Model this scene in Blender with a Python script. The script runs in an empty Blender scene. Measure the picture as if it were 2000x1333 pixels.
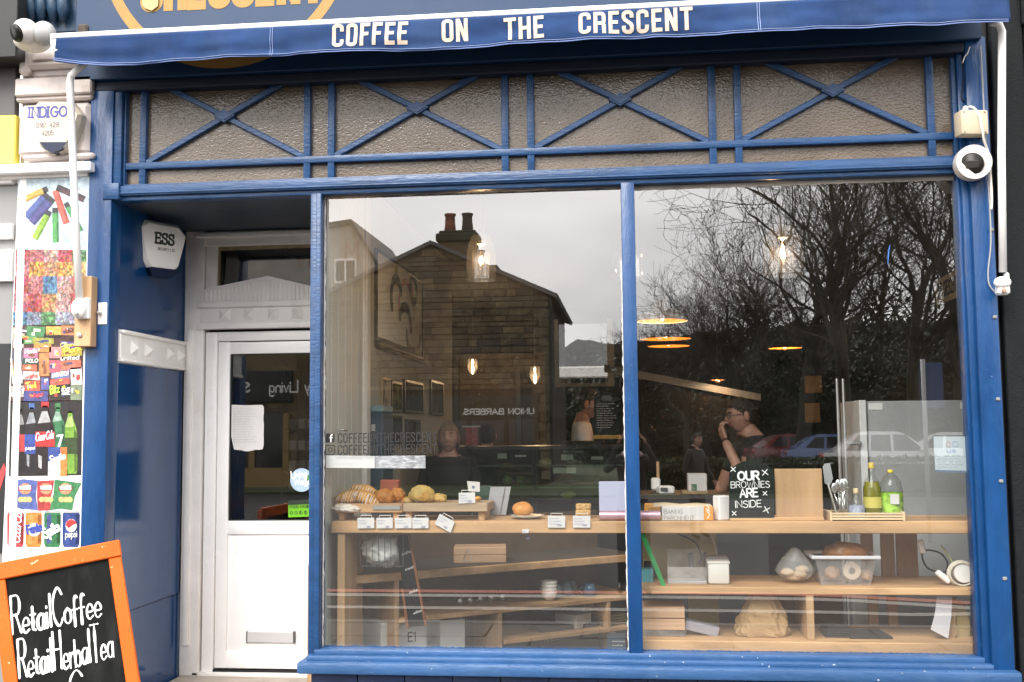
import bpy, bmesh, math, random
from mathutils import Vector, Matrix
from mathutils import noise as mnoise
random.seed(11)
PI = math.pi
SC = bpy.context.scene
COL = SC.collection

# ------------------------------------------------------------------ camera
FOC, DIST, CAMH = 2100.0, 5.6, 1.6          # focal length in photo pixels, metres to the glass, lens height
def _rot(yaw, pitch, roll):
    cy, sy, cp, sp = math.cos(yaw), math.sin(yaw), math.cos(pitch), math.sin(pitch)
    f = Vector((-sy*cp, cy*cp, sp)); r = Vector((cy, sy, 0)); u = r.cross(f)
    c, s = math.cos(roll), math.sin(roll)
    return c*r + s*u, -s*r + c*u, f
RT, UP, FW = _rot(math.radians(6.181), math.radians(4.83), math.radians(-0.529))
cd = bpy.data.cameras.new('camera'); cam = bpy.data.objects.new('camera', cd); COL.objects.link(cam)
cd.sensor_width = 36; cd.lens = FOC/2000*36; cd.clip_start = .02; cd.clip_end = 800
cam.matrix_world = Matrix(((RT.x, UP.x, -FW.x, 0), (RT.y, UP.y, -FW.y, -DIST), (RT.z, UP.z, -FW.z, CAMH), (0, 0, 0, 1)))
SC.camera = cam

# ------------------------------------------------------------------ sky, sun, exposure
SUN_EL, SUN_AZ = math.radians(43), math.radians(200)
w = bpy.data.worlds.new('World'); SC.world = w; w.use_nodes = True
nt = w.node_tree; nt.nodes.clear()
def _n(t, k, **a):
    n = t.nodes.new(k)
    for x, v in a.items(): setattr(n, x, v)
    return n
wo = _n(nt, 'ShaderNodeOutputWorld'); bg = _n(nt, 'ShaderNodeBackground'); bg.inputs[1].default_value = .1
sky = _n(nt, 'ShaderNodeTexSky', sky_type='NISHITA', sun_disc=False, sun_elevation=SUN_EL, sun_rotation=SUN_AZ)
tc = _n(nt, 'ShaderNodeTexCoord'); mp = _n(nt, 'ShaderNodeMapping'); mp.inputs['Scale'].default_value = (1, 1, 2.2)
mp.inputs['Location'].default_value = (.2, 2.3, .4)
nz = _n(nt, 'ShaderNodeTexNoise'); nz.inputs['Scale'].default_value = 1.9; nz.inputs['Detail'].default_value = 5; nz.inputs['Roughness'].default_value = .5
rp = _n(nt, 'ShaderNodeValToRGB')
rp.color_ramp.elements[0].position = .34; rp.color_ramp.elements[0].color = (.47, .465, .465, 1)
rp.color_ramp.elements[1].position = .66; rp.color_ramp.elements[1].color = (1, .978, .955, 1)
mu = _n(nt, 'ShaderNodeVectorMath', operation='SCALE'); mu.inputs['Scale'].default_value = 13
mx = _n(nt, 'ShaderNodeMixRGB'); mx.inputs[0].default_value = .93
L = nt.links
L.new(tc.outputs['Generated'], mp.inputs[0]); L.new(mp.outputs[0], nz.inputs['Vector']); L.new(nz.outputs[0], rp.inputs[0])
L.new(rp.outputs[0], mu.inputs[0]); L.new(sky.outputs[0], mx.inputs[1]); L.new(mu.outputs[0], mx.inputs[2])
L.new(mx.outputs[0], bg.inputs[0]); L.new(bg.outputs[0], wo.inputs[0])
sd = bpy.data.lights.new('sun', 'SUN'); sd.energy = 1.4; sd.angle = math.radians(30); sd.color = (1, .96, .91)
so = bpy.data.objects.new('sun', sd); COL.objects.link(so)
_d = Vector((math.sin(SUN_AZ)*math.cos(SUN_EL), math.cos(SUN_AZ)*math.cos(SUN_EL), math.sin(SUN_EL)))
so.rotation_euler = _d.to_track_quat('Z', 'Y').to_euler(); so.location = _d*50
vs = SC.view_settings; vs.view_transform = 'Standard'; vs.look = 'None'; vs.gamma = 1; vs.exposure = 1.88
SC.display_settings.display_device = 'sRGB'
cy_ = SC.cycles
cy_.max_bounces = 8; cy_.diffuse_bounces = 4; cy_.glossy_bounces = 4; cy_.transparent_max_bounces = 16; cy_.transmission_bounces = 6
cy_.use_denoising = True; cy_.caustics_reflective = False; cy_.caustics_refractive = False; cy_.sample_clamp_indirect = 6
cy_.use_adaptive_sampling = True; cy_.adaptive_threshold = .015

# ------------------------------------------------------------------ places: a photo point on the plane y = Y
def P(px, py, Y=0.):
    d = FW*FOC + RT*(px-1000) - UP*(py-666.5); t = (Y+DIST)/d.y
    return Vector((t*d.x, Y, CAMH+t*d.z))
GLASS_Y = .03
def RP(px, py, total, gy=GLASS_Y):           # a point across the street that shows mirrored in the glass
    q = P(px, py, total-DIST); return Vector((q.x, 2*gy-q.y, q.z))

# ------------------------------------------------------------------ objects
WL = {}
def tag(o, label=None, cat=None, group=None, kind=None):
    if label: o['label'] = label
    if cat: o['category'] = cat
    if group: o['group'] = group
    if kind: o['kind'] = kind
    return o
def T(name, label, cat, loc, group=None):
    o = bpy.data.objects.new(name, None); COL.objects.link(o); o.location = loc; o.empty_display_size = .1
    WL[o.name] = Vector(loc); return tag(o, label, cat, group)
def ob(name, g, m=None, parent=None, smooth=False, mats=None, mi=None, col=None):
    vs_, fs = g
    if not vs_: vs_ = [(0, 0, 0)]
    if parent is not None: base = WL[parent.name].copy()
    else:
        xs = [v[0] for v in vs_]; ys = [v[1] for v in vs_]; zs = [v[2] for v in vs_]
        base = Vector(((min(xs)+max(xs))/2, (min(ys)+max(ys))/2, min(zs)))
    me = bpy.data.meshes.new(name)
    me.from_pydata([(v[0]-base.x, v[1]-base.y, v[2]-base.z) for v in vs_], [], fs); me.validate()
    for k in (mats or [m]): me.materials.append(k)
    if mi:
        for p, i in zip(me.polygons, mi): p.material_index = i
    if col:
        a = me.color_attributes.new('Col', 'FLOAT_COLOR', 'CORNER')
        for p in me.polygons:
            for li in p.loop_indices: a.data[li].color = (*col[p.index], 1)
    if smooth:
        for p in me.polygons: p.use_smooth = True
    o = bpy.data.objects.new(name, me); COL.objects.link(o)
    if parent is not None: o.parent = parent; WL[o.name] = base
    else: o.location = base; WL[o.name] = base
    if smooth == 'auto':
        bm = bmesh.new(); bm.from_mesh(me)
        for e in bm.edges:
            if len(e.link_faces) == 2 and e.calc_face_angle(0) > .6: e.smooth = False
        bm.to_mesh(me); bm.free()
    return o
def dup(o, off, label=None, parent=None):
    c = o.copy(); COL.objects.link(c)
    if parent is None: c.location = Vector(o.location)+Vector(off); WL[c.name] = WL[o.name]+Vector(off)
    else: c.parent = parent; WL[c.name] = WL[parent.name]
    if label: c['label'] = label
    for ch in [x for x in bpy.data.objects if x.parent == o]: dup(ch, (0, 0, 0), None, c)
    return c

# ------------------------------------------------------------------ shapes: (verts, faces)
def mg(*gs):
    V, F_ = [], []
    for v, f in gs:
        n = len(V); V += [tuple(x) for x in v]; F_ += [tuple(i+n for i in q) for q in f]
    return V, F_
def tf(g, m): return [tuple(m @ Vector(v)) for v in g[0]], g[1]
def bx(x0, x1, y0, y1, z0, z1):
    v = [(x0,y0,z0),(x1,y0,z0),(x1,y1,z0),(x0,y1,z0),(x0,y0,z1),(x1,y0,z1),(x1,y1,z1),(x0,y1,z1)]
    return v, [(0,3,2,1),(4,5,6,7),(0,1,5,4),(1,2,6,5),(2,3,7,6),(3,0,4,7)]
def cb(x0, x1, y0, y1, z0, z1, c=.004, seg=1):
    bm = bmesh.new(); bmesh.ops.create_cube(bm, size=1)
    for v in bm.verts: v.co = Vector((x0+(v.co.x+.5)*(x1-x0), y0+(v.co.y+.5)*(y1-y0), z0+(v.co.z+.5)*(z1-z0)))
    c = min(c, .45*min(abs(x1-x0), abs(y1-y0), abs(z1-z0)))
    bmesh.ops.bevel(bm, geom=list(bm.edges), offset=c, segments=seg, affect='EDGES', profile=.5)
    bm.verts.index_update()
    g = [tuple(v.co) for v in bm.verts], [tuple(v.index for v in f.verts) for f in bm.faces]; bm.free(); return g
def prism(pts, y0, y1):                       # outline in x,z pushed along y (front at y0)
    n = len(pts)
    a = sum(pts[i][0]*pts[(i+1) % n][1]-pts[(i+1) % n][0]*pts[i][1] for i in range(n))
    if a < 0: pts = pts[::-1]
    v = [(x, y0, z) for x, z in pts]+[(x, y1, z) for x, z in pts]
    return v, [tuple(range(n)), tuple(range(2*n-1, n-1, -1))]+[(i+n, (i+1) % n+n, (i+1) % n, i) for i in range(n)]
def flat(pts, y):
    n = len(pts)
    a = sum(pts[i][0]*pts[(i+1) % n][1]-pts[(i+1) % n][0]*pts[i][1] for i in range(n))
    if a < 0: pts = pts[::-1]
    return [(x, y, z) for x, z in pts], [tuple(range(n))]
def lathe(prof, c=(0, 0, 0), n=20, cap=True):
    v, f = [], []
    for r, z in prof:
        for i in range(n): v.append((c[0]+r*math.cos(2*PI*i/n), c[1]+r*math.sin(2*PI*i/n), c[2]+z))
    for k in range(len(prof)-1):
        for i in range(n): f.append((k*n+i, k*n+(i+1) % n, (k+1)*n+(i+1) % n, (k+1)*n+i))
    if cap: f += [tuple(range(n-1, -1, -1)), tuple(range((len(prof)-1)*n, len(prof)*n))]
    return v, f
def tube(pts, r, n=8, cap=True):
    pts = [Vector(p) for p in pts]; v, f = [], []; k = len(pts)
    rs = r if isinstance(r, (list, tuple)) else [r]*k
    prev = None
    for i, p in enumerate(pts):
        d = (pts[min(i+1, k-1)]-pts[max(i-1, 0)])
        d = d.normalized() if d.length > 1e-9 else Vector((0, 0, 1))
        if prev is None:
            a = Vector((0, 0, 1)) if abs(d.z) < .9 else Vector((1, 0, 0)); a = (a-d*a.dot(d)).normalized()
        else:
            a = prev-d*prev.dot(d); a = a.normalized() if a.length > 1e-6 else d.orthogonal().normalized()
        prev = a; b = d.cross(a)
        for j in range(n):
            t = 2*PI*j/n; q = p+(a*math.cos(t)+b*math.sin(t))*rs[i]; v.append(tuple(q))
    for i in range(k-1):
        for j in range(n): f.append((i*n+j, i*n+(j+1) % n, (i+1)*n+(j+1) % n, (i+1)*n+j))
    if cap: f += [tuple(range(n-1, -1, -1)), tuple(range((k-1)*n, k*n))]
    return v, f
def ell(c, r, n=16, m=10, fn=None):
    v, f = [], []
    for i in range(m+1):
        th = PI*i/m
        for j in range(n):
            ph = 2*PI*j/n; d = Vector((math.sin(th)*math.cos(ph), math.sin(th)*math.sin(ph), math.cos(th)))
            q = Vector((d.x*r[0], d.y*r[1], d.z*r[2]))
            if fn: q = fn(d, q)
            v.append((c[0]+q.x, c[1]+q.y, c[2]+q.z))
    for i in range(m):
        for j in range(n): f.append((i*n+j, (i+1)*n+j, (i+1)*n+(j+1) % n, i*n+(j+1) % n))
    return v, f
def smooth_path(pts, k=5, closed=False):
    q = [Vector(p) for p in pts]; n = len(q); out = []
    if n < 3: return q
    for i in range(n if closed else n-1):
        if closed: a, b, c, d = q[i-1], q[i], q[(i+1) % n], q[(i+2) % n]
        else: a, b, c, d = q[max(i-1, 0)], q[i], q[i+1], q[min(i+2, n-1)]
        for j in range(k):
            t = j/k
            out.append(.5*((2*b)+(c-a)*t+(2*a-5*b+4*c-d)*t*t+(3*b-a-3*c+d)*t**3))
    if not closed: out.append(q[-1])
    return out
def pbox(px0, py0, px1, py1, Y, dep, c=.004):  # box whose front face covers a photo rectangle at depth Y
    mx_, my_ = (px0+px1)/2, (py0+py1)/2
    return cb(P(px0, my_, Y).x, P(px1, my_, Y).x, Y, Y+dep, P(mx_, py1, Y).z, P(mx_, py0, Y).z, c)
def ppoly(pts, Y): return [(P(x, y, Y).x, P(x, y, Y).z) for x, y in pts]
def Rz(a, c=(0, 0, 0)): c = Vector(c); return Matrix.Translation(c) @ Matrix.Rotation(a, 4, 'Z') @ Matrix.Translation(-c)
def Rx(a, c=(0, 0, 0)): c = Vector(c); return Matrix.Translation(c) @ Matrix.Rotation(a, 4, 'X') @ Matrix.Translation(-c)
def Ry(a, c=(0, 0, 0)): c = Vector(c); return Matrix.Translation(c) @ Matrix.Rotation(a, 4, 'Y') @ Matrix.Translation(-c)

# ------------------------------------------------------------------ materials
MATS = {}
def mat(name, colr, rough=.5, metal=0., var=0., vs=6., bump=0., bs=60., spec=.5, st=(1, 1, 1), emit=0., ecol=None, coat=0., trans=0., ior=1.45, alpha=1., chip=None, stain=None):
    if name in MATS: return MATS[name]
    m = bpy.data.materials.new(name); m.use_nodes = True; t = m.node_tree; b = t.nodes['Principled BSDF']
    b.inputs['Base Color'].default_value = (*colr, 1); b.inputs['Roughness'].default_value = rough; b.inputs['Metallic'].default_value = metal
    b.inputs['Specular IOR Level'].default_value = spec; b.inputs['Coat Weight'].default_value = coat; b.inputs['Coat Roughness'].default_value = .12
    b.inputs['Transmission Weight'].default_value = trans; b.inputs['IOR'].default_value = ior; b.inputs['Alpha'].default_value = alpha
    if emit: b.inputs['Emission Color'].default_value = (*(ecol or colr), 1); b.inputs['Emission Strength'].default_value = emit
    g = _n(t, 'ShaderNodeNewGeometry'); mpn = _n(t, 'ShaderNodeMapping'); mpn.inputs['Scale'].default_value = st
    t.links.new(g.outputs['Position'], mpn.inputs[0]); out = None
    if var:
        nn = _n(t, 'ShaderNodeTexNoise'); nn.inputs['Scale'].default_value = vs; nn.inputs['Detail'].default_value = 6; nn.inputs['Roughness'].default_value = .62
        t.links.new(mpn.outputs[0], nn.inputs['Vector'])
        cr = _n(t, 'ShaderNodeValToRGB'); e = cr.color_ramp.elements
        e[0].position = .3; e[1].position = .7
        e[0].color = (*[max(0, x*(1-var)) for x in colr], 1); e[1].color = (*[min(1, x*(1+var)) for x in colr], 1)
        t.links.new(nn.outputs[0], cr.inputs[0]); out = cr.outputs[0]
        rr = _n(t, 'ShaderNodeMapRange'); rr.inputs[3].default_value = max(.02, rough-.1); rr.inputs[4].default_value = min(1, rough+.12)
        t.links.new(nn.outputs[0], rr.inputs[0]); t.links.new(rr.outputs[0], b.inputs['Roughness'])
    def over(out, cc, scale, lo, hi, stretch=(1, 1, 1)):
        m2 = _n(t, 'ShaderNodeMapping'); m2.inputs['Scale'].default_value = stretch; t.links.new(g.outputs['Position'], m2.inputs[0])
        n2 = _n(t, 'ShaderNodeTexNoise'); n2.inputs['Scale'].default_value = scale; n2.inputs['Detail'].default_value = 5; n2.inputs['Roughness'].default_value = .6
        t.links.new(m2.outputs[0], n2.inputs['Vector'])
        r2 = _n(t, 'ShaderNodeMapRange'); r2.inputs[1].default_value = lo; r2.inputs[2].default_value = hi; t.links.new(n2.outputs[0], r2.inputs[0])
        x = _n(t, 'ShaderNodeMixRGB'); x.inputs[2].default_value = (*cc, 1); t.links.new(r2.outputs[0], x.inputs[0])
        if out: t.links.new(out, x.inputs[1])
        else: x.inputs[1].default_value = (*colr, 1)
        return x.outputs[0]
    if stain: out = over(out, *stain)
    if chip: out = over(out, *chip)
    if out: t.links.new(out, b.inputs['Base Color'])
    if bump:
        nb = _n(t, 'ShaderNodeTexNoise'); nb.inputs['Scale'].default_value = bs; nb.inputs['Detail'].default_value = 4
        bp = _n(t, 'ShaderNodeBump'); bp.inputs['Strength'].default_value = bump; bp.inputs['Distance'].default_value = .01
        t.links.new(mpn.outputs[0], nb.inputs['Vector']); t.links.new(nb.outputs[0], bp.inputs['Height']); t.links.new(bp.outputs[0], b.inputs['Normal'])
    MATS[name] = m; return m
def glass_mat(name, ior=2.2, tint=(1, 1, 1), rough=0., dirt=.02):
    m = bpy.data.materials.new(name); m.use_nodes = True; t = m.node_tree; t.nodes.clear()
    o = _n(t, 'ShaderNodeOutputMaterial'); tr = _n(t, 'ShaderNodeBsdfTransparent'); tr.inputs[0].default_value = (*tint, 1)
    gl = _n(t, 'ShaderNodeBsdfGlossy'); gl.inputs['Roughness'].default_value = rough; f0 = ((ior-1)/(ior+1))**2
    lw = _n(t, 'ShaderNodeLayerWeight'); lw.inputs[0].default_value = .5      # facing term, the same from both sides
    pw = _n(t, 'ShaderNodeMath', operation='POWER'); pw.inputs[1].default_value = 5
    fr = _n(t, 'ShaderNodeMapRange'); fr.inputs[3].default_value = f0; fr.inputs[4].default_value = 1
    t.links.new(lw.outputs['Facing'], pw.inputs[0]); t.links.new(pw.outputs[0], fr.inputs[0])
    mxs = _n(t, 'ShaderNodeMixShader'); t.links.new(fr.outputs[0], mxs.inputs[0]); t.links.new(tr.outputs[0], mxs.inputs[1]); t.links.new(gl.outputs[0], mxs.inputs[2])
    g = _n(t, 'ShaderNodeNewGeometry'); src = mxs.outputs[0]
    if dirt:                                  # dust film, smears and specks that sit on the pane
        df = _n(t, 'ShaderNodeBsdfDiffuse'); df.inputs[0].default_value = (.75, .73, .7, 1)
        n1 = _n(t, 'ShaderNodeTexNoise'); n1.inputs['Scale'].default_value = 3.5; n1.inputs['Detail'].default_value = 8; n1.inputs['Roughness'].default_value = .7
        n2 = _n(t, 'ShaderNodeTexVoronoi'); n2.inputs['Scale'].default_value = 26
        r1 = _n(t, 'ShaderNodeMapRange'); r1.inputs[1].default_value = .35; r1.inputs[2].default_value = .8; r1.inputs[4].default_value = dirt*2.2
        r2 = _n(t, 'ShaderNodeMapRange'); r2.inputs[1].default_value = .055; r2.inputs[2].default_value = .03; r2.inputs[4].default_value = .35
        n3 = _n(t, 'ShaderNodeTexNoise'); n3.inputs['Scale'].default_value = 2.1
        r3 = _n(t, 'ShaderNodeMapRange'); r3.inputs[1].default_value = .5; r3.inputs[2].default_value = .62
        ml = _n(t, 'ShaderNodeMath', operation='MULTIPLY'); ad = _n(t, 'ShaderNodeMath', operation='ADD')
        for q in (n1, n2, n3): t.links.new(g.outputs['Position'], q.inputs['Vector'])
        t.links.new(n1.outputs[0], r1.inputs[0]); t.links.new(n2.outputs['Distance'], r2.inputs[0]); t.links.new(n3.outputs[0], r3.inputs[0])
        t.links.new(r2.outputs[0], ml.inputs[0]); t.links.new(r3.outputs[0], ml.inputs[1]); t.links.new(r1.outputs[0], ad.inputs[0]); t.links.new(ml.outputs[0], ad.inputs[1])
        m2 = _n(t, 'ShaderNodeMixShader'); t.links.new(ad.outputs[0], m2.inputs[0]); t.links.new(src, m2.inputs[1]); t.links.new(df.outputs[0], m2.inputs[2]); src = m2.outputs[0]
    t.links.new(src, o.inputs[0]); MATS[name] = m; return m
def attr_mat(name, rough=.5, cells=0, amt=.5):
    m = bpy.data.materials.new(name); m.use_nodes = True; t = m.node_tree; b = t.nodes['Principled BSDF']; b.inputs['Roughness'].default_value = rough
    a = _n(t, 'ShaderNodeVertexColor'); a.layer_name = 'Col'; src = a.outputs[0]
    if cells:
        g = _n(t, 'ShaderNodeNewGeometry'); v = _n(t, 'ShaderNodeTexVoronoi'); v.inputs['Scale'].default_value = cells; t.links.new(g.outputs['Position'], v.inputs['Vector'])
        hs = _n(t, 'ShaderNodeHueSaturation'); sp = _n(t, 'ShaderNodeSeparateColor'); t.links.new(v.outputs['Color'], sp.inputs[0])
        for i, (lo, hi) in enumerate(((.5-.05*amt, .5+.05*amt), (1-.3*amt, 1+.2*amt), (1-.75*amt, 1+.5*amt))):
            r = _n(t, 'ShaderNodeMapRange'); r.inputs[3].default_value = lo; r.inputs[4].default_value = hi
            t.links.new(sp.outputs[i], r.inputs[0]); t.links.new(r.outputs[0], hs.inputs[i])
        t.links.new(src, hs.inputs['Color'])
        rd = _n(t, 'ShaderNodeMapRange'); rd.inputs[1].default_value = .0; rd.inputs[2].default_value = .9; rd.inputs[3].default_value = 1.1; rd.inputs[4].default_value = .55
        t.links.new(v.outputs['Distance'], rd.inputs[0])
        ms = _n(t, 'ShaderNodeVectorMath', operation='SCALE'); t.links.new(hs.outputs[0], ms.inputs[0]); t.links.new(rd.outputs[0], ms.inputs['Scale']); src = ms.outputs[0]
    t.links.new(src, b.inputs['Base Color']); MATS[name] = m; return m

BLUE = mat('blue_gloss_paint', (.0045, .044, .145), .32, var=.26, vs=9, bump=.22, bs=70, st=(1, 1, .25), stain=((.010, .058, .165), 9., .55, .8), chip=((.42, .44, .48), 85., .712, .735))
BLUEH = mat('blue_frame_sheen_paint', (.013, .051, .138), .33, var=.28, vs=11, bump=.24, bs=80, st=(.2, 1, 1), stain=((.026, .066, .155), 7., .55, .8), chip=((.5, .5, .52), 80., .72, .74))  # same blue greyed, with the sky's sheen put into the base colour
BLUEW = mat('worn_sill_paint', (.024, .075, .185), .42, var=.2, vs=7, bump=.25, bs=60, st=(.25, 1, 1), stain=((.05, .105, .215), 6., .5, .8), chip=((.72, .7, .66), 55., .70, .715))
BLUED = mat('dark_blue_paint', (.006, .022, .085), .45, var=.25, vs=9, bump=.12, bs=50, chip=((.5, .5, .52), 90., .70, .73))
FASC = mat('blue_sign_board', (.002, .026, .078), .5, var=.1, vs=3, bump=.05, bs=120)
CANVAS = mat('blue_awning_canvas', (.016, .040, .115), .85, var=.22, vs=5, bump=.3, bs=240, spec=.2, stain=((.026, .052, .12), 3., .5, .8, (1.5, 1, .3)))
THREAD = mat('pale_stitching', (.35, .42, .65), .9)
GOLD = mat('gold_lettering', (.33, .185, .042), .55, var=.1, vs=8)
CREAM = mat('cream_lettering', (.50, .40, .325), .7)
WHITE = mat('white_paint', (.83, .80, .775), .4, var=.06, vs=5, bump=.12, bs=50, stain=((.66, .60, .55), 5., .6, .85, (1, 1, .4)))
UPVC = mat('white_door_plastic', (.86, .845, .835), .28, var=.03, vs=3, stain=((.70, .66, .62), 4., .62, .85, (1, 1, .5)))
OLDW = mat('old_white_paint', (.56, .50, .475), .5, var=.08, vs=6, bump=.35, bs=22, stain=((.46, .38, .33), 9., .58, .75), chip=((.22, .17, .13), 24., .685, .70, (1, 1, .5)))
TUBEW = mat('white_awning_metal', (.82, .81, .80), .35, var=.03)
CHAR = mat('charcoal_paint', (.0065, .0075, .0085), .65, spec=.2, var=.3, vs=14, bump=.3, bs=120, chip=((.25, .25, .24), 110., .74, .77))
BLACK = mat('black_rubber', (.008, .008, .009), .5)
DARK = mat('dark_void', (.012, .012, .012), .8)
STEEL = mat('brushed_steel', (.55, .55, .55), .35, metal=.9)
WOOD = mat('pale_pine', (.50, .30, .15), .5, var=.36, vs=9, bump=.08, bs=60, st=(.12, 1, 1), stain=((.27, .14, .06), 7., .57, .78, (.25, 1, 1)))
WOODV = mat('pale_pine_upright', (.46, .285, .15), .5, var=.24, vs=9, bump=.08, bs=60, st=(1, 1, .12))
PLY = mat('brown_board', (.42, .25, .13), .6, var=.15, vs=20, bump=.05, bs=200)
BLUEG = mat('deep_gloss_blue', (.004, .040, .135), .13, var=.14, vs=4, bump=.05, bs=12, st=(1, 1, .3), stain=((.010, .052, .15), 6., .5, .8), chip=((.45, .45, .45), 70., .735, .75))
GLASS = glass_mat('window_glass', 2.8, (.93, .95, .94), 0., .005)
GLASS2 = glass_mat('door_glass', 2.3, (.85, .86, .85), 0., .008)
CLEAR = glass_mat('clear_lamp_glass', 2.2, (.96, .93, .90), .02, .012)
PLAST = glass_mat('cloudy_plastic', 1.3, (.95, .94, .95), .1, .2)
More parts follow.
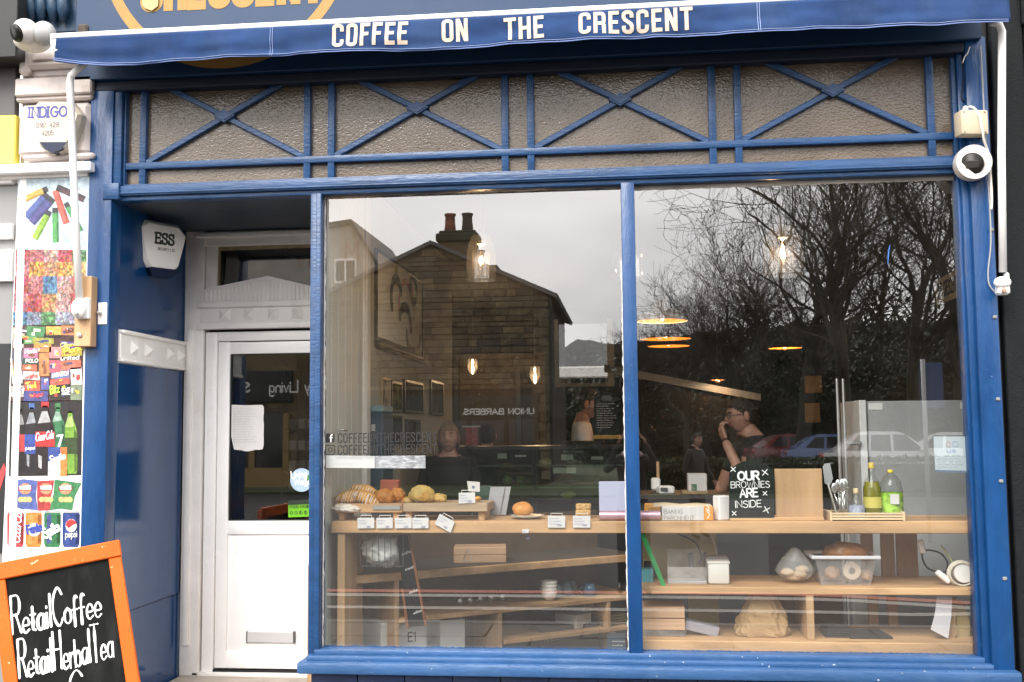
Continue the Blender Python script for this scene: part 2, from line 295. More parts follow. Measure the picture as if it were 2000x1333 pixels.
# ------------------------------------------------------------------ lettering: strokes laid flat on a surface
def _gl(s):
    w, body = s.split('|', 1); out = []
    for st in body.split(';'):
        sm = st.startswith('~'); pts = [tuple(float(a) for a in q.split(',')) for q in st.lstrip('~').split()]
        out.append([(p.x, p.y) for p in smooth_path([(a, b, 0) for a, b in pts], 5)] if sm else pts)
    return float(w), out
REG = {k: _gl(v) for k, v in {
'A': '.7|0,0 .35,1 .7,0;.13,.35 .57,.35', 'B': '.6|0,0 0,1;~0,1 .4,1 .55,.88 .55,.65 .4,.53 0,.53;~0,.53 .45,.53 .6,.4 .6,.13 .45,0 0,0',
'C': '.66|~.66,.82 .5,.97 .32,1 .08,.8 0,.5 .08,.2 .32,0 .5,.03 .66,.18', 'D': '.64|0,0 0,1;~0,1 .35,1 .58,.82 .64,.5 .58,.18 .35,0 0,0',
'E': '.52|.52,1 0,1 0,0 .52,0;0,.53 .45,.53', 'F': '.5|.5,1 0,1 0,0;0,.52 .43,.52', 'G': '.7|~.66,.82 .5,.97 .32,1 .08,.8 0,.5 .08,.2 .32,0 .55,.04 .68,.2;.68,.2 .68,.47 .4,.47',
'H': '.62|0,0 0,1;.62,0 .62,1;0,.52 .62,.52', 'I': '.0|0,0 0,1', 'J': '.4|~.4,1 .4,.3 .35,.06 .18,0 .03,.08 0,.25', 'K': '.6|0,0 0,1;.6,1 .02,.42;.2,.58 .62,0', 'L': '.5|0,1 0,0 .5,0',
'M': '.78|0,0 .03,1 .39,.25 .75,1 .78,0', 'N': '.62|0,0 0,1 .62,0 .62,1', 'O': '.74|~.37,1 .1,.85 0,.5 .1,.15 .37,0 .64,.15 .74,.5 .64,.85 .37,1', 'P': '.58|0,0 0,1;~0,1 .42,1 .57,.85 .57,.62 .42,.47 0,.47',
'Q': '.74|~.37,1 .1,.85 0,.5 .1,.15 .37,0 .64,.15 .74,.5 .64,.85 .37,1;.45,.2 .75,-.05', 'R': '.6|0,0 0,1;~0,1 .42,1 .57,.86 .57,.65 .42,.5 0,.5;.3,.5 .62,0',
'S': '.56|~.53,.84 .4,.98 .2,.99 .04,.85 .06,.66 .28,.53 .5,.4 .56,.2 .42,.02 .18,.0 0,.16', 'T': '.62|0,1 .62,1;.31,1 .31,0', 'U': '.62|~0,1 0,.35 .06,.1 .31,0 .56,.1 .62,.35 .62,1', 'V': '.66|0,1 .33,0 .66,1',
'W': '.95|0,1 .24,0 .475,.85 .71,0 .95,1', 'X': '.6|0,0 .6,1;0,1 .6,0', 'Y': '.64|0,1 .32,.45 .64,1;.32,.45 .32,0', 'Z': '.58|0,1 .58,1 0,0 .58,0', '&': '.7|~.7,0 .2,.62 .2,.9 .36,.98 .5,.85 .4,.62 .08,.35 .1,.08 .3,0 .52,.1 .66,.42',
'a': '.42|~.4,.52 .22,.58 .05,.45 0,.25 .08,.04 .22,0 .36,.12 .4,.4;.42,.56 .42,0', 'b': '.42|0,1 0,0;~0,.35 .12,.55 .3,.55 .42,.35 .4,.12 .25,0 .08,.05 0,.18', 'c': '.38|~.38,.48 .2,.57 .04,.42 .02,.15 .18,0 .38,.1',
'd': '.42|.42,1 .42,0;~.42,.35 .3,.55 .12,.55 0,.35 .02,.12 .17,0 .34,.05 .42,.18', 'e': '.42|~.02,.28 .4,.3 .36,.5 .2,.57 .04,.42 .02,.15 .18,0 .4,.1', 'f': '.34|~.34,.95 .22,1 .14,.85 .12,.5 .12,0;0,.56 .3,.56',
'g': '.42|~.4,.5 .22,.57 .04,.45 0,.25 .1,.04 .25,.02 .4,.2;~.42,.56 .42,-.1 .34,-.3 .18,-.34 .02,-.26', 'h': '.4|0,1 0,0;~0,.35 .14,.55 .3,.55 .4,.4 .4,0', 'i': '.0|0,.56 0,0;0,.76 0,.82', 'k': '.4|0,1 0,0;.38,.56 .02,.25;.14,.33 .4,0', 'l': '.0|0,1 0,0',
'm': '.66|0,.56 0,0;~0,.38 .12,.55 .26,.55 .33,.4 .33,0;~.33,.38 .45,.55 .58,.55 .66,.4 .66,0', 'n': '.4|0,.56 0,0;~0,.36 .14,.55 .3,.55 .4,.4 .4,0', 'o': '.42|~.21,.57 .04,.45 0,.28 .04,.1 .21,0 .38,.1 .42,.28 .38,.45 .21,.57',
'p': '.42|0,.56 0,-.34;~0,.35 .12,.55 .3,.55 .42,.35 .4,.12 .25,0 .08,.05 0,.18', 'r': '.28|0,.56 0,0;~0,.34 .1,.5 .28,.55', 's': '.34|~.33,.46 .18,.57 .03,.45 .12,.33 .3,.22 .32,.08 .16,0 0,.1', 't': '.3|.13,.9 .13,.05 .28,0;0,.6 .3,.6',
'u': '.4|~0,.56 0,.18 .1,.02 .26,.02 .4,.2;.4,.56 .4,0', 'v': '.4|0,.56 .2,0 .4,.56', 'w': '.62|0,.56 .15,0 .31,.5 .47,0 .62,.56', 'y': '.4|0,.56 .2,.02;.4,.56 .1,-.34', 'z': '.36|0,.56 .36,.56 0,0 .36,0',
'0': '.5|~.25,1 .06,.85 0,.5 .06,.15 .25,0 .44,.15 .5,.5 .44,.85 .25,1', '1': '.2|0,.8 .2,1 .2,0', '2': '.5|~.02,.78 .12,.96 .3,1 .46,.85 .44,.62 .2,.28 0,0;0,0 .5,0', '3': '.46|~.02,.86 .2,1 .4,.9 .42,.68 .2,.53 .44,.4 .44,.12 .22,0 0,.14',
'4': '.52|.38,0 .38,1 0,.3 .52,.3', '5': '.48|~.44,1 .08,1 .04,.56 .25,.62 .46,.48 .46,.16 .24,0 0,.1', '6': '.5|~.42,.95 .2,.85 .02,.45 .06,.12 .25,0 .46,.12 .48,.4 .3,.56 .06,.42', '7': '.46|0,1 .46,1 .16,0', '8': '.5|~.25,.53 .05,.68 .06,.9 .25,1 .44,.9 .45,.68 .25,.53 .02,.36 .04,.1 .25,0 .46,.1 .48,.36 .25,.53', '9': '.5|~.46,.6 .25,.44 .04,.6 .06,.88 .25,1 .44,.88 .48,.5 .3,.1 .1,.02',
'-': '.26|0,.42 .26,.42', '.': '.0|0,0 0,.03', '£': '.5|~.44,.85 .3,1 .16,.88 .16,.4 .12,.1 0,0;0,0 .5,0;0,.48 .36,.48', ' ': '.34|0,-9 0,-9'}.items()}
def _st(w, r, a0, a1, up=None): pass
def _arc(cx, cy, r, a0, a1, n=6): return [(cx+r*math.cos(a0+(a1-a0)*i/n), cy+r*math.sin(a0+(a1-a0)*i/n)) for i in range(n+1)]
_w, _r = .30, .13                             # condensed bold capitals, centre lines
_ring = _arc(_r, .1+_r-.1+.0, _r, PI, 1.5*PI)+_arc(_w-_r, _r, _r, 1.5*PI, 2*PI)+_arc(_w-_r, 1-_r, _r, 0, PI/2)+_arc(_r, 1-_r, _r, PI/2, PI)
CON = {'O': (_w, [_ring+_ring[:1]]), 'C': (_w, [[(_w, .7)]+_arc(_w-_r, 1-_r, _r, 0, PI/2)+_arc(_r, 1-_r, _r, PI/2, PI)+_arc(_r, _r, _r, PI, 1.5*PI)+_arc(_w-_r, _r, _r, 1.5*PI, 2*PI)+[(_w, .3)]]),
'F': (.24, [[(0, -.09), (0, 1), (.31, 1)], [(0, .51), (.26, .51)]]), 'E': (.24, [[(.31, 1), (0, 1), (0, 0), (.31, 0)], [(0, .51), (.27, .51)]]), 'N': (.31, [[(0, -.09), (0, 1.09)], [(.31, -.09), (.31, 1.09)], [(.02, 1.02), (.29, -.02)]]),
'T': (.30, [[(-.08, 1), (.38, 1)], [(.15, 1), (.15, -.09)]]), 'H': (.31, [[(0, -.09), (0, 1.09)], [(.31, -.09), (.31, 1.09)], [(0, .51), (.31, .51)]]),
'R': (.30, [[(0, -.09), (0, 1)]+[(.17, 1)]+_arc(.17, .87, .13, PI/2, 0)+_arc(.17, .6, .13, 0, -PI/2)+[(0, .47)], [(.17, .47)]+_arc(.17, .34, .13, PI/2, 0)+[(.31, -.09)]]),
'S': (.29, [[(.29, .72)]+_arc(.16, .87, .13, 0, PI/2)+_arc(.13, .87, .13, PI/2, PI)+[(0, .75), (.04, .63), (.25, .40), (.29, .28)]+_arc(.16, .13, .13, 0, -PI/2)+_arc(.13, .13, .13, -PI/2, -PI)+[(0, .30)]]), ' ': (.9, [])}
SER = dict(REG)
for k, ends in {'I': [(0, 0), (0, 1)], 'N': [(0, 0), (0, 1), (.62, 1)], 'D': [(0, 0), (0, 1)], 'G': [(.68, .47)]}.items():
    SER[k] = (REG[k][0]+(.1 if k == 'I' else 0), REG[k][1]+[[(x-.13, y), (x+.13, y)] for x, y in ends])
SER['E'] = (.52, REG['E'][1]+[[(.52, .8), (.52, 1)], [(.52, 0), (.52, .22)], [(-.1, 0), (.1, 0)], [(-.1, 1), (.1, 1)]])
SER['S'] = (.56, REG['S'][1]+[[(.53, .7), (.53, 1)], [(.0, 0), (.0, .3)]])
def rib(pts, w, rnd=True, wv=0):
    n = len(pts); q = [Vector((p[0], p[1])) for p in pts]; closed = n > 3 and (q[0]-q[-1]).length < 1e-6
    l, r = [], []
    for i in range(n):
        a = q[i-1] if i else (q[-2] if closed else q[0]); b = q[i+1] if i < n-1 else (q[1] if closed else q[-1])
        d1 = q[i]-a; d2 = b-q[i]
        if d1.length < 1e-9: d1 = d2
        if d2.length < 1e-9: d2 = d1
        if d1.length < 1e-9: d1 = d2 = Vector((1, 0))
        d1 = d1.normalized(); d2 = d2.normalized(); nn = Vector((-(d1+d2).y, (d1+d2).x))
        nn = nn.normalized() if nn.length > 1e-6 else Vector((-d1.y, d1.x))
        k = min(1.6, 1/max(.3, nn.dot(Vector((-d1.y, d1.x)))))
        if wv: k *= 1+wv*mnoise.noise((q[i].x*3.1, q[i].y*3.1, 2.5))
        l.append(q[i]+nn*w/2*k); r.append(q[i]-nn*w/2*k)
    V = [(p.x, p.y) for p in l]+[(p.x, p.y) for p in r]; Fc = [(i, n+i, n+i+1, i+1) for i in range(n-1)]
    if rnd and not closed:
        for e, o_ in ((0, 1), (n-1, n-2)):
            d = (q[e]-q[o_]); d = d.normalized() if d.length > 1e-9 else Vector((1, 0)); a0 = math.atan2(d.y, d.x); s = len(V)
            for k in range(6):
                t = a0-PI/2+PI*k/5; V.append((q[e].x+w/2*math.cos(t), q[e].y+w/2*math.sin(t)))
            Fc.append(tuple(range(s, s+6)))
    return V, Fc
def split_line(pts, m):
    out = [pts[0]]
    for a, b in zip(pts, pts[1:]):
        k = max(1, int(math.hypot(b[0]-a[0], b[1]-a[1])/m)); out += [(a[0]+(b[0]-a[0])*i/k, a[1]+(b[1]-a[1])*i/k) for i in range(1, k+1)]
    return out
def text_g(txt, org, ux, uy, h, sw, font=REG, sp=.18, wx=1., lift=.0004, center=False, rnd=True, slant=0., wob=0., fine=0, wv=0):
    """strokes of a line of text; org = baseline start, ux/uy = unit directions, h = cap height, sw = stroke width in cap heights"""
    org, ux, uy = Vector(org), Vector(ux).normalized(), Vector(uy).normalized(); nz = ux.cross(uy)
    tot = sum((font.get(c, font[' '])[0]+sp)*wx for c in txt)-sp*wx; x = -tot/2 if center else 0.
    V, Fc = [], []; k = 0
    for c in txt:
        wd, sts = font.get(c, font[' ']); jy = random.uniform(-wob, wob)
        if c != ' ':
            for s_ in sts:
                v, f = rib([((x+p[0]*wx+slant*p[1]), p[1]+jy) for p in (split_line(s_, fine) if fine else s_)], sw, rnd, wv); n = len(V); k += 1
                V += [tuple(org+ux*(a*h)+uy*(b*h)+nz*(lift+.00012*(k % 7))) for a, b in v]; Fc += [tuple(i+n for i in q) for q in f]
        x += (wd+sp)*wx
    return V, Fc
def text_w(txt, font=REG, sp=.18, wx=1.): return sum((font.get(c, font[' '])[0]+sp)*wx for c in txt)-sp*wx
def strokes_g(lst, org, ux, uy, sw, lift=.0004, rnd=True):
    org, ux, uy = Vector(org), Vector(ux).normalized(), Vector(uy).normalized(); nz = ux.cross(uy); V, Fc = [], []
    for k, s_ in enumerate(lst):
        v, f = rib(s_, sw, rnd); n = len(V)
        V += [tuple(org+ux*a+uy*b+nz*(lift+.00012*(k % 7))) for a, b in v]; Fc += [tuple(i+n for i in q) for q in f]
    return V, Fc
def scrawl(n, w, h, rnd=random):              # rows of small handwriting too small to read
    out = []
    for r in range(n):
        x = 0.; y = -r*h; e = w*rnd.uniform(.55, 1)
        while x < e:
            l = rnd.uniform(.08, .2)*w; k = max(3, int(l/(h*.22))); out.append([(x+i*l/k, y+(h*.28 if i % 2 else 0)*rnd.uniform(.5, 1.2)) for i in range(k+1)]); x += l+.04*w
    return out
X3, Z3, NY = Vector((1, 0, 0)), Vector((0, 0, 1)), Vector((0, -1, 0))
def ptext(txt, p0, p1, hpx, Y, sw, font=REG, sp=.18, rnd=True, slant=0., wob=0., lift=.0004, fine=0):
    """text fitted between two photo points on the plane y=Y (baseline p0 to p1), cap height in photo pixels"""
    a, b = P(*p0, Y), P(*p1, Y); h = (P(p0[0], p0[1]-hpx, Y)-a).length; ux = b-a
    wx = ux.length/h/max(.01, text_w(txt, font, sp)); return text_g(txt, a, ux, Vector((-ux.z, 0, ux.x)), h, sw, font, sp, wx, lift, rnd=rnd, slant=slant, wob=wob, fine=fine)
# ------------------------------------------------------------------ ground
ASPH = mat('asphalt', (.020, .0185, .017), .9, var=.3, vs=30, bump=.5, bs=150)
PAVE = mat('concrete_paving', (.105, .095, .085), .85, var=.15, vs=8, bump=.3, bs=120)
tag(ob('ground', bx(-90, 90, -130, 60, -.4, -.13), mat('dark_soil_grass', (.05, .06, .03), 1, var=.4, vs=1.5)), kind='structure')
tag(ob('road', bx(-90, 90, -22.5, -3.6, -.3, -.12), ASPH), kind='structure')
pv = tag(ob('pavement', bx(-30, 30, -3.45, .02, -.2, -.012), mat('dark_joint', (.08, .075, .07), .95)), kind='structure')
slab = None
for i in range(11):
    for j in range(6):
        x = -4.2+i*.76+(.38 if j % 2 else 0); y = -3.43+j*.575
        if slab is None: slab = ob('paving_slab', cb(x, x+.752, y, y+.567, -.05, 0, .006), PAVE, pv); s0 = (x, y)
        else:
            c_ = slab.copy(); COL.objects.link(c_); c_.location = (x-s0[0], y-s0[1], random.uniform(-.003, .003))
tag(ob('kerb', cb(-30, 30, -3.6, -3.45, -.2, .0, .012), mat('kerb_stone', (.11, .105, .10), .8, var=.15, bump=.2)), kind='structure')
PWH = mat('worn_road_white', (.28, .265, .245), .8, var=.2, vs=20); PRD = mat('red_road_paint', (.34, .12, .085), .8, var=.2, vs=20)
def road_line(name, pts, wdt, m, label):
    q = smooth_path([(a, b, 0) for a, b in pts], 8); v, f = rib([(p.x, p.y) for p in q], wdt, False)
    tag(ob(name, ([(a, b, -.116) for a, b in v], f), m), label, 'road marking')
road_line('road_marking', [(-8, -6.05), (-2, -6.05), (1.5, -6.0), (2.6, -5.75), (3.6, -5.4)], .2, PRD, 'red painted line running along the road')
road_line('road_marking', [(-8, -5.75), (-2, -5.75), (1.5, -5.7), (2.6, -5.45), (3.5, -5.05)], .2, PWH, 'worn pale line beside the red line on the road')
road_line('road_marking', [(-8, -4.95), (-2, -4.95), (1.5, -4.9), (2.6, -4.8), (3.5, -4.95)], .17, PWH, 'worn pale line on the road nearest the kerb')
tag(ob('grass_bank', bx(-90, 90, -120, -22.6, -.3, -.06), mat('winter_grass', (.045, .06, .022), 1, var=.4, vs=2, bump=.6, bs=20)), kind='structure')

# ------------------------------------------------------------------ trees across the road (seen in the glass)
BARK = mat('wet_bark', (.045, .038, .028), .9, var=.4, vs=6, bump=.6, bs=25, stain=((.05, .06, .02), 3., .5, .7))
TWIG = mat('bare_twigs', (.05, .038, .028), .9)
def branch_mesh(segs, nfun):
    V, Fc = [], []
    for a, b, r0, r1 in segs:
        n = nfun(r0); d = (b-a).normalized(); u = d.orthogonal().normalized(); w_ = d.cross(u); s = len(V)
        for p, r in ((a, r0), (b, r1)):
            for j in range(n): t = 2*PI*j/n; V.append(tuple(p+(u*math.cos(t)+w_*math.sin(t))*r))
        for j in range(n): Fc.append((s+j, s+(j+1) % n, s+n+(j+1) % n, s+n+j))
    return V, Fc
def bare_tree(base, h, r, seed, spread=.8, nlim=4):
    rd = random.Random(seed); trunk, limbs, twigs = [], [], []
    def grow(p, d, ln, rad, lv):
        k = (6, 6, 5, 5, 4)[lv]; seg = ln/k; cur = p; dr = d; rr = rad; pts = []
        for i in range(k):
            wob = (.07, .17, .24, .28, .3)[lv]
            dr = (dr+Vector((rd.gauss(0, wob), rd.gauss(0, wob), rd.gauss(.05, wob*.6)))).normalized()
            nx = cur+dr*seg; r2 = max(.008, rr*(.91 if lv == 0 else .85))
            (trunk if lv == 0 else limbs if lv < 3 else twigs).append((cur, nx, rr, r2)); pts.append((nx, dr, r2, i)); cur, rr = nx, r2
        if lv >= nlim: return
        for q, dd, r2, i in pts:
            if lv == 0 and i < 2: continue
            for c in range(rd.choice(((1, 2), (1, 1, 2), (1, 1, 0), (1, 0))[lv])):
                o_ = Matrix.Rotation(rd.uniform(0, 2*PI), 3, dd) @ dd.orthogonal().normalized()
                nd = (dd*rd.uniform(.55, .95)+o_*spread*rd.uniform(.6, 1.2)+Vector((0, 0, .16))).normalized()
                grow(q, nd, ln*rd.uniform(.5, .72)*(1.15 if lv == 0 else 1), max(.009, r2*rd.uniform(.45, .7)), lv+1)
        grow(cur, dr, ln*.62, rr*.9, lv+1)
    grow(Vector(base), Vector((rd.gauss(0, .06), rd.gauss(0, .06), 1)).normalized(), h*.5, r, 0)
    return trunk, limbs, twigs
def put_tree(px, py, total, h, r, seed, label, **k):
    b = RP(px, py, total); b.z = -.1
    tr, li, tw = bare_tree(b, h, r, seed, **k)
    t = T('bare_tree', label, 'tree', b, 'bare winter trees across the road')
    ob('trunk', branch_mesh(tr, lambda q: 9), BARK, t); ob('limbs', branch_mesh(li, lambda q: 5), BARK, t); ob('crown', branch_mesh(tw, lambda q: 3), TWIG, t)
put_tree(1655, 870, 41, 13.5, .33, 3, 'tall bare tree reflected beside the glass dome lamp with a forking trunk')
put_tree(1560, 870, 44, 11.5, .36, 8, 'bare tree reflected above the wooden board with a broad mossy trunk')
put_tree(1790, 870, 46, 15, .32, 14, 'bare tree reflected near the street name plaque')
put_tree(1880, 870, 43, 14, .34, 31, 'bare tree reflected at the edge of the window by the blue pillar')
put_tree(1430, 870, 47, 9.2, .19, 21, 'slender bare tree reflected between the white shade lamp and the dome lamp')
put_tree(1340, 870, 50, 7.8, .16, 27, 'lower bare tree reflected behind the stacked shade lamps')
put_tree(1262, 870, 52, 6.6, .13, 40, 'small bare tree reflected behind the blue window mullion')
put_tree(1490, 870, 56, 11.5, .22, 52, 'bare tree standing at the back of the reflected wood')
put_tree(1730, 870, 58, 17.5, .22, 61, 'thin bare tree at the back of the wood reflected over the fridge')
put_tree(1390, 870, 62, 9.6, .17, 83, 'far thin bare tree at the back of the reflected wood')

def leaf_cloud(boxes, n, size, rd, mats):
    V, Fc = [], []
    for _ in range(n):
        b = rd.choice(boxes); th = rd.uniform(0, 2*PI); rr = rd.random()**.45; ph = rd.uniform(-1, 1)
        c = Vector((b[0]+b[3]*rr*math.cos(th)*math.sqrt(1-ph*ph*.8), b[1]+b[4]*rr*math.sin(th), b[2]+b[5]*ph*rr))
        if c.z < -.05: continue
        u = Vector((rd.gauss(0, 1), rd.gauss(0, 1), rd.gauss(0, 1))).normalized(); v_ = u.orthogonal().normalized(); s = size*rd.uniform(.6, 1.4); k = len(V)
        V += [tuple(c-u*s), tuple(c+v_*s*.5), tuple(c+u*s), tuple(c-v_*s*.5)]; Fc.append((k, k+1, k+2, k+3))
    return V, Fc
IVY = mat('dark_evergreen_leaf', (.022, .034, .012), .6, var=.5, vs=3)
rd = random.Random(5)
bxs = []
for i in range(130):
    px = rd.uniform(1105, 2080); q = RP(px, 860, rd.uniform(52, 74)); top = rd.uniform(2.6, 7.)*(1.3 if px > 1450 else .9)
    bxs.append((q.x, q.y, top*.45, rd.uniform(1.2, 2.2), 1.5, top*.6))
tag(ob('undergrowth', leaf_cloud(bxs, 76000, .16, rd, None), IVY), 'dark evergreen undergrowth filling the reflected wood', 'undergrowth', kind='stuff')
tag(ob('wooded_hill', prism([(-60, -.3), (-60, 2.2)]+[(x*.5, .8*mnoise.noise((x*.21, 3, 1))+.5*mnoise.noise((x*.9, 7, 1))+(2.6 if x < -26 else 2.6+min(1, (x+26)/10)*5.6+max(0, min(1, (x+16)/46))*1.6)) for x in range(-100, 180)]+[(95, 11), (95, -.3)], -96, -80), mat('far_wood', (.016, .016, .010), 1, var=.5, vs=.8)), kind='structure')
rd = random.Random(9)
def hedge(xa, xb, y, h, label):
    t = T('hedge', label, 'hedge', ((xa+xb)/2, y, -.1)); n = int((xb-xa)/.5)
    ob('stems', bx(xa+.1, xb-.1, y-.28, y+.28, -.1, h-.12), mat('hedge_core', (.012, .016, .006), 1), t)
    V, Fc = [], []
    for _ in range(int((xb-xa)*900)):
        x = rd.uniform(xa, xb); f = rd.random()
        c = Vector((x, y+.36+rd.gauss(0, .03), rd.uniform(-.05, h))) if f < .6 else Vector((x, y+rd.uniform(-.36, .36), h+rd.gauss(0, .035)))
        u = Vector((rd.gauss(0, 1), rd.gauss(0, 1), rd.gauss(0, 1))).normalized(); w_ = u.orthogonal().normalized(); s = rd.uniform(.03, .06); k = len(V)
        V += [tuple(c-u*s), tuple(c+w_*s*.6), tuple(c+u*s), tuple(c-w_*s*.6)]; Fc.append((k, k+1, k+2, k+3))
    ob('foliage', (V, Fc), mat('hedge_leaf', (.040, .058, .018), .6, var=.4, vs=6), t)
a, b = RP(1230, 880, 29), RP(1960, 880, 29)
hedge(a.x, b.x, a.y, .8, 'clipped green hedge across the road in front of the parked cars')

# ------------------------------------------------------------------ parked cars
CARGL = mat('car_glass', (.012, .014, .016), .08); TYRE = mat('tyre', (.012, .012, .012), .8); RIM = mat('alloy', (.5, .5, .5), .3, metal=.8)
def car(loc, yaw, colr, label, L_=4.3, W=1.75, H=1.46):
    t = T('parked_car', label, 'car', loc, 'cars parked behind the hedge'); M = Matrix.Translation(loc) @ Matrix.Rotation(yaw, 4, 'Z')
    paint = mat('car_paint_%d%d%d' % tuple(int(c*99) for c in colr), colr, .25, coat=.6)
    h = W/2; a = L_/2
    low = [(-a, .35), (-a+.02, .62), (-a+.15, .82), (-a+.9, .93), (a-.75, .96), (a-.08, .88), (a, .6), (a-.02, .32), (a-.5, .2), (-a+.5, .2)]
    V, Fc = [], []; n = len(low)
    for yy, s in ((-h, .94), (-h*.985, 1), (h*.985, 1), (h, .94)):
        V += [(x*(.985 if abs(yy) == h else 1), yy, .55+(z-.55)*s) for x, z in low]
    for k in range(3):
        for i in range(n): Fc.append((k*n+i, k*n+(i+1) % n, (k+1)*n+(i+1) % n, (k+1)*n+i))
    Fc += [tuple(range(n-1, -1, -1)), tuple(range(3*n, 4*n))]
    ob('body', tf((V, Fc), M), paint, t, 'auto')
    cab = smooth_path([(-a+1.0, .90, 0), (-a+1.75, H-.08, 0), (-a+2.3, H, 0), (a-1.15, H-.05, 0), (a-.35, .93, 0)], 5)
    cab = [(p.x, p.y) for p in cab]; n = len(cab); V, Fc = [], []
    for sgn in (-1, 1): V += [(x, sgn*(h*.96-.24*max(0, (z-.9)/(H-.9))), z) for x, z in cab]
    Fc = [(i, i+1, n+i+1, n+i) for i in range(n-1)]+[tuple(range(n-1, -1, -1)), tuple(range(n, 2*n))]
    ob('roof', tf((V, Fc), M), paint, t, 'auto')
    for sgn in (-1, 1):                       # side glass in three panes
        for x0, x1, x2, x3 in ((-a+1.18, -a+1.72, -a+2.1, -a+2.1), (-a+2.18, -a+2.18, a-1.55, a-1.5), (a-1.42, a-1.46, a-1.15, a-.72)):
            zb, zt = .95, H-.1
            def yy(z): return sgn*(h*.96-.24*max(0, (z-.9)/(H-.9))+.006)
            ob('side_window', tf(([(x0, yy(zb), zb), (x3, yy(zb), zb), (x2, yy(zt), zt), (x1, yy(zt), zt)], [(0, 1, 2, 3)]), M), CARGL, t)
    wsx = [(-a+1.08, .95), (-a+1.66, H-.14)]; ob('windscreen', tf(([(wsx[0][0]-.02, -h*.82, wsx[0][1]), (wsx[0][0]-.02, h*.82, wsx[0][1]), (wsx[1][0]-.03, h*.66, wsx[1][1]), (wsx[1][0]-.03, -h*.66, wsx[1][1])], [(0, 1, 2, 3)]), M), CARGL, t)
    ob('rear_window', tf(([(a-.42, -h*.8, .97), (a-.42, h*.8, .97), (a-1.0, h*.66, H-.12), (a-1.0, -h*.66, H-.12)], [(0, 1, 2, 3)]), M), CARGL, t)
    for sx in (-a+.85, a-.8):
        for sy in (-1, 1):
            w_ = ob('wheel', tf(tf(lathe([(.2, -.1), (.3, -.1), (.315, -.06), (.315, .06), (.3, .1), (.2, .1)], n=20), Matrix.Translation((sx, sy*(h-.08), .315)) @ Matrix.Rotation(PI/2, 4, 'X')), M), TYRE, t, True)
            ob('rim', tf(tf(lathe([(.04, -.105), (.19, -.102), (.2, .102), (.04, .105)], n=16), Matrix.Translation((sx, sy*(h-.08), .315)) @ Matrix.Rotation(PI/2, 4, 'X')), M), RIM, w_)
    for sy in (-1, 1):
        ob('headlight', tf(ell((-a+.08, sy*h*.72, .7), (.1, .17, .07)), M), mat('lamp_lens', (.7, .7, .7), .1), t, True)
        ob('tail_light', tf(ell((a-.07, sy*h*.75, .78), (.07, .14, .09)), M), mat('tail_lens', (.35, .01, .01), .15), t, True)
        ob('door_mirror', tf(ell((-a+1.3, sy*(h+.09), .98), (.06, .1, .07)), M), paint, t, True)
def car_at(px, total, yaw, c, label, **k):
    q = RP(px, 850, total); car((q.x, q.y, -.06), yaw, c, label, **k)
car_at(1735, 36, PI+.1, (.5, .5, .51), 'silver white hatchback parked behind the hedge with its windows towards the shop', H=1.56)
car_at(1560, 46, PI-.15, (.16, .010, .010), 'red car parked behind the hedge beside the silver one')
car_at(1640, 42, PI, (.10, .16, .34), 'blue car parked behind the silver hatchback')
car_at(1880, 40, PI+.2, (.5, .5, .5), 'grey car parked at the end of the reflected row', H=1.5)
# street sign post with its plates seen from behind
q = RP(1808, 850, 17); t = T('sign_post', 'thin grey sign post with blue plate reflected before the fridge', 'sign post', (q.x, q.y, -.12))
zt = RP(1808, 702, 17).z
ob('post', tube([(q.x, q.y, -.12), (q.x, q.y, zt)], .035, 10), mat('galvanised', (.33, .34, .34), .5, metal=.5), t, True)
ob('plate', cb(q.x-.05, q.x+.30, q.y-.05, q.y-.04, zt-.75, zt-.05, .004), mat('blue_plate', (.03, .06, .16), .5), t)

# ------------------------------------------------------------------ stone house opposite
STONE = [mat('gritstone_%d' % i, c, .9, var=.5, vs=5, bump=.9, bs=22, stain=((.035, .028, .018), 1.6, .52, .72)) for i, c in enumerate(((.135, .096, .050), (.11, .078, .041), (.16, .116, .062), (.075, .056, .034), (.13, .10, .06)))]
MORT = mat('sooty_mortar', (.045, .036, .024), .95, var=.3)
SLATE = mat('grey_slate', (.10, .10, .105), .6, var=.3, vs=12, bump=.2)
DST = 34.
ap, er = RP(842, 478, DST), RP(1071, 574, DST); GY = ap.y; hw = abs(er.x-ap.x); axx = ap.x; ez, az = er.z, ap.z
house = T('stone_house', 'dark gritstone gable house with chimney reflected in the first pane', 'house', (axx, GY-5, -.1))
ob('wall', prism([(axx-hw+.02, -.1), (axx+hw-.02, -.1), (axx+hw-.02, ez), (axx, az-.03), (axx-hw+.02, ez)], GY-9, GY-.03), MORT, house)
rd = random.Random(4); cnt = 0; z = 2.95; ch = .19; sm = {}; extra = []
while z < az-.1:
    hh = ch*rd.uniform(.7, 1.35); half = hw if z+hh < ez else hw*max(0, (az-z-hh)/(az-ez))
    x = axx-half
    while x < axx+half-.1:
        l = min(rd.uniform(.28, .75), axx+half-x); g = cb(x+.006, x+l-.006, GY-.1, GY+rd.uniform(-.01, .03), z+.006+rd.uniform(0, .008), z+hh-.006-rd.uniform(0, .01), .014)
        vis = RP(628, 700, DST).x < x+l
        if vis and cnt < 300: ob('stone', g, rd.choice(STONE), house); cnt += 1
        else: extra.append(g)
        x += l
    z += hh
tag(ob('stone_courses', mg(*extra), STONE[1], house), kind='stuff')
rf = ob('roof', mg(prism([(axx-hw-.25, ez-.14), (axx, az+.0), (axx, az+.12), (axx-hw-.3, ez-.02)], GY-9.2, GY+.12), prism([(axx, az+.0), (axx+hw+.25, ez-.14), (axx+hw+.3, ez-.02), (axx, az+.12)], GY-9.2, GY+.12)), SLATE, house)
cx = RP(893, 478, DST).x; cz = RP(893, 500, DST).z
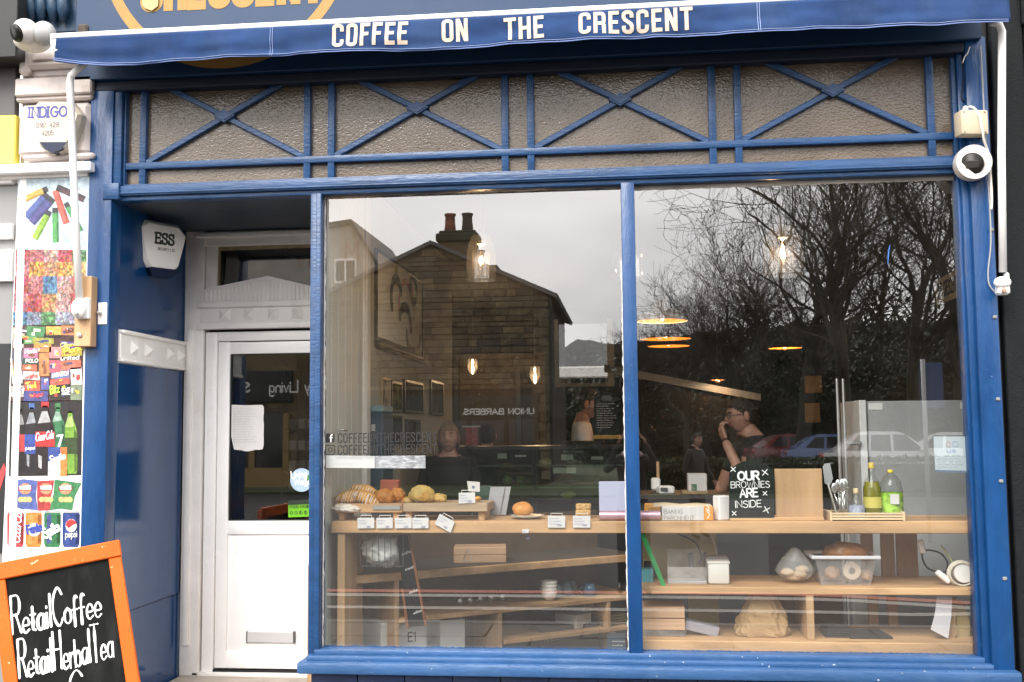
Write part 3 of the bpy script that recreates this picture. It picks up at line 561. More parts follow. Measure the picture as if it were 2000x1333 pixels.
def chimney(cx, cyy, z0, z1, ww, pots):
    st_ = ob('chimney_stack', cb(cx-ww/2, cx+ww/2, cyy-.5, cyy+.25, z0, z1-.35, .02), STONE[1], house)
    ob('chimney_cap', mg(cb(cx-ww/2-.09, cx+ww/2+.09, cyy-.6, cyy+.35, z1-.38, z1-.1, .06, 2), cb(cx-ww/2, cx+ww/2, cyy-.5, cyy+.25, z1-.1, z1, .05, 2)), mat('mossy_cap', (.04, .042, .025), .95, var=.4, bump=.5), house)
    for i, (px, c) in enumerate(pots):
        ob('chimney_pot', lathe([(.2, 0), (.17, .3), (.16, .55), (.19, .56), (.19, .62), (.14, .62)], (px, cyy-.12, z1-.02), 14), c, house, True)
PR, PBk = mat('red_clay_pot', (.24, .08, .045), .8, var=.2), mat('sooty_clay_pot', (.07, .05, .04), .9, var=.3)
chimney(cx, GY-.2, az-.5, RP(893, 450, DST).z, 1.2, ((RP(876, 440, DST).x, PR), (RP(910, 440, DST).x, PBk)))
c2 = RP(947, 520, DST+5); chimney(c2.x, c2.y, az-.9, c2.z, 1.0, ((c2.x-.2, PBk),))
ob('downpipe', tube([(axx+hw+.06, GY+.05, 0), (axx+hw+.06, GY+.05, ez-.15)], .05, 8), BLACK, house)
ob('quoins', mg(*[cb(axx+hw-(.5 if i % 2 else .32), axx+hw+.02, GY-.1, GY+.035, .1+i*.3, .38+i*.3, .015) for i in range(18)]), STONE[4], house)
# its shopfront with the sign that reads backwards in the glass
SHF = mat('dark_green_shopfront', (.014, .020, .014), .4)
sz = RP(975, 803, DST).z; xl, xr = RP(880, 803, DST).x, RP(1075, 803, DST).x
sf = ob('shopfront', mg(bx(axx-hw+.3, axx+hw-.35, GY+.0, GY+.12, 2.0, 2.75), bx(axx-hw+.3, axx+hw-.35, GY, GY+.1, -.1, .5), *[bx(x-.06, x+.06, GY, GY+.1, .5, 2.0) for x in (axx-hw+.36, axx-2.2, axx-.6, axx+1.2, axx+2.4, axx+hw-.42)]), SHF, house)
ob('shop_window', bx(axx-hw+.35, axx+hw-.4, GY-.01, GY+.02, .5, 2.0), mat('dim_shop_glass', (.02, .022, .022), .12), sf)
wL, wR = RP(1043, 803, DST).x, RP(905, 803, DST).x
hh = .17; ln = wL-wR; ww = text_w('UNION BARBERS.', REG, .2)
ob('lettering', text_g('UNION BARBERS.', (wL, GY+.122, sz-hh/2-.02), (-1, 0, 0), Z3, hh, .22, REG, .2, ln/hh/ww), mat('sign_white', (.75, .75, .73), .6), sf)

# ------------------------------------------------------------------ rendered gable house further off
REND = mat('pale_render', (.42, .39, .35), .9, var=.14, vs=2, bump=.2, bs=40, stain=((.28, .2, .15), 1.2, .6, .8))
q0, q1, q2, q3 = RP(560, 470, 46), RP(687, 438, 46), RP(752, 548, 46), RP(752, 620, 46); gy = q0.y
rh = T('rendered_house', 'pale rendered house with faded painted letters reflected behind the stone gable', 'house', ((q0.x+q2.x)/2, gy-4, -.1))
ob('wall', prism([(q0.x-4, -.1), (q3.x, -.1), (q2.x, q2.z), (q1.x, q1.z), (q0.x-4, q1.z-.9)], gy-8, gy), REND, rh)
ob('roof', mg(prism([(q1.x, q1.z), (q2.x+.25, q2.z-.25), (q2.x+.25, q2.z-.05), (q1.x, q1.z+.2)], gy-8.2, gy+.15), prism([(q1.x, q1.z), (q1.x, q1.z+.2), (q0.x-4.3, q1.z-.7), (q0.x-4.3, q1.z-.95)], gy-8.2, gy+.15)), SLATE, rh)
w1 = RP(675, 530, 46)
wn = ob('window', cb(w1.x-.5, w1.x+.5, gy-.02, gy+.06, w1.z-.55, w1.z+.55, .02), WHITE, rh)
for dx in (-.23, .23): ob('pane', bx(w1.x+dx-.19, w1.x+dx+.19, gy+.05, gy+.066, w1.z-.45, w1.z+.45), CARGL, wn)
l1 = RP(700, 505, 46); ob('lettering', text_g('M & N', (l1.x, gy+.003, l1.z), (-1, 0, 0), Z3, .75, .2, REG, .4), mat('faded_red_sign', (.33, .22, .18), .9, var=.3, vs=3), rh)
# low shop row that shows in the door glass
gd = 1.0
s0_, s1_ = RP(400, 760, 33, gd), RP(650, 760, 33, gd); sy = s0_.y
row = T('shop_row', 'stone shop row with a dark sign board reflected in the door glass', 'shop', ((s0_.x+s1_.x)/2, sy-3, -.1))
xa_, xb_ = s0_.x-1.5, axx-hw-.35
ob('wall', bx(xa_, xb_, sy-6, sy, -.1, 4.8), STONE[2], row)
ob('sign_board', cb(xa_+.3, xb_-.1, sy, sy+.14, RP(540, 785, 33, gd).z, RP(540, 725, 33, gd).z, .01), mat('black_sign', (.012, .013, .013), .5), row)
ls = RP(607, 766, 33, gd); ob('lettering', text_g('y Living', (ls.x, sy+.142, ls.z), (-1, 0, 0), Z3, .36, .13, SER, .16), mat('sign_white', (.7, .7, .7), .6), row)
ls = RP(490, 766, 33, gd); ob('lettering', text_g('s', (ls.x, sy+.142, ls.z), (-1, 0, 0), Z3, .5, .13, SER), MATS['sign_white'], row)
ob('roof', prism([(xa_-.1, 4.75), (xb_+.05, 4.75), (xb_+.05, 6.2), (xa_-.1, 6.2)], sy-6.2, sy-1.5), SLATE, row)
dz = ob('shopfront', mg(bx(xa_+.3, xb_-.1, sy-.02, sy+.1, -.1, .55), *[bx(x-.09, x+.09, sy-.02, sy+.12, .55, 2.25) for x in (xa_+.4, xa_+1.9, xa_+3.1, xb_-.3)]), mat('ochre_joinery', (.26, .17, .06), .6), row)
ob('shop_window', bx(xa_+.35, xb_-.2, sy-.01, sy+.02, .55, 2.25), mat('dim_shop_glass', (.02, .022, .022), .12), dz)
# ------------------------------------------------------------------ shopfront
XL0, XL1, XP0, XP1, XM0, XM1, XR0, XR1 = -2.935, -2.803, -1.688, -1.632, -.024, .047, 1.677, 1.82
ZS, ZB0, ZB1, ZT = .485, 2.885, 2.965, 3.60
DY = .97
front = T('shopfront', 'blue painted timber shopfront with two large panes and a glazed transom', 'shopfront', (-.55, 0, 0))
def fb(name, x0, x1, y0, y1, z0, z1, m=BLUEH, c=.005, par=front): return ob(name, cb(x0, x1, y0, y1, z0, z1, c, 2), m, par, 'auto')
pl = fb('pilaster', XL0, XL1, -.06, .06, 0, 3.58, BLUE)
fb('pilaster_strip', XL0-.045, XL0-.004, -.035, .03, 0, 3.5, BLUE, par=pl)
pr = fb('pilaster', XR0+.045, XR1+.01, -.07, .08, .40, 3.58, BLUE, .012)
fb('pilaster_bead', XR0+.012, XR0+.047, -.045, .06, .44, 3.58, BLUE, par=pr)
fb('pilaster_bead', XR0-.004, XR0+.016, -.02, .06, .46, 3.58, BLUE, par=pr)
fb('post', XP0, XP1, -.035, .085, ZS-.07, ZB0+.01)
fb('post_bead', XP1-.022, XP1+.006, -.048, .0, ZS-.04, ZB0+.003, BLUEH, .003)
fb('mullion', XM0, XM1, -.04, .085, ZS-.05, ZB0+.01, BLUE, .006)
# head beam with its mouldings
bm_ = fb('head_beam', XL1-.045, XR0+.01, -.055, .07, ZB0+.025, ZB1)
fb('moulding', XL1-.045, XR0+.01, -.035, .05, ZB0, ZB0+.03, par=bm_)
fb('moulding', XL1-.01, XR0+.01, -.03, .05, ZB1-.005, ZB1+.014, par=bm_)
fb('moulding', XL1-.045, XR0+.012, -.062, -.04, ZB0+.034, ZB0+.042, par=bm_, c=.002)
fb('end_block', XL1-.05, XL1+.045, -.068, .03, ZB0+.005, ZB1+.015, par=bm_)
fb('stile', XL1, XL1+.045, -.05, .06, ZB1, ZT)
fb('stile', XL1+.047, XL1+.06, -.03, .05, ZB1, ZT)
fb('stile', XR0-.012, XR0+.012, -.03, .05, ZB1, ZT)
# transom bars
fb('transom_bar', XL1+.06, XR0-.012, -.03, .03, 3.062, 3.100)
vx = [P(a, 250).x for a in (283, 602, 649, 987, 1037, 1391, 1441, 1817)]
for x in vx: fb('glazing_bar', x-.0185, x+.0185, -.026, .03, ZB1, ZT, c=.004)
for a, b in ((0, 1), (2, 3), (4, 5), (6, 7)):
    x0, x1, z0, z1 = vx[a]+.0185, vx[b]-.0185, 3.10, 3.585; ln = math.hypot(x1-x0, z1-z0); an = math.atan2(z1-z0, x1-x0); cx_, cz_ = (x0+x1)/2, (z0+z1)/2
    for s, yo in ((1, 0), (-1, .003)):
        g = cb(-ln/2, ln/2, -.021+yo, .025, -.0155, .0155, .004); g = tf(g, Matrix.Translation((cx_, 0, cz_)) @ Matrix.Rotation(-an*s, 4, 'Y')); ob('diagonal_bar', g, BLUEH, front, 'auto')
    ob('diamond_boss', mg(prism([(cx_-.062, cz_), (cx_, cz_-.036), (cx_+.062, cz_), (cx_, cz_+.036)], -.034, 0), prism([(cx_-.048, cz_), (cx_, cz_-.027), (cx_+.048, cz_), (cx_, cz_+.027)], -.039, 0)), BLUEH, front)
# hammered glass in the transom
def hammered():
    m = bpy.data.materials.new('hammered_glass'); m.use_nodes = True; t = m.node_tree; b = t.nodes['Principled BSDF']
    b.inputs['Base Color'].default_value = (.105, .088, .072, 1); b.inputs['Roughness'].default_value = .19; b.inputs['IOR'].default_value = 1.55
    g = _n(t, 'ShaderNodeNewGeometry'); v = _n(t, 'ShaderNodeTexVoronoi', feature='SMOOTH_F1'); v.inputs['Scale'].default_value = 110
    n = _n(t, 'ShaderNodeTexNoise'); n.inputs['Scale'].default_value = 60; n.inputs['Detail'].default_value = 2
    ad = _n(t, 'ShaderNodeMath', operation='ADD'); bp = _n(t, 'ShaderNodeBump'); bp.inputs['Strength'].default_value = .21; bp.inputs['Distance'].default_value = .006
    mpn = _n(t, 'ShaderNodeMapping'); mpn.inputs['Rotation'].default_value = (0, .6, 0); mpn.inputs['Scale'].default_value = (.75, 1, 1.2)
    t.links.new(g.outputs['Position'], mpn.inputs[0]); t.links.new(mpn.outputs[0], v.inputs['Vector']); t.links.new(mpn.outputs[0], n.inputs['Vector'])
    t.links.new(v.outputs['Distance'], ad.inputs[0]); t.links.new(n.outputs[0], ad.inputs[1]); t.links.new(ad.outputs[0], bp.inputs['Height']); t.links.new(bp.outputs[0], b.inputs['Normal'])
    n2 = _n(t, 'ShaderNodeTexNoise'); n2.inputs['Scale'].default_value = 2.5; n2.inputs['Detail'].default_value = 6
    cr = _n(t, 'ShaderNodeValToRGB'); cr.color_ramp.elements[0].position = .3; cr.color_ramp.elements[1].position = .75
    cr.color_ramp.elements[0].color = (.080, .059, .041, 1); cr.color_ramp.elements[1].color = (.145, .112, .084, 1)
    t.links.new(g.outputs['Position'], n2.inputs['Vector']); t.links.new(n2.outputs[0], cr.inputs[0]); t.links.new(cr.outputs[0], b.inputs['Base Color'])
    return m
HAM = hammered()
ex = [XL1+.06]+vx+[XR0-.012]
for i in range(len(ex)-1):
    for z0, z1 in ((ZB1+.005, 3.07), (3.095, ZT)):
        a_, b_ = ex[i]+(.0 if i == 0 else .01), ex[i+1]-(.0 if i == len(ex)-2 else .01)
        g = ([(a_, .008, z0), (b_, .008, z0), (b_, .008, z1), (a_, .008, z1), (a_, .014, z0), (b_, .014, z0), (b_, .014, z1), (a_, .014, z1)], bx(0, 1, 0, 1, 0, 1)[1])
        ob('transom_pane', g, HAM, front)
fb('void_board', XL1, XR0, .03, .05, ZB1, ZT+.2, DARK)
# big panes with putty lines
for a_, b_ in ((XP1, XM0), (XM1, XR0)):
    pn = ob('window_pane', ([(a_-.005, GLASS_Y, ZS-.01), (b_+.005, GLASS_Y, ZS-.01), (b_+.005, GLASS_Y, ZB0+.005), (a_-.005, GLASS_Y, ZB0+.005)], [(0, 1, 2, 3)]), GLASS, front)
PUT = mat('flaking_putty', (.66, .64, .61), .8, var=.3, vs=30, bump=.6, bs=90)
def ragged(x0, x1, z0, z1, hor=True, n=60, amp=.006):
    pts = []; rdd = random.Random(int(x0*1000)+int(z0*77))
    if hor: return flat([(x0, z0), (x1, z0)]+[(x1-(x1-x0)*i/n, z1+rdd.uniform(-amp, amp)) for i in range(n+1)], GLASS_Y-.004)
    return flat([(x0, z0), (x0, z1)]+[(x1+rdd.uniform(-amp, amp), z1-(z1-z0)*i/n) for i in range(n+1)], GLASS_Y-.005)
ob('putty', mg(ragged(XM1+.002, XR0-.006, ZB0-.001, ZB0-.022, amp=.003), ragged(XP1+.008, XM0-.002, ZB0-.001, ZB0-.006, amp=.004)), mat('dull_putty', (.5, .46, .42), .8, var=.3), front)
ob('putty', mg(ragged(XP1+.004, XP1+.012, ZS, ZB0, False, 90, .003), ragged(XM0-.001, XM0-.006, ZS, ZB0-.4, False, 90, .003), ), PUT, front)
ob('sill_putty', mg(ragged(XP1, XM0, ZS-.01, ZS+.004, True, 140, .003), ragged(XM1, XR0-.1, ZS-.01, ZS+.003, True, 140, .003)), BLUEW, front)
# sill and stall riser
sl = fb('sill', XP0-.03, XR1+.02, -.13, .06, .374, .434, BLUEW, .012)
fb('sill_bead', XP1-.02, XR0+.02, -.05, .05, .455, ZS+.0, BLUEW, .006, sl)
fb('sill_step', XP0+.005, XR0+.05, -.085, .05, .432, .458, BLUEW, .006, sl)
nb = 14; x0 = XP0+.02; wd = (XR1-.02-x0)/nb
for i in range(nb): fb('riser_board', x0+i*wd+.002, x0+(i+1)*wd-.002, -.045, 0, .0, .376, BLUED, .004)
fb('riser_backing', XP0+.03, XR1-.03, -.02, .02, .0, .37, BLUED)
# fascia sign
fas = T('fascia_sign', 'blue fascia board with gold ring and partly hidden gold lettering', 'sign', (-.55, -.1, 3.56))
FY = -.10
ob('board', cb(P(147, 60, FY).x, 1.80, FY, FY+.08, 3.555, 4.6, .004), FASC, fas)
ob('soffit_lip', cb(XL0, 1.81, FY+.036, .06, 3.50, 3.556, .006), mat('shaded_soffit_paint', (.004, .011, .03), .6), fas)  # near-black colour carries the shade under the awning
ca, cb_, cr_ = P(222, 0, FY), P(662, 0, FY), P(450, 135, FY); hwid = (cb_.x-ca.x)/2; sag = (ca.z+cb_.z)/2-cr_.z; RR = (hwid**2+sag**2)/(2*sag); ccx, ccz = (ca.x+cb_.x)/2, cr_.z+RR
ring = [(ccx+math.cos(2*PI*i/96)*(RR-.033), ccz+math.sin(2*PI*i/96)*(RR-.033)) for i in range(97)]
v, f = rib(ring, .058, False); ob('gold_ring', ([(a, FY-.0012, b) for a, b in v], f), GOLD, fas)
ob('lettering', ptext('CRESCENT', (283, 16), (625, -2), 92, FY, .2, CON, .22, rnd=False, lift=.0016), GOLD, fas)
pk = ppoly([(277, -6), (279, 10), (284, 17), (297, 22), (309, 13), (310, -6)], FY-.006); ob('peeling_vinyl', prism(pk, FY-.012, FY-.008), mat('peeled_gold', (.5, .33, .14), .5), fas)

# ------------------------------------------------------------------ recessed entrance
ent = T('entrance_porch', 'recessed blue entrance porch lined with panels beside the window', 'porch', (-2.25, .5, 0))
ob('side_panel', cb(XL1-.06, XL1-.0, .061, DY, .62, 2.0, .004), BLUEG, ent)
ob('side_panel', cb(XL1-.06, XL1-.012, .061, DY, 0., .618, .004), BLUEG, ent)
ob('side_panel', cb(XL1-.06, XL1-.006, .061, DY, 2.19, 2.90, .004), BLUEG, ent)
zr0, zr1 = 2.005, 2.185
rl = ob('dado_rail', cb(XL1-.05, XL1+.012, .062, DY-.01, zr0+.018, zr1-.02, .004), WHITE, ent)
ob('rail_edge', mg(cb(XL1-.05, XL1+.03, .062, DY-.01, zr1-.022, zr1, .006), cb(XL1-.05, XL1+.024, .062, DY-.01, zr0, zr0+.02, .006)), WHITE, rl)
def pyramid(cx, cyy, cz, s, nrm):
    if nrm == 'x': v = [(cx, cyy-s, cz-s), (cx, cyy+s, cz-s), (cx, cyy+s, cz+s), (cx, cyy-s, cz+s), (cx+s*.75, cyy, cz)]
    else: v = [(cx-s, cyy, cz-s), (cx+s, cyy, cz-s), (cx+s, cyy, cz+s), (cx-s, cyy, cz+s), (cx, cyy-s*.75, cz)]
    return v, [(0, 1, 4), (1, 2, 4), (2, 3, 4), (3, 0, 4), (3, 2, 1, 0)]
for yy in (.22, .40, .70, .86): ob('stud', pyramid(XL1+.012, yy, 2.095, .04, 'x'), WHITE, rl)
ob('ceiling_board', cb(XL1-.03, XP0+.02, .062, DY, 2.895, 2.93, .003), mat('porch_ceiling_paint', (.018, .03, .045), .4, var=.2), ent)
ob('corner_strip', cb(XL1-.05, XL1+.0, DY-.05, DY-.002, .62, 2.0, .003), BLUE, ent)
ob('doorstep', cb(XL1+.0, XP0+.02, .02, DY+.1, 0.0, .115, .01), mat('worn_step_stone', (.36, .31, .26), .85, var=.2, bump=.3), ent)
# door wall: timber surround, pediment, fanlight
xa, xb = -2.802, XP1-.005
sur = T('door_surround', 'white timber door surround with pediment and small fanlight above', 'door frame', ((xa+xb)/2, DY, .115))
fbw = lambda name, x0, x1, y0, y1, z0, z1, c=.005, m=WHITE, par=sur: ob(name, cb(x0, x1, y0, y1, z0, z1, c, 2), m, par, 'auto')
fbw('jamb', xa, xa+.122, DY-.03, DY+.09, .115, 2.9); fbw('jamb_bead', xa+.02, xa+.06, DY-.045, DY, .3, 2.26)
fbw('jamb', xb-.09, xb, DY-.03, DY+.09, .115, 2.9)
fbw('head', xa, xb, DY-.02, DY+.09, 2.80, 2.895); fbw('head_bead', xa+.07, xb, DY-.04, DY, 2.855, 2.885)
z = P(480, 640, DY).z; ztop = P(480, 597, DY).z
fbw('frieze', xa+.10, xb-.08, DY-.035, DY+.06, z+.0, ztop); fbw('cornice', xa+.09, xb-.08, DY-.06, DY+.03, ztop-.015, ztop+.02); fbw('cornice', xa+.09, xb-.08, DY-.055, DY+.03, z-.01, z+.025)
for i in range(6): ob('stud', pyramid(-2.535+i*.158, DY-.035, (z+ztop)/2+.008, .036, 'y'), WHITE, sur)
pt = ppoly([(396, 595), (396, 568), (527, 541), (660, 572), (660, 595)], DY); ob('pediment', prism(pt, DY-.04, DY+.03), WHITE, sur)
for i in range(30):
    px = 405+i*8.2; top = 566-(24*(px-396)/131 if px < 527 else 24*(1-(px-527)/131))+7
    ob('flute', cb(P(px, 580, DY).x, P(px+4.4, 580, DY).x, DY-.047, DY-.038, P(px, 590, DY).z, P(px, top, DY).z, .003), WHITE, sur)
fl = ppoly([(425, 472), (640, 470), (640, 590), (425, 590)], DY+.03)
for nm, r in (('fanlight_stile', (402, 462, 424, 570)), ('fanlight_rail', (402, 448, 660, 474))): ob(nm, pbox(*r, DY-.014, .06), WHITE, sur)
ob('fanlight_bead', mg(pbox(421, 473, 428, 570, DY+.005, .03, .002), pbox(421, 472, 640, 486, DY+.005, .03, .002)), mat('old_varnish', (.30, .24, .14), .5, var=.3, vs=20), sur)
ob('fanlight_pane', flat(fl, DY+.04), GLASS2, sur)
# the door
d0, d1, dzb, dzt = P(399, 900, DY).x, xb-.09, .135, P(480, 648, DY).z
door = T('shop_door', 'white plastic half-glazed front door with letterbox', 'door', ((d0+d1)/2, DY, .115))
def dbx(name, x0, x1, y0, y1, z0, z1, c=.006, m=UPVC): return ob(name, cb(x0, x1, y0, y1, z0, z1, c, 2), m, door, 'auto')
fx = P(420, 900, DY).x; fz = P(480, 665, DY).z
dbx('frame_stile', d0, fx+.005, DY-.005, DY+.07, dzb, dzt); dbx('frame_head', fx, d1, DY-.005, DY+.07, fz-.004, dzt); dbx('frame_stile', d1-.05, d1, DY-.005, DY+.07, dzb, dzt)
gx0, gz0, gz1 = P(446, 860, DY).x, P(500, 1018, DY).z, P(500, 691, DY).z; gx1 = d1-.15
dbx('leaf_stile', fx+.008, gx0, DY+.008, DY+.065, dzb+.02, fz-.008); dbx('leaf_stile', gx1, d1-.055, DY+.008, DY+.065, dzb+.02, fz-.008)
dbx('leaf_rail', gx0-.004, gx1+.004, DY+.01, DY+.065, gz1, fz-.010); dbx('leaf_rail', gx0-.004, gx1+.004, DY+.01, DY+.065, gz0-.085, gz0); dbx('leaf_rail', gx0-.004, gx1+.004, DY+.01, DY+.065, dzb+.02, dzb+.125)
dbx('lower_panel', gx0-.002, gx1+.002, DY+.022, DY+.055, dzb+.12, gz0-.08, .002)
ob('glazing_gasket', mg(bx(gx0, gx0+.010, DY+.02, DY+.05, gz0, gz1), bx(gx0, gx1, DY+.02, DY+.05, gz0, gz0+.006), bx(gx0, gx1, DY+.02, DY+.05, gz1-.006, gz1)), BLACK, door)
ob('door_glass', flat([(gx0, gz0), (gx1, gz0), (gx1, gz1), (gx0, gz1)], DY+.03), GLASS2, door)
lb = ob('letterbox', pbox(482, 1235, 574, 1256, DY+.008, .016, .003), mat('letterbox_plastic', (.48, .47, .47), .3), door)
ob('letterbox_end', mg(pbox(480.5, 1234, 482.5, 1257, DY+.005, .02, .001), pbox(572, 1234, 575.5, 1257, DY+.005, .02, .001)), mat('grey_plastic', (.09, .09, .09), .4), lb)
dbx('threshold', d0-.05, d1, DY-.03, DY+.06, .113, .136, .004, WHITE)
ob('weather_strip', bx(fx, d1-.05, DY-.002, DY+.03, .136, .150), BLACK, door)
# things stuck on the door glass
PAPER = mat('white_paper', (.62, .60, .59), .8, var=.04, vs=12)
rdd = random.Random(2)
nt_ = [(450, 793), (452, 791), (480, 792), (512, 791), (515, 795)]+[(515+rdd.uniform(-.5, .5), 800+i*7) for i in range(11)]+[(513-i*7, 880+rdd.uniform(-3, 2)) for i in range(9)]+[(451, 850)]
PB = DY+.022
nn = T('paper_notice', 'torn white paper notice taped inside the door glass', 'notice', P(483, 880, PB))
ob('sheet', flat(ppoly(nt_, PB), PB), PAPER, nn)
ob('writing', strokes_g(scrawl(14, .16, .016), P(456, 800, PB-.001), X3, Z3, .0012), mat('faint_ink', (.34, .34, .36), .9), nn)
st = T('round_sticker', 'round pale blue sticker with white wording on the door glass', 'sticker', P(589, 960, PB))
cc = P(589, 938, PB); ob('disc', flat([(cc.x+.073*math.cos(i*PI/18), cc.z+.073*math.sin(i*PI/18)) for i in range(36)], PB), mat('pale_blue_vinyl', (.36, .47, .58), .4), st)
WV = mat('white_vinyl', (.9, .9, .9), .4)
ob('wording', mg(ptext('Living', (569, 934), (599, 932), 13, PB-.001, .16), ptext('Wage', (575, 948), (606, 946), 12, PB-.001, .16)), WV, st)
ob('green_mark', flat(ppoly([(598, 930), (612, 924), (614, 944), (600, 944)], PB-.0012), PB-.0012), mat('green_vinyl', (.06, .22, .06), .4), st)
st = T('hygiene_sticker', 'bright green food hygiene rating sticker at the bottom of the door glass', 'sticker', P(590, 1010, PB))
ob('base', flat(ppoly([(563, 987), (640, 984), (640, 1008), (563, 1011)], PB), PB), mat('lime_vinyl', (.14, .42, .015), .4), st)
ob('header', flat(ppoly([(563, 978), (640, 974), (640, 984), (563, 987)], PB-.0006), PB-.0006), mat('black_vinyl', (.02, .03, .02), .4), st)
ob('wording', mg(ptext('FOOD HYGIENE', (566, 993), (612, 992), 5, PB-.001, .2), *[strokes_g([[(.009*math.cos(a*PI/8), .009*math.sin(a*PI/8)) for a in range(17)]], P(569+i*9.5, 1002, PB-.001), X3, Z3, .002) for i in range(6)], ptext('0 1 2 3 4', (567, 1004), (608, 1003), 5, PB-.001, .16)), mat('black_vinyl', (.02, .03, .02), .4), st)

# ------------------------------------------------------------------ awning
AY = -.34
awn = T('awning', 'blue canvas shop awning folded up with white bar and lettered valance', 'awning', (-.6, AY, 3.5))
zl = (P(104, 73, AY).z+P(1400, 10, AY).z)/2+.004; xl_, xr_ = P(100, 75, AY).x, P(1970, 30, AY).x
ob('front_bar', cb(xl_, xr_, AY-.02, AY+.02, zl-.016, zl+.016, .012, 3), TUBEW, awn, 'auto')
ob('bar_end_cap', prism([(xl_, zl+.014), (xl_+.09, zl-.014), (xl_+.055, zl-.07), (xl_+.02, zl-.085), (xl_+.004, zl-.04)], AY-.012, AY+.012), TUBEW, awn)
zbv = (P(700, 108, AY).z+P(1600, 60, AY).z)/2
nx, nzv = 240, 10; V, Fc = [], []
def vy(x, s): return AY-.018+s*(.011*math.sin(x*7.3)+.006*math.sin(x*17+1)+.026*mnoise.noise((x*2.2, s*2, 3))+.012*mnoise.noise((x*9, s*3, 5)))-.012*s
def vz(x): return zbv+.008*math.sin(x*3.1+.6)+.004*math.sin(x*7.7)+.014*mnoise.noise((x*1.3, 0, 9))
for j in range(nzv+1):
    s = j/nzv
    for i in range(nx+1):
        u = i/nx; x = xl_+.02+(xr_-xl_-.02)*u; e = min(1, (x-xl_)/.5); lift = .045*max(0, 1-(x-xl_)/.33)**1.5
        z0 = zl-.014; z1 = vz(x)+lift; zz = z0+(z1-z0)*s
        V.append((x+.02*max(0, 1-(x-xl_)/.3)*(1-s), vy(x, s)+.035*s*max(0, 1-e), zz))
for j in range(nzv):
    for i in range(nx): a = j*(nx+1)+i; Fc.append((a, a+nx+1, a+nx+2, a+1))
val = ob('valance', (V, Fc), CANVAS, awn, True)
sv = val.modifiers.new('thickness', 'SOLIDIFY'); sv.thickness = .003; sv.offset = 1
def on_val(g, off=.003):
    out = []
    for x, y, z in g[0]:
        s = max(0, min(1, (zl-.014-z)/(zl-.014-vz(x)))); out.append((x, vy(x, s)-off+(y-AY)*1., z))
    return out, g[1]
LB = [('COFFEE', 649, 96, 801, 92), ('ON', 864, 88, 918, 85), ('THE', 985, 85, 1066, 80), ('CRESCENT', 1130, 75, 1355, 63)]
def dens(g, n=0): return g
for wd_, a, b, c, d in LB: ob('lettering', on_val(ptext(wd_, (a+5, b-4), (c-6, d-4), 38, AY, .19, CON, .24, rnd=False, lift=0., fine=.12), .0062), CREAM, val)
hem = [(x, vy(x, .93)-.0042, vz(x)+.045*max(0, 1-(x-xl_)/.33)**1.5+.010) for x in [xl_+.03+(xr_-xl_-.04)*i/300 for i in range(301)]]
ob('hem_stitch', tube(hem, .0012, 4), THREAD, val)
ob('hem_edge', tube([(a, b+.001, c-.010) for a, b, c in hem], .0028, 5), mat('hem_binding', (.17, .24, .5), .8), val)
for px in (533, 1481): 
    for o_ in (-2.2, 2.2):
        x = P(px+o_, 60, AY).x; ob('seam_stitch', tube([(x, vy(x, s/8)-.0042, zl-.014+(vz(x)-zl+.014)*s/8) for s in range(9)], .001, 4), THREAD, val)
#(tf(lathe([(.0, 0), (.075, 0), (.075, 4.62), (.0, 4.62)], n=18, cap=False), Matrix.Translation((-2.9, -.19, 3.66)) @ Matrix.Rotation(PI/2, 4, 'Y')), CANVAS, awn, True)
ob('canopy', ([(xl_+.08, AY+.01, zl), (xr_-.02, AY+.01, zl), (1.74, FY-.005, 3.73), (-2.9, FY-.005, 3.73)], [(0, 1, 2, 3)]), CANVAS, awn)
#(, cb(XL0+.02, 1.80, -.22, FY, 3.565, 3.60, .004), MATS['shaded_soffit_paint'], awn)
# drop arms
def arm(pts, r, name, label):
    return tag(ob(name, tube(pts, r, 12), TUBEW, awn, True), label)
ay = -.16
pa = [P(172, 118, -.30), P(139, 148, -.27), P(137, 160, -.26), P(146, 400, -.2), P(155, 585, ay)]
al = arm(pa, .0195, 'drop_arm', 'bent white awning arm fixed to the timber block over the sweets panel')
h_ = P(155, 603, ay); ob('knuckle', mg(ell((h_.x, ay-.005, h_.z), (.042, .03, .055), 14, 8), cb(h_.x-.03, h_.x+.045, ay+.01, ay+.05, h_.z-.055, h_.z+.06, .006)), TUBEW, al, 'auto')
ob('pivot_bolt', tf(lathe([(.0, 0), (.014, 0), (.012, .012), (0, .014)], n=12), Matrix.Translation((h_.x-.002, ay-.03, h_.z-.03)) @ Matrix.Rotation(PI/2, 4, 'X')), STEEL, al)
pa = [P(1936, 44, -.28), P(1951, 47, -.27), P(1957, 62, -.26), P(1956, 300, -.2), P(1959, 532, ay)]
ar = arm(pa, .019, 'drop_arm', 'straight white awning arm over the charcoal pilaster')
h_ = P(1960, 552, ay); ob('knuckle', mg(ell((h_.x-.005, ay, h_.z), (.042, .03, .03), 14, 8), cb(h_.x-.028, h_.x+.028, ay-.012, ay+.05, h_.z-.06, h_.z-.01, .01), cb(h_.x+.008, h_.x+.03, ay-.005, ay+.03, h_.z, h_.z+.05, .008)), TUBEW, ar, 'auto')
ob('pivot_bolt', tf(lathe([(.0, 0), (.013, 0), (.011, .01), (0, .012)], n=12), Matrix.Translation((h_.x-.004, ay-.012, h_.z-.042)) @ Matrix.Rotation(PI/2, 4, 'X')), mat('rusty_bolt', (.3, .2, .15), .6), ar)

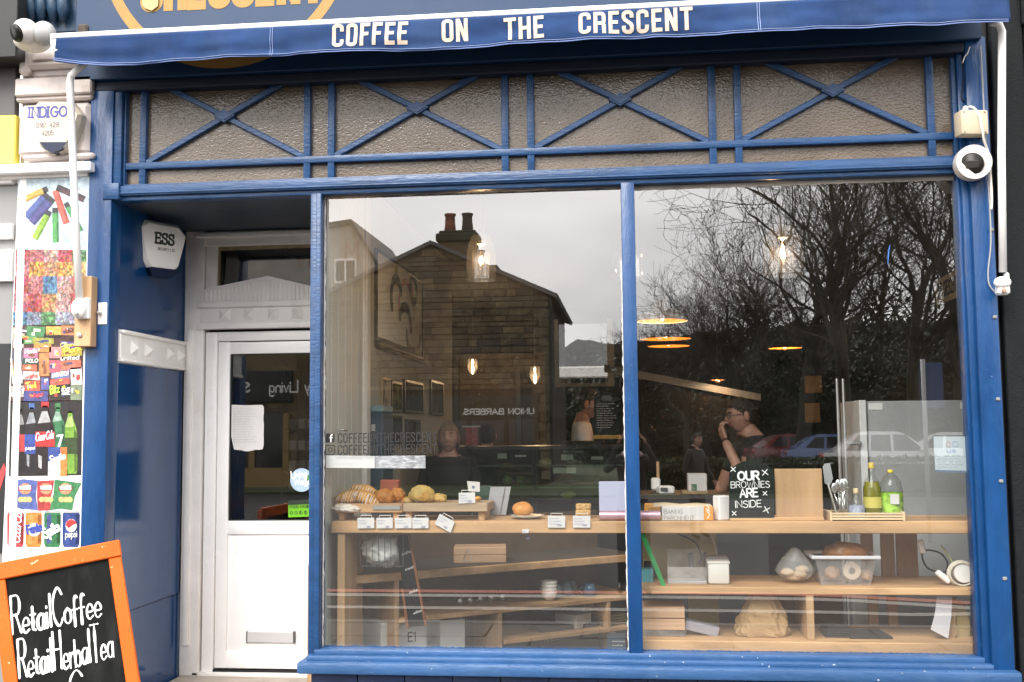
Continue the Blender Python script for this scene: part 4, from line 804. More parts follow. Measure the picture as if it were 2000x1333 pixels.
# ------------------------------------------------------------------ neighbour on the left: console, panel of printed sweets
NY_ = -.02
cons = T('white_console', 'peeling white painted pilaster console between the two shops', 'pilaster', (P(110, 600, 0).x, 0, 0))
def nb(name, r, Y, dep, m=OLDW, c=.008, par=cons): return ob(name, pbox(*r, Y, dep, c), m, par, 'auto')
nb('shaft', (30, 100, 186, 1100), .02, .1)
nb('capital', (28, 150, 178, 185), -.10, .2); nb('capital', (36, 98, 168, 118), -.09, .18); nb('capital', (50, 118, 160, 132), -.12, .2, c=.02); nb('capital', (42, 132, 165, 150), -.08, .16)
nb('capital', (30, 185, 180, 196), -.08, .14, c=.01)
nb('side_scroll', (34, 96, 56, 146), -.13, .22, c=.02)
nb('panel_block', (32, 200, 176, 306), -.075, .14, c=.03); nb('lower_block', (46, 306, 180, 330), -.03, .1)
cr1, cr2 = P(46, 306, -.05), P(178, 306, -.05); nb('ledge', (43, 300, 182, 310), -.09, .12, c=.01)
nb('corbel_foot', (165, 330, 184, 690), -.03, .08)
ob('cracked_trim', mg(pbox(176, 120, 186, 300, -.05, .1, .01)), OLDW, cons)
nsh = T('white_shop_frame', 'white window frame and sign strip of the shop next door', 'shop frame', (P(10, 600, 0).x-.3, 0, 0))
def nbx(name, r, Y, dep, m, c=.004): return ob(name, pbox(*r, Y, dep, c), m, nsh, 'auto')
nbx('cross_rail', (-260, 323, 176, 341), -.11, .1, UPVC); nbx('under_rail', (-260, 341, 170, 352), -.06, .1, WHITE)
nbx('window_stile', (22, 350, 36, 1400), -.05, .1, UPVC); nbx('window_rail', (-200, 440, 22, 470), -.03, .06, UPVC); nbx('window_rail', (-200, 490, 22, 552), -.04, .06, UPVC); nbx('window_head', (-200, 352, 22, 362), -.04, .06, UPVC)
nbx('window_pane', (-200, 362, 22, 1400), .0, .01, mat('grey_film_glass', (.22, .22, .215), .2))
nbx('window_poster', (-60, 672, 15, 1080), -.012, .008, mat('dark_poster', (.02, .02, .022), .4))
ob('poster_flash', flat(ppoly([(-20, 960), (8, 905), (12, 918), (-10, 990)], -.014), -.014), mat('red_print', (.55, .05, .05), .5), nsh)
nbx('grey_sign_panel', (-260, 118, 30, 232), -.05, .05, mat('grey_sign', (.09, .085, .085), .5)); nbx('yellow_sign_panel', (-260, 231, 29, 325), -.06, .06, mat('yellow_sign', (.85, .72, .12), .5))
nbx('shutter_box', (-260, -30, 33, 118), -.22, .3, mat('black_shutter_box', (.012, .012, .013), .5)); 
ob('blue_fascia_end', pbox(40, -40, 150, 64, -.06, .08), mat('old_blue_paint', (.010, .036, .075), .5, var=.4, vs=20, bump=.5, bs=40, st=(1, 1, .3)), nsh)
ob('blue_scroll', mg(*[tube([P(x, -20, -.10), P(x+4, 20, -.10), P(x+2, 42, -.09)], [.03, .035, .015], 8) for x in (58, 78, 100, 120)]), MATS['old_blue_paint'], nsh, True)
ob('rotten_end', pbox(150, 46, 170, 70, -.117, .1, .01), mat('rotten_wood', (.07, .06, .05), .9, bump=1, bs=40), nsh)
# ------------------------------------------------------------------ printed panel of sweets and drinks
PY = -.045
pan = T('printed_panel', 'tall printed panel of vapes sweets chocolate bars and drinks beside the door', 'poster panel', P(95, 1100, PY))
ob('backing', prism(ppoly([(36, 346), (177, 342), (154, 1200), (0, 1200)], PY), PY, PY+.02), mat('gloss_print_white', (.80, .80, .80), .3), pan)
_k = [0]
def pp(name, pts, colr, lay=1, par=pan, m=None):
    Y = PY-.0006*lay; _k[0] += 1
    colr = tuple(c*.62 for c in colr); mm = m or mat('ink_%02x%02x%02x' % tuple(int(c*255) for c in colr), colr, .35, var=.35, vs=38)
    return ob(name, flat(ppoly(pts, Y), Y), mm, par)
pp('vape_picture', [(36, 347), (176, 343), (168, 486), (31, 489)], (.62, .76, .84))
def stick(x0, y0, x1, y1, w_, c, cap):
    d = Vector((x1-x0, y1-y0)); n_ = Vector((-d.y, d.x)).normalized()*w_/2; e = d.normalized()*10
    q = lambda a, b: (a.x+b.x, a.y+b.y)
    A, B = Vector((x0, y0)), Vector((x1, y1))
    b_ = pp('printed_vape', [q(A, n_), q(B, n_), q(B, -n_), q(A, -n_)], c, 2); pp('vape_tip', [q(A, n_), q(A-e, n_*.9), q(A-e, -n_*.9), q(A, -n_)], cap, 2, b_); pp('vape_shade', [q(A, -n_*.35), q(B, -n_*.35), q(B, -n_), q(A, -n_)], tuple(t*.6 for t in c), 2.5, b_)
blk = (.06, .06, .07)
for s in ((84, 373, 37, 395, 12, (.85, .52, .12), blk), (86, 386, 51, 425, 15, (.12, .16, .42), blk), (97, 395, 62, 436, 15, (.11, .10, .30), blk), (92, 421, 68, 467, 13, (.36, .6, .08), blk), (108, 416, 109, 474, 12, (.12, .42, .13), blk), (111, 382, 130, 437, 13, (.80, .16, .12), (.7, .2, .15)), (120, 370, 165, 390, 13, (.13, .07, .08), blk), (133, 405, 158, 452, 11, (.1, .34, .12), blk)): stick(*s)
# pick and mix: one flat print of small coloured cells
rd = random.Random(21); V, Fc, cl = [], [], []
rows = [(488, 512), (512, 540), (540, 574), (574, 610), (610, 636)]
cols = ['r p P r g', 'p o O o y', 'r p b P k', 'p r O P r', 'b u g w w']
CC = dict(r=(.55, .06, .06), p=(.62, .18, .2), P=(.72, .42, .36), o=(.75, .38, .08), O=(.6, .3, .14), g=(.12, .32, .12), y=(.8, .55, .2), b=(.10, .24, .42), k=(.5, .2, .15), u=(.25, .3, .4), w=(.5, .5, .62))
for (y0, y1), line in zip(rows, cols):
    cs = line.split()
    for i, c in enumerate(cs):
        for a in range(6):
            for b in range(5):
                xl0 = 31-(y0-488)*.045; W_ = 138; x0 = xl0+W_*(i+a/6)/5; x1 = xl0+W_*(i+(a+1)/6)/5; ya = y0+(y1-y0)*b/5; yb = y0+(y1-y0)*(b+1)/5
                n = len(V); Y = PY-.0006; V += [tuple(P(*q, Y)) for q in ((x0, yb), (x1, yb), (x1, ya), (x0, ya))]; Fc.append((n, n+1, n+2, n+3)); k = rd.uniform(.55, 1.35); cl.append(tuple(min(1, .72*t*k*rd.uniform(.8, 1.2)) for t in CC[c]))
ob('sweets_picture', (V, Fc), attr_mat('sweet_print', .35, 95, .8), pan, col=cl)
# chocolate bars
pp('chocolate_picture', [(25, 636), (164, 634), (161, 783), (20, 786)], (.10, .05, .04))
bars = [(25, 640, 48, 662, (.75, .5, .4)), (30, 640, 72, 652, (.1, .08, .08)), (52, 638, 88, 658, (.1, .3, .12)), (90, 638, 120, 655, (.85, .5, .12)), (120, 636, 148, 655, (.75, .3, .15)), (38, 656, 72, 672, (.2, .42, .15)), (64, 660, 105, 672, (.45, .45, .1)), (118, 668, 150, 680, (.16, .12, .4)), (66, 672, 100, 688, (.85, .35, .1)), (26, 660, 46, 680, (.8, .8, .75)), (46, 680, 74, 700, (.7, .25, .4)), (24, 684, 46, 706, (.12, .12, .16)), (96, 678, 120, 700, (.8, .35, .35)), (120, 676, 160, 696, (.62, .5, .08)), (44, 700, 74, 712, (.05, .12, .08)), (76, 690, 96, 735, (.75, .3, .12)), (22, 700, 42, 750, (.8, .75, .72)), (44, 712, 72, 724, (.8, .2, .12)), (96, 704, 118, 728, (.65, .15, .2)), (118, 704, 158, 722, (.75, .22, .15)), (44, 726, 78, 742, (.85, .8, .78)), (100, 722, 136, 740, (.2, .25, .5)), (98, 740, 136, 752, (.72, .15, .12)), (138, 718, 160, 752, (.85, .8, .78)), (48, 744, 78, 764, (.75, .14, .1)), (22, 754, 48, 776, (.55, .5, .45)), (80, 738, 96, 762, (.15, .15, .4)), (46, 764, 94, 784, (.1, .1, .3)), (98, 752, 118, 782, (.05, .04, .03)), (118, 750, 138, 780, (.04, .04, .04)), (138, 752, 160, 782, (.25, .3, .2))]
for i, (a, b, c, d, colr) in enumerate(bars):
    cxm, cym = (a+c)/2, (b+d)/2; an = rd.uniform(-.12, .12) if i % 3 else rd.uniform(-.02, .02); R_ = lambda x, y: (cxm+(x-cxm)*math.cos(an)-(y-cym)*math.sin(an), cym+(x-cxm)*math.sin(an)+(y-cym)*math.cos(an))
    br = pp('printed_bar', [R_(a, b), R_(c, b), R_(c, d), R_(a, d)], colr, 2+(i % 4))
    for k in range(3):                        # patches of each wrapper's artwork
        u0, v0 = rd.uniform(.05, .6), rd.uniform(.1, .6); u1, v1 = u0+rd.uniform(.15, .4), v0+rd.uniform(.12, .35); ca = rd.choice(((.9, .85, .7), (.7, .1, .08), (.85, .6, .1), (.1, .1, .3), (.9, .9, .9), (.3, .12, .06)))
        pp('wrapper_art', [R_(a+(c-a)*u0, b+(d-b)*v0), R_(a+(c-a)*u1, b+(d-b)*(v0+rd.uniform(-.08, .08))), R_(a+(c-a)*u1, b+(d-b)*v1), R_(a+(c-a)*(u0+rd.uniform(-.05, .05)), b+(d-b)*v1)], ca, 2.3+(i % 4)+.15*k, br)
WI = mat('white_ink', (.85, .85, .85), .35); YI = mat('yellow_ink', (.85, .7, .1), .35); RI = mat('red_ink', (.65, .06, .06), .35); KI = mat('dark_ink', (.03, .03, .04), .4); GI = mat('lime_ink', (.4, .65, .08), .4)
LY = PY-.0045
for txt, p0, p1, h, m in (('Flake', (86, 661), (117, 659), 8, KI), ('LION', (128, 650), (147, 648), 8, KI), ('Picnic', (126, 692), (162, 683), 11, YI), ('united', (119, 704), (154, 702), 8, WI), ('MARATHON', (102, 738), (134, 733), 8, WI), ('waifa', (48, 740), (72, 737), 8, RI), ('Twix', (52, 762), (76, 755), 13, YI), ('alaxy', (23, 774), (48, 764), 9, WI), ('Wispa', (58, 778), (84, 773), 8, RI), ('Bitz', (99, 770), (116, 766), 15, GI), ('BLACK', (121, 765), (137, 763), 6, WI), ('MAGIC', (121, 772), (137, 771), 6, WI), ('milk', (136, 664), (150, 663), 6, KI), ('POLO', (50, 709), (74, 708), 7, WI), ('Nestle', (49, 691), (72, 689), 8, WI), ('Cabana', (118, 678), (148, 676), 7, YI)):
    ob('lettering', ptext(txt, p0, p1, h, LY, .17, REG, .14, slant=.1), m, pan)
# bottles
pp('drinks_picture', [(20, 784), (161, 782), (159, 929), (17, 931)], (.035, .03, .03))
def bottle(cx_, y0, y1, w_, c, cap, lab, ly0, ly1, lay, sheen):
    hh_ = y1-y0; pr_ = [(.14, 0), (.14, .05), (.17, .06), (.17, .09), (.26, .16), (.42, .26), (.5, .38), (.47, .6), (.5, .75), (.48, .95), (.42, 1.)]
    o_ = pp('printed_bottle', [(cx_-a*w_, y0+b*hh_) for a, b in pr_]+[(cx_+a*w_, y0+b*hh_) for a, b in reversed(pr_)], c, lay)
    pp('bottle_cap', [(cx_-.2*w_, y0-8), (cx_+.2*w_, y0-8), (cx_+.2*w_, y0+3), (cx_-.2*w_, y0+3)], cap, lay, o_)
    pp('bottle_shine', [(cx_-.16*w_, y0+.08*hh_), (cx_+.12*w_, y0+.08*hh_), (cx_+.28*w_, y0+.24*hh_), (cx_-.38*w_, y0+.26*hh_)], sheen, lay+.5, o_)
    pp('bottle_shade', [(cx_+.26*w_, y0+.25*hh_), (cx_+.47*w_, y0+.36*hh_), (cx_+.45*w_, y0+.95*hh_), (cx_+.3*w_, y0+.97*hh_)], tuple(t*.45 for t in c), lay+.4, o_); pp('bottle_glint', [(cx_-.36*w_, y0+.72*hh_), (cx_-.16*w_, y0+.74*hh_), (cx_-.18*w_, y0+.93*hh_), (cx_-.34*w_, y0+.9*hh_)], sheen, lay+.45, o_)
    if lab: pp('bottle_label', [(cx_-.5*w_, y0+ly0*hh_), (cx_+.5*w_, y0+ly0*hh_), (cx_+.5*w_, y0+ly1*hh_), (cx_-.5*w_, y0+ly1*hh_)], lab, lay+.6, o_)
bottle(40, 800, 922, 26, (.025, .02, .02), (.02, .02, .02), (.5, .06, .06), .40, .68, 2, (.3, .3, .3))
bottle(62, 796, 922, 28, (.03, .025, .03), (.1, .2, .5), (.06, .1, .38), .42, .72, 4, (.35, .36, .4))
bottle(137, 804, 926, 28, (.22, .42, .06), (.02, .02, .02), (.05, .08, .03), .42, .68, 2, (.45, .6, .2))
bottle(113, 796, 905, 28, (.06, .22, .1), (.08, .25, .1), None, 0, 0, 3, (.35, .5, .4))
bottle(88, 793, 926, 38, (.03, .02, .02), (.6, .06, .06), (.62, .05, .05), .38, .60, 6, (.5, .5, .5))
ob('lettering', mg(ptext('Coca-Cola', (70, 862), (104, 856), 15, PY-.0058, .13, REG, .08, slant=.2)), WI, pan); ob('lettering', mg(ptext('pepsi', (50, 879), (68, 878), 7, PY-.0048, .13)), WI, pan); ob('lettering', ptext('7', (112, 872), (121, 871), 20, PY-.0048, .22, REG, slant=.1), WI, pan)
for (a, c, y0, y1, c0, c1) in ((94, 118, 874, 930, (.06, .1, .35), (.75, .8, .78)), (118, 131, 874, 930, (.75, .22, .06), (.8, .3, .08))):
    cn = pp('printed_can', [(a, y0), (c, y0), (c-.5, y1), (a-.5, y1)], c0, 7); pp('can_band', [(a, y0+.5*(y1-y0)), (c, y0+.3*(y1-y0)), (c-.5, y1), (a-.5, y1)], c1, 7.5, cn)
ob('lettering', ptext('Sprite', (98, 905), (128, 896), 13, PY-.0058, .16, REG, .1, slant=.15), WI, pan)
# crisps
for i, (pts, c, lx) in enumerate((([(20, 940), (46, 936), (73, 939), (70, 970), (74, 997), (50, 995), (26, 998), (28, 970)], (.12, .16, .44), 49), ([(73, 940), (106, 938), (100, 970), (98, 997), (74, 998), (72, 970)], (.5, .07, .07), 90), ([(107, 937), (132, 940), (159, 944), (146, 970), (141, 997), (118, 994), (97, 997), (104, 966)], (.07, .27, .11), 128))):
    b_ = pp('printed_crisp_bag', pts, c, 2+i)
    pp('bag_badge', [(lx+12*math.cos(k*PI/9), 955+11*math.sin(k*PI/9)) for k in range(18)], (.75, .35, .2), 3.2+i, b_); pp('badge_band', [(lx-13, 951), (lx+13, 950), (lx+13, 958), (lx-13, 959)], (.6, .05, .05), 3.5+i, b_)
    for dx in (-8, 0, 8): pp('printed_crisp', [(lx+dx+6*math.cos(k*PI/6), 976+5.5*math.sin(k*PI/6)) for k in range(12)], (.82, .6, .25), 3.6+i+.2*(dx == 0), b_)
    ob('lettering', ptext('WALKERS', (lx-11, 957), (lx+11, 956), 7, PY-.0042, .2, REG, .14), WI, b_)
# cans along the bottom
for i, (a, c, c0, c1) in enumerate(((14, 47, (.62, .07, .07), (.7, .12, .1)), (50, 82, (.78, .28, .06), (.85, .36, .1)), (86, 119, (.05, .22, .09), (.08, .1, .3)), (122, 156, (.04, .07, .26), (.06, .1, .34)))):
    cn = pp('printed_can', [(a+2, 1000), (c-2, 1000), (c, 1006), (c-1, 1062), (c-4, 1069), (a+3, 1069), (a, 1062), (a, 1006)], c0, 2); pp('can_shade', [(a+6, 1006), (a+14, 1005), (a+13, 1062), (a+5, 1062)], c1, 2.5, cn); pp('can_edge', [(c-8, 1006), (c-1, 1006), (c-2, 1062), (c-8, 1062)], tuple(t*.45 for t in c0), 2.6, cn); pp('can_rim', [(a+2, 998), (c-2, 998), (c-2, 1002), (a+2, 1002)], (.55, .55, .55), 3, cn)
ob('lettering', text_g('Coca-Cola', P(38, 1062, PY-.003), (P(42, 1010, PY)-P(38, 1062, PY)), (P(20, 1058, PY)-P(38, 1062, PY)), .045, .13, REG, .04, slant=.2), WI, pan)
pp('fanta_disc', [(67+13*math.cos(k*PI/9), 1035+13*math.sin(k*PI/9)) for k in range(18)], (.85, .85, .8), 3)
ob('lettering', ptext('Fanta', (54, 1043), (82, 1036), 16, PY-.0045, .22, REG, .1), mat('navy_ink', (.04, .06, .3), .4), pan); ob('lettering', ptext('Sprite', (89, 1052), (118, 1035), 20, PY-.0045, .2, REG, .1), WI, pan)
pp('pepsi_disc', [(139+11*math.cos(k*PI/9), 1027+13*math.sin(k*PI/9)) for k in range(18)], (.85, .85, .85), 3); pp('pepsi_red', [(128+.0, 1026), (131, 1018), (139, 1014), (147, 1018), (150, 1023), (142, 1026), (134, 1032)], (.6, .06, .06), 3.5)
ob('lettering', ptext('pepsi', (128, 1050), (150, 1049), 13, PY-.0045, .1), WI, pan)

# ------------------------------------------------------------------ fittings on the front
IVORY = mat('aged_ivory_plastic', (.50, .42, .30), .45, var=.1, vs=8)
t = T('timber_block', 'bare timber packing block bolted under the awning arm', 'timber block', P(165, 680, -.05))
ob('block', cb(P(150, 610, -.1).x, P(182, 610, -.1).x, -.125, -.03, P(165, 678, -.1).z, P(165, 541, -.1).z, .004), WOODV, t)
ob('bolt_head', tf(lathe([(.014, 0), (.012, .009), (.0, .011)], n=10), Matrix.Translation(P(156, 655, -.125)) @ Matrix.Rotation(PI/2, 4, 'X')), STEEL, t)
q = P(201, 613, -.06); t = T('bolt_keep', 'small white metal keep plate screwed to the blue pilaster', 'latch plate', q)
ob('plate', cb(q.x-.026, q.x+.026, -.068, -.06, q.z-.06, q.z+.06, .003), mat('chipped_white_metal', (.75, .72, .7), .4, var=.2, vs=30), t)
ob('stud', tf(lathe([(.01, 0), (.01, .022), (.006, .026)], n=10), Matrix.Translation((q.x-.01, -.068, q.z+.005)) @ Matrix.Rotation(PI/2, 4, 'X')), STEEL, t)
def alarm(name, label, out, Y, dep, blue, texts, M=None, body=WHITE, facet=.8):
    pts = ppoly(out, Y); cx_ = sum(p[0] for p in pts)/len(pts); cz_ = sum(p[1] for p in pts)/len(pts)
    n = len(pts); inn = [(cx_+(x-cx_)*facet, cz_+(z-cz_)*facet) for x, z in pts]
    a = sum(pts[i][0]*pts[(i+1) % n][1]-pts[(i+1) % n][0]*pts[i][1] for i in range(n))
    if a < 0: pts, inn = pts[::-1], inn[::-1]
    V = [(x, Y+dep, z) for x, z in pts]+[(x, Y+dep*.35, z) for x, z in pts]+[(x, Y, z) for x, z in inn]
    Fc = [tuple(range(2*n, 3*n))]+[(k*n+i, k*n+(i+1) % n, (k+1)*n+(i+1) % n, (k+1)*n+i) for k in range(2) for i in range(n)]
    M = M or Matrix(); t = T(name, label, 'alarm box', M @ Vector((cx_, Y+dep, cz_)))
    ob('cover', tf((V, Fc), M), body, t)
    bp = ppoly(blue, Y); ob('strobe_lens', tf(prism(bp, Y-.002, Y+dep*.8), M), mat('dark_blue_lens', (.006, .012, .04), .25), t)
    for g, m in texts: ob('lettering', tf(g, M), m, t)
    return t
IN = mat('indigo_ink', (.05, .06, .26), .5); GR = mat('grey_ink', (.13, .13, .18), .5)
AY2 = -.155
alarm('alarm_box', 'ivory shield shaped alarm box with blue lettering on the white console', [(54, 214), (72, 196), (136, 196), (156, 222), (152, 240), (128, 292), (92, 300), (74, 284), (56, 232)], AY2, .075,
      [(77, 278), (130, 278), (121, 292), (101, 299), (88, 292)], [(ptext('INDIGO', (57, 230), (130, 227), 19, AY2-.001, .17, SER, .2), IN), (ptext('0161 428', (71, 250), (115, 248), 9, AY2-.001, .12), GR), (ptext('4205', (82, 265), (104, 264), 9, AY2-.001, .12), GR)], body=mat('ivory_cover', (.50, .44, .36), .4), facet=.9)
# ESS box hangs on the porch side wall: drawn upright then turned
bz, by = P(322, 487, .45).z, .5
Me = Matrix.Translation((XL1+.005, by, bz)) @ Matrix.Rotation(math.radians(55), 4, 'Z')
t = T('alarm_box', 'white hexagonal alarm box with black lettering on the porch wall', 'alarm box', (XL1, by, bz-.15))
hx = [(-.17, .13), (-.12, .165), (.1, .16), (.16, .10), (.11, -.09), (.08, -.13), (-.09, -.13), (-.13, -.08)]
V = [(x, .0, z) for x, z in hx]+[(x*.98, -.07, z*.98) for x, z in hx]+[(x*.86, -.095, z*.86) for x, z in hx]; n = len(hx)
Fc = [tuple(range(3*n-1, 2*n-1, -1))]+[(k*n+i, (k+1)*n+i, (k+1)*n+(i+1) % n, k*n+(i+1) % n) for k in range(2) for i in range(n)]
ob('cover', tf((V, Fc), Me), WHITE, t)
ob('strobe_lens', tf(prism([(-.1, -.12), (.02, -.09), (.1, -.12), (.06, -.165), (-.07, -.165)], -.09, -.005), Me), MATS['dark_blue_lens'], t)
ob('lettering', tf(mg(text_g('ESS', (.0, -.0955, .03), X3, Z3, .06, .22, SER, .2, .95, center=True), text_g('SECURITY LTD', (.01, -.0955, -.01), X3, Z3, .014, .16, SER, .14, 1, center=True)), Me), mat('black_vinyl', (.02, .02, .03), .4), t)
# dome cameras
def dome(label, px, py, Y, r, look):
    q = P(px, py, Y); t = T('dome_camera', label, 'security camera', q)
    D_ = Vector(look).normalized(); Mr = Matrix.Translation(q) @ D_.to_track_quat('Z', 'Y').to_matrix().to_4x4()
    return t, q, Mr
t, q, Mr = dome('white dome security camera on the blue pilaster above the window', 1897, 321, -.10, .08, (-.25, -1, -.25))
ob('housing', mg(tf(lathe([(.086, .05), (.088, .0), (.084, -.018), (.074, -.034)], (q.x, 0, 0), 28), Matrix.Translation((0, -.10, q.z)) @ Matrix.Rotation(PI/2, 4, 'X') @ Matrix.Translation((0, 0, 0)) if False else Matrix.Translation((q.x, -.10, q.z)) @ Matrix.Rotation(PI/2, 4, 'X') @ Matrix.Translation((-q.x, 0, 0)))), mat('camera_white', (.58, .555, .53), .35), t, 'auto')
ob('ball', tf(lathe([(.086, -.03), (.085, .01), (.072, .035), (.05, .05)], n=28), Mr), MATS['camera_white'], t, 'auto')
ob('lens_window', tf(lathe([(.058, .040), (.056, .056), (.05, .062), (.0, .064)], n=24), Mr), mat('smoked_lens', (.012, .011, .010), .35, spec=.25), t, True)
ob('lens_core', tf(cb(-.030, .030, -.02, .02, .058, .068, .004), Mr), mat('lens_bezel', (.03, .028, .025), .4), t)
t, q, Mr = dome('white twin ball security camera on the console cornice', 50, 62, -.30, .1, (-.6, -1, -.55))
ob('ball', ell(q, (.068, .068, .068), 20, 14), MATS['camera_white'], t, True)
ob('lens_window', tf(lathe([(.048, .050), (.046, .062), (.034, .070), (.0, .074)], n=20), Mr), MATS['smoked_lens'], t, True)
b2 = P(86, 66, -.27); ob('grey_ball', ell(b2, (.062, .062, .066), 18, 12), mat('grey_dome', (.36, .36, .36), .3), t, True)
b3 = P(64, 82, -.22); ob('base', ell(b3, (.1, .09, .055), 20, 10), mat('cream_base', (.78, .74, .68), .4), t, True)
# junction box with cables
q = P(1894, 246, -.08); t = T('junction_box', 'cream plastic junction box on the blue pilaster above the dome camera', 'junction box', q)
ob('box', tf(cb(q.x-.075, q.x+.065, -.15, -.07, q.z-.062, q.z+.062, .008, 2), Rz(.18, (q.x, -.1, q.z))), IVORY, t, 'auto')
for sx in (-.05, .055):
    for sz_ in (-.05, .05): ob('screw', tf(lathe([(.005, 0), (.004, .003)], n=8), Matrix.Translation((q.x+sx*1.0, -.152+sx*.17, q.z+sz_)) @ Matrix.Rotation(PI/2, 4, 'X')), mat('dull_screw', (.3, .27, .22), .5), t)
ob('cable_gland', lathe([(.014, 0), (.014, .02), (.008, .03)], (q.x-.03, -.12, q.z+.06), 10), mat('camera_white', (.78, .75, .72), .35), t)
def cable(pts, Y, r, m, label, name='cable'):
    g = [P(a, b, Y if not isinstance(Y, list) else Y[i]) for i, (a, b) in enumerate(pts)]
    return tag(ob(name, tube(smooth_path(g, 5), r, 7), m, smooth=True), label, 'cable')
cable([(1885, 219), (1888, 211), (1900, 210), (1912, 225), (1918, 250), (1922, 275), (1930, 300), (1935, 350), (1937, 390), (1936, 410)], [-.12, -.12, -.13, -.15, -.17, -.15, -.12, -.1, -.1, -.1], .006, mat('white_cable', (.72, .66, .6), .5), 'thick pale cable looping over the cream junction box')
cable([(1915, 90), (1919, 160), (1922, 220), (1928, 320), (1934, 420), (1935, 480), (1930, 530), (1933, 558), (1948, 575)], -.085, .004, mat('grey_cable', (.30, .30, .30), .5), 'thin grey cable running down beside the blue pilaster')
cable([(1936, 560), (1943, 700), (1950, 830), (1957, 960), (1962, 1100), (1968, 1220), (1974, 1290), (1984, 1333)], -.06, .005, mat('red_brown_cable', (.30, .16, .15), .5, var=.6, vs=12), 'reddish worn cable along the charcoal pilaster edge')
cable([(1880, 110), (1883, 150), (1878, 190), (1890, 200), (1915, 196)], -.05, .003, BLACK, 'thin black wire sagging above the junction box')
cable([(1894, 92), (1890, 104), (1884, 112), (1880, 124)], -.08, .003, MATS['white_cable'], 'loose pale wire ends under the awning')
for i, py in enumerate((450, 620, 780, 940, 1130)):
    q = P(1936+(py-450)*.038, py, -.062); tag(ob('cable_clip', cb(q.x-.012, q.x+.008, -.079, -.055, q.z-.008, q.z+.008, .003), mat('clip_grey', (.2, .2, .19), .5)), ('topmost small cable clip on the pilaster edge', 'second small cable clip down the pilaster edge', 'middle small cable clip on the pilaster edge', 'fourth small cable clip down the pilaster edge', 'lowest small cable clip on the pilaster edge')[i], 'cable clip', 'cable clips down the pilaster edge')
# charcoal neighbour
ng = T('charcoal_pilaster', 'charcoal painted panelled pilaster of the next shop', 'pilaster', (2.1, 0, 0))
xg = XR1+.045
ob('edge_post', cb(xg, xg+.16, -.03, .1, 0, 4.2, .006), CHAR, ng); ob('recess', cb(XR1+.005, xg, .02, .1, 0, 4.2, .004), BLACK, ng)
ob('frame_stile', cb(xg+.163, xg+.26, -.045, .1, 0, 4.2, .006), CHAR, ng); ob('panel', cb(xg+.262, xg+1.2, -.02, .1, 0, 3.63, .004), CHAR, ng); ob('head', cb(xg+.15, xg+1.2, -.06, .1, 3.632, 4.2, .008), CHAR, ng)
ob('panel_bead', mg(cb(xg+.25, xg+.275, -.055, -.0, 2.25, 3.62, .004), cb(xg+.25, xg+1.2, -.055, .0, 3.60, 3.625, .004)), CHAR, ng); ob('lower_panel', cb(xg+.16, xg+1.2, -.06, .1, 0, 2.2, .008), CHAR, ng)

# ------------------------------------------------------------------ pavement chalkboard with orange frame
ORG = mat('orange_stained_frame', (.60, .098, .002), .38, var=.12, vs=6, bump=.1, bs=60, chip=((.85, .55, .32), 34., .66, .70))
CHK = mat('blackboard', (.005, .0055, .0055), .6, spec=.15, var=.4, vs=7, stain=((.022, .023, .022), 5., .55, .85, (2, 1, .6)))
CHALK = mat('chalk_pen', (.86, .86, .84), .8)
BY = -.6
lean = math.radians(6.5); org = P(234, 1055, BY)   # the board stands crooked, one foot on the slope
Mb = Matrix.Translation(org) @ Matrix.Rotation(-math.radians(10.2), 4, 'Y') @ Matrix.Rotation(math.radians(25), 4, 'Z') @ Matrix.Rotation(-lean, 4, 'X')
bw, bh = .575, 1.06
brd = T('chalkboard_sign', 'orange framed pavement chalkboard with white chalk writing', 'chalkboard', (org.x-.3, BY+.1, 0))
def bb(name, g, m, par=brd): return ob(name, tf(g, Mb), m, par, 'auto')
bb('frame_top', cb(-bw, 0, -.024, .012, -.078, 0, .005), ORG); bb('frame_stile', cb(-.062, -.003, -.018, .01, -bh, -.079, .004), ORG); bb('frame_stile', cb(-bw+.003, -bw+.062, -.018, .01, -bh, -.079, .004), ORG)
bb('frame_bottom', cb(-bw+.06, -.06, -.016, .01, -bh+.02, -bh+.1, .004), ORG); bb('blackboard_panel', cb(-bw+.05, -.05, -.004, .008, -bh+.05, -.07, .001), CHK)
Mk = Mb @ Matrix.Rotation(.28, 4, 'X')
for x0 in (-.06, -bw+.003): ob('rear_leg', tf(cb(x0, x0+.055, .014, .04, -bh*.995, -.02, .004), Mk), ORG, brd, 'auto')
ob('rear_rail', tf(cb(-bw+.06, -.06, .016, .036, -.7, -.64, .004), Mk), ORG, brd)
HAND = {k: ((w_*.92, [[(a*.92, b*.70) for a, b in q] for q in sts]) if k.islower() else (w_*.85, [[(a*.85, b) for a, b in q] for q in sts])) for k, (w_, sts) in REG.items()}
HAND['l'] = .12, [[(.07, .88), (.06, 0)]]; HAND['i'] = .12, [[(.07, .4), (.06, 0)], [(.07, .53), (.07, .57)]]; HAND['f'] = HAND['f'][0], [[(a, b*1.15-.12) for a, b in q] for q in HAND['f'][1]]
def chalk(txt, x, z, h, wx, sp=.16): return tf(text_g(txt, (x, -.0045, z), X3, Z3, h, .052, HAND, sp, wx, .0006, wob=.03, slant=.06, fine=.08, wv=.7), Mb)
wl = bw-.14
for txt, z, h, x0, tw in (('RetailCoffee', -.335, .17, -.512, .385), ('RetailHerbalTea', -.533, .17, -.505, .405), ('Gear', -.715, .16, -.31, .2)):
    ob('chalk_writing', chalk(txt, x0, z, h, tw/h/text_w(txt, HAND, .11), .11), CHALK, brd)
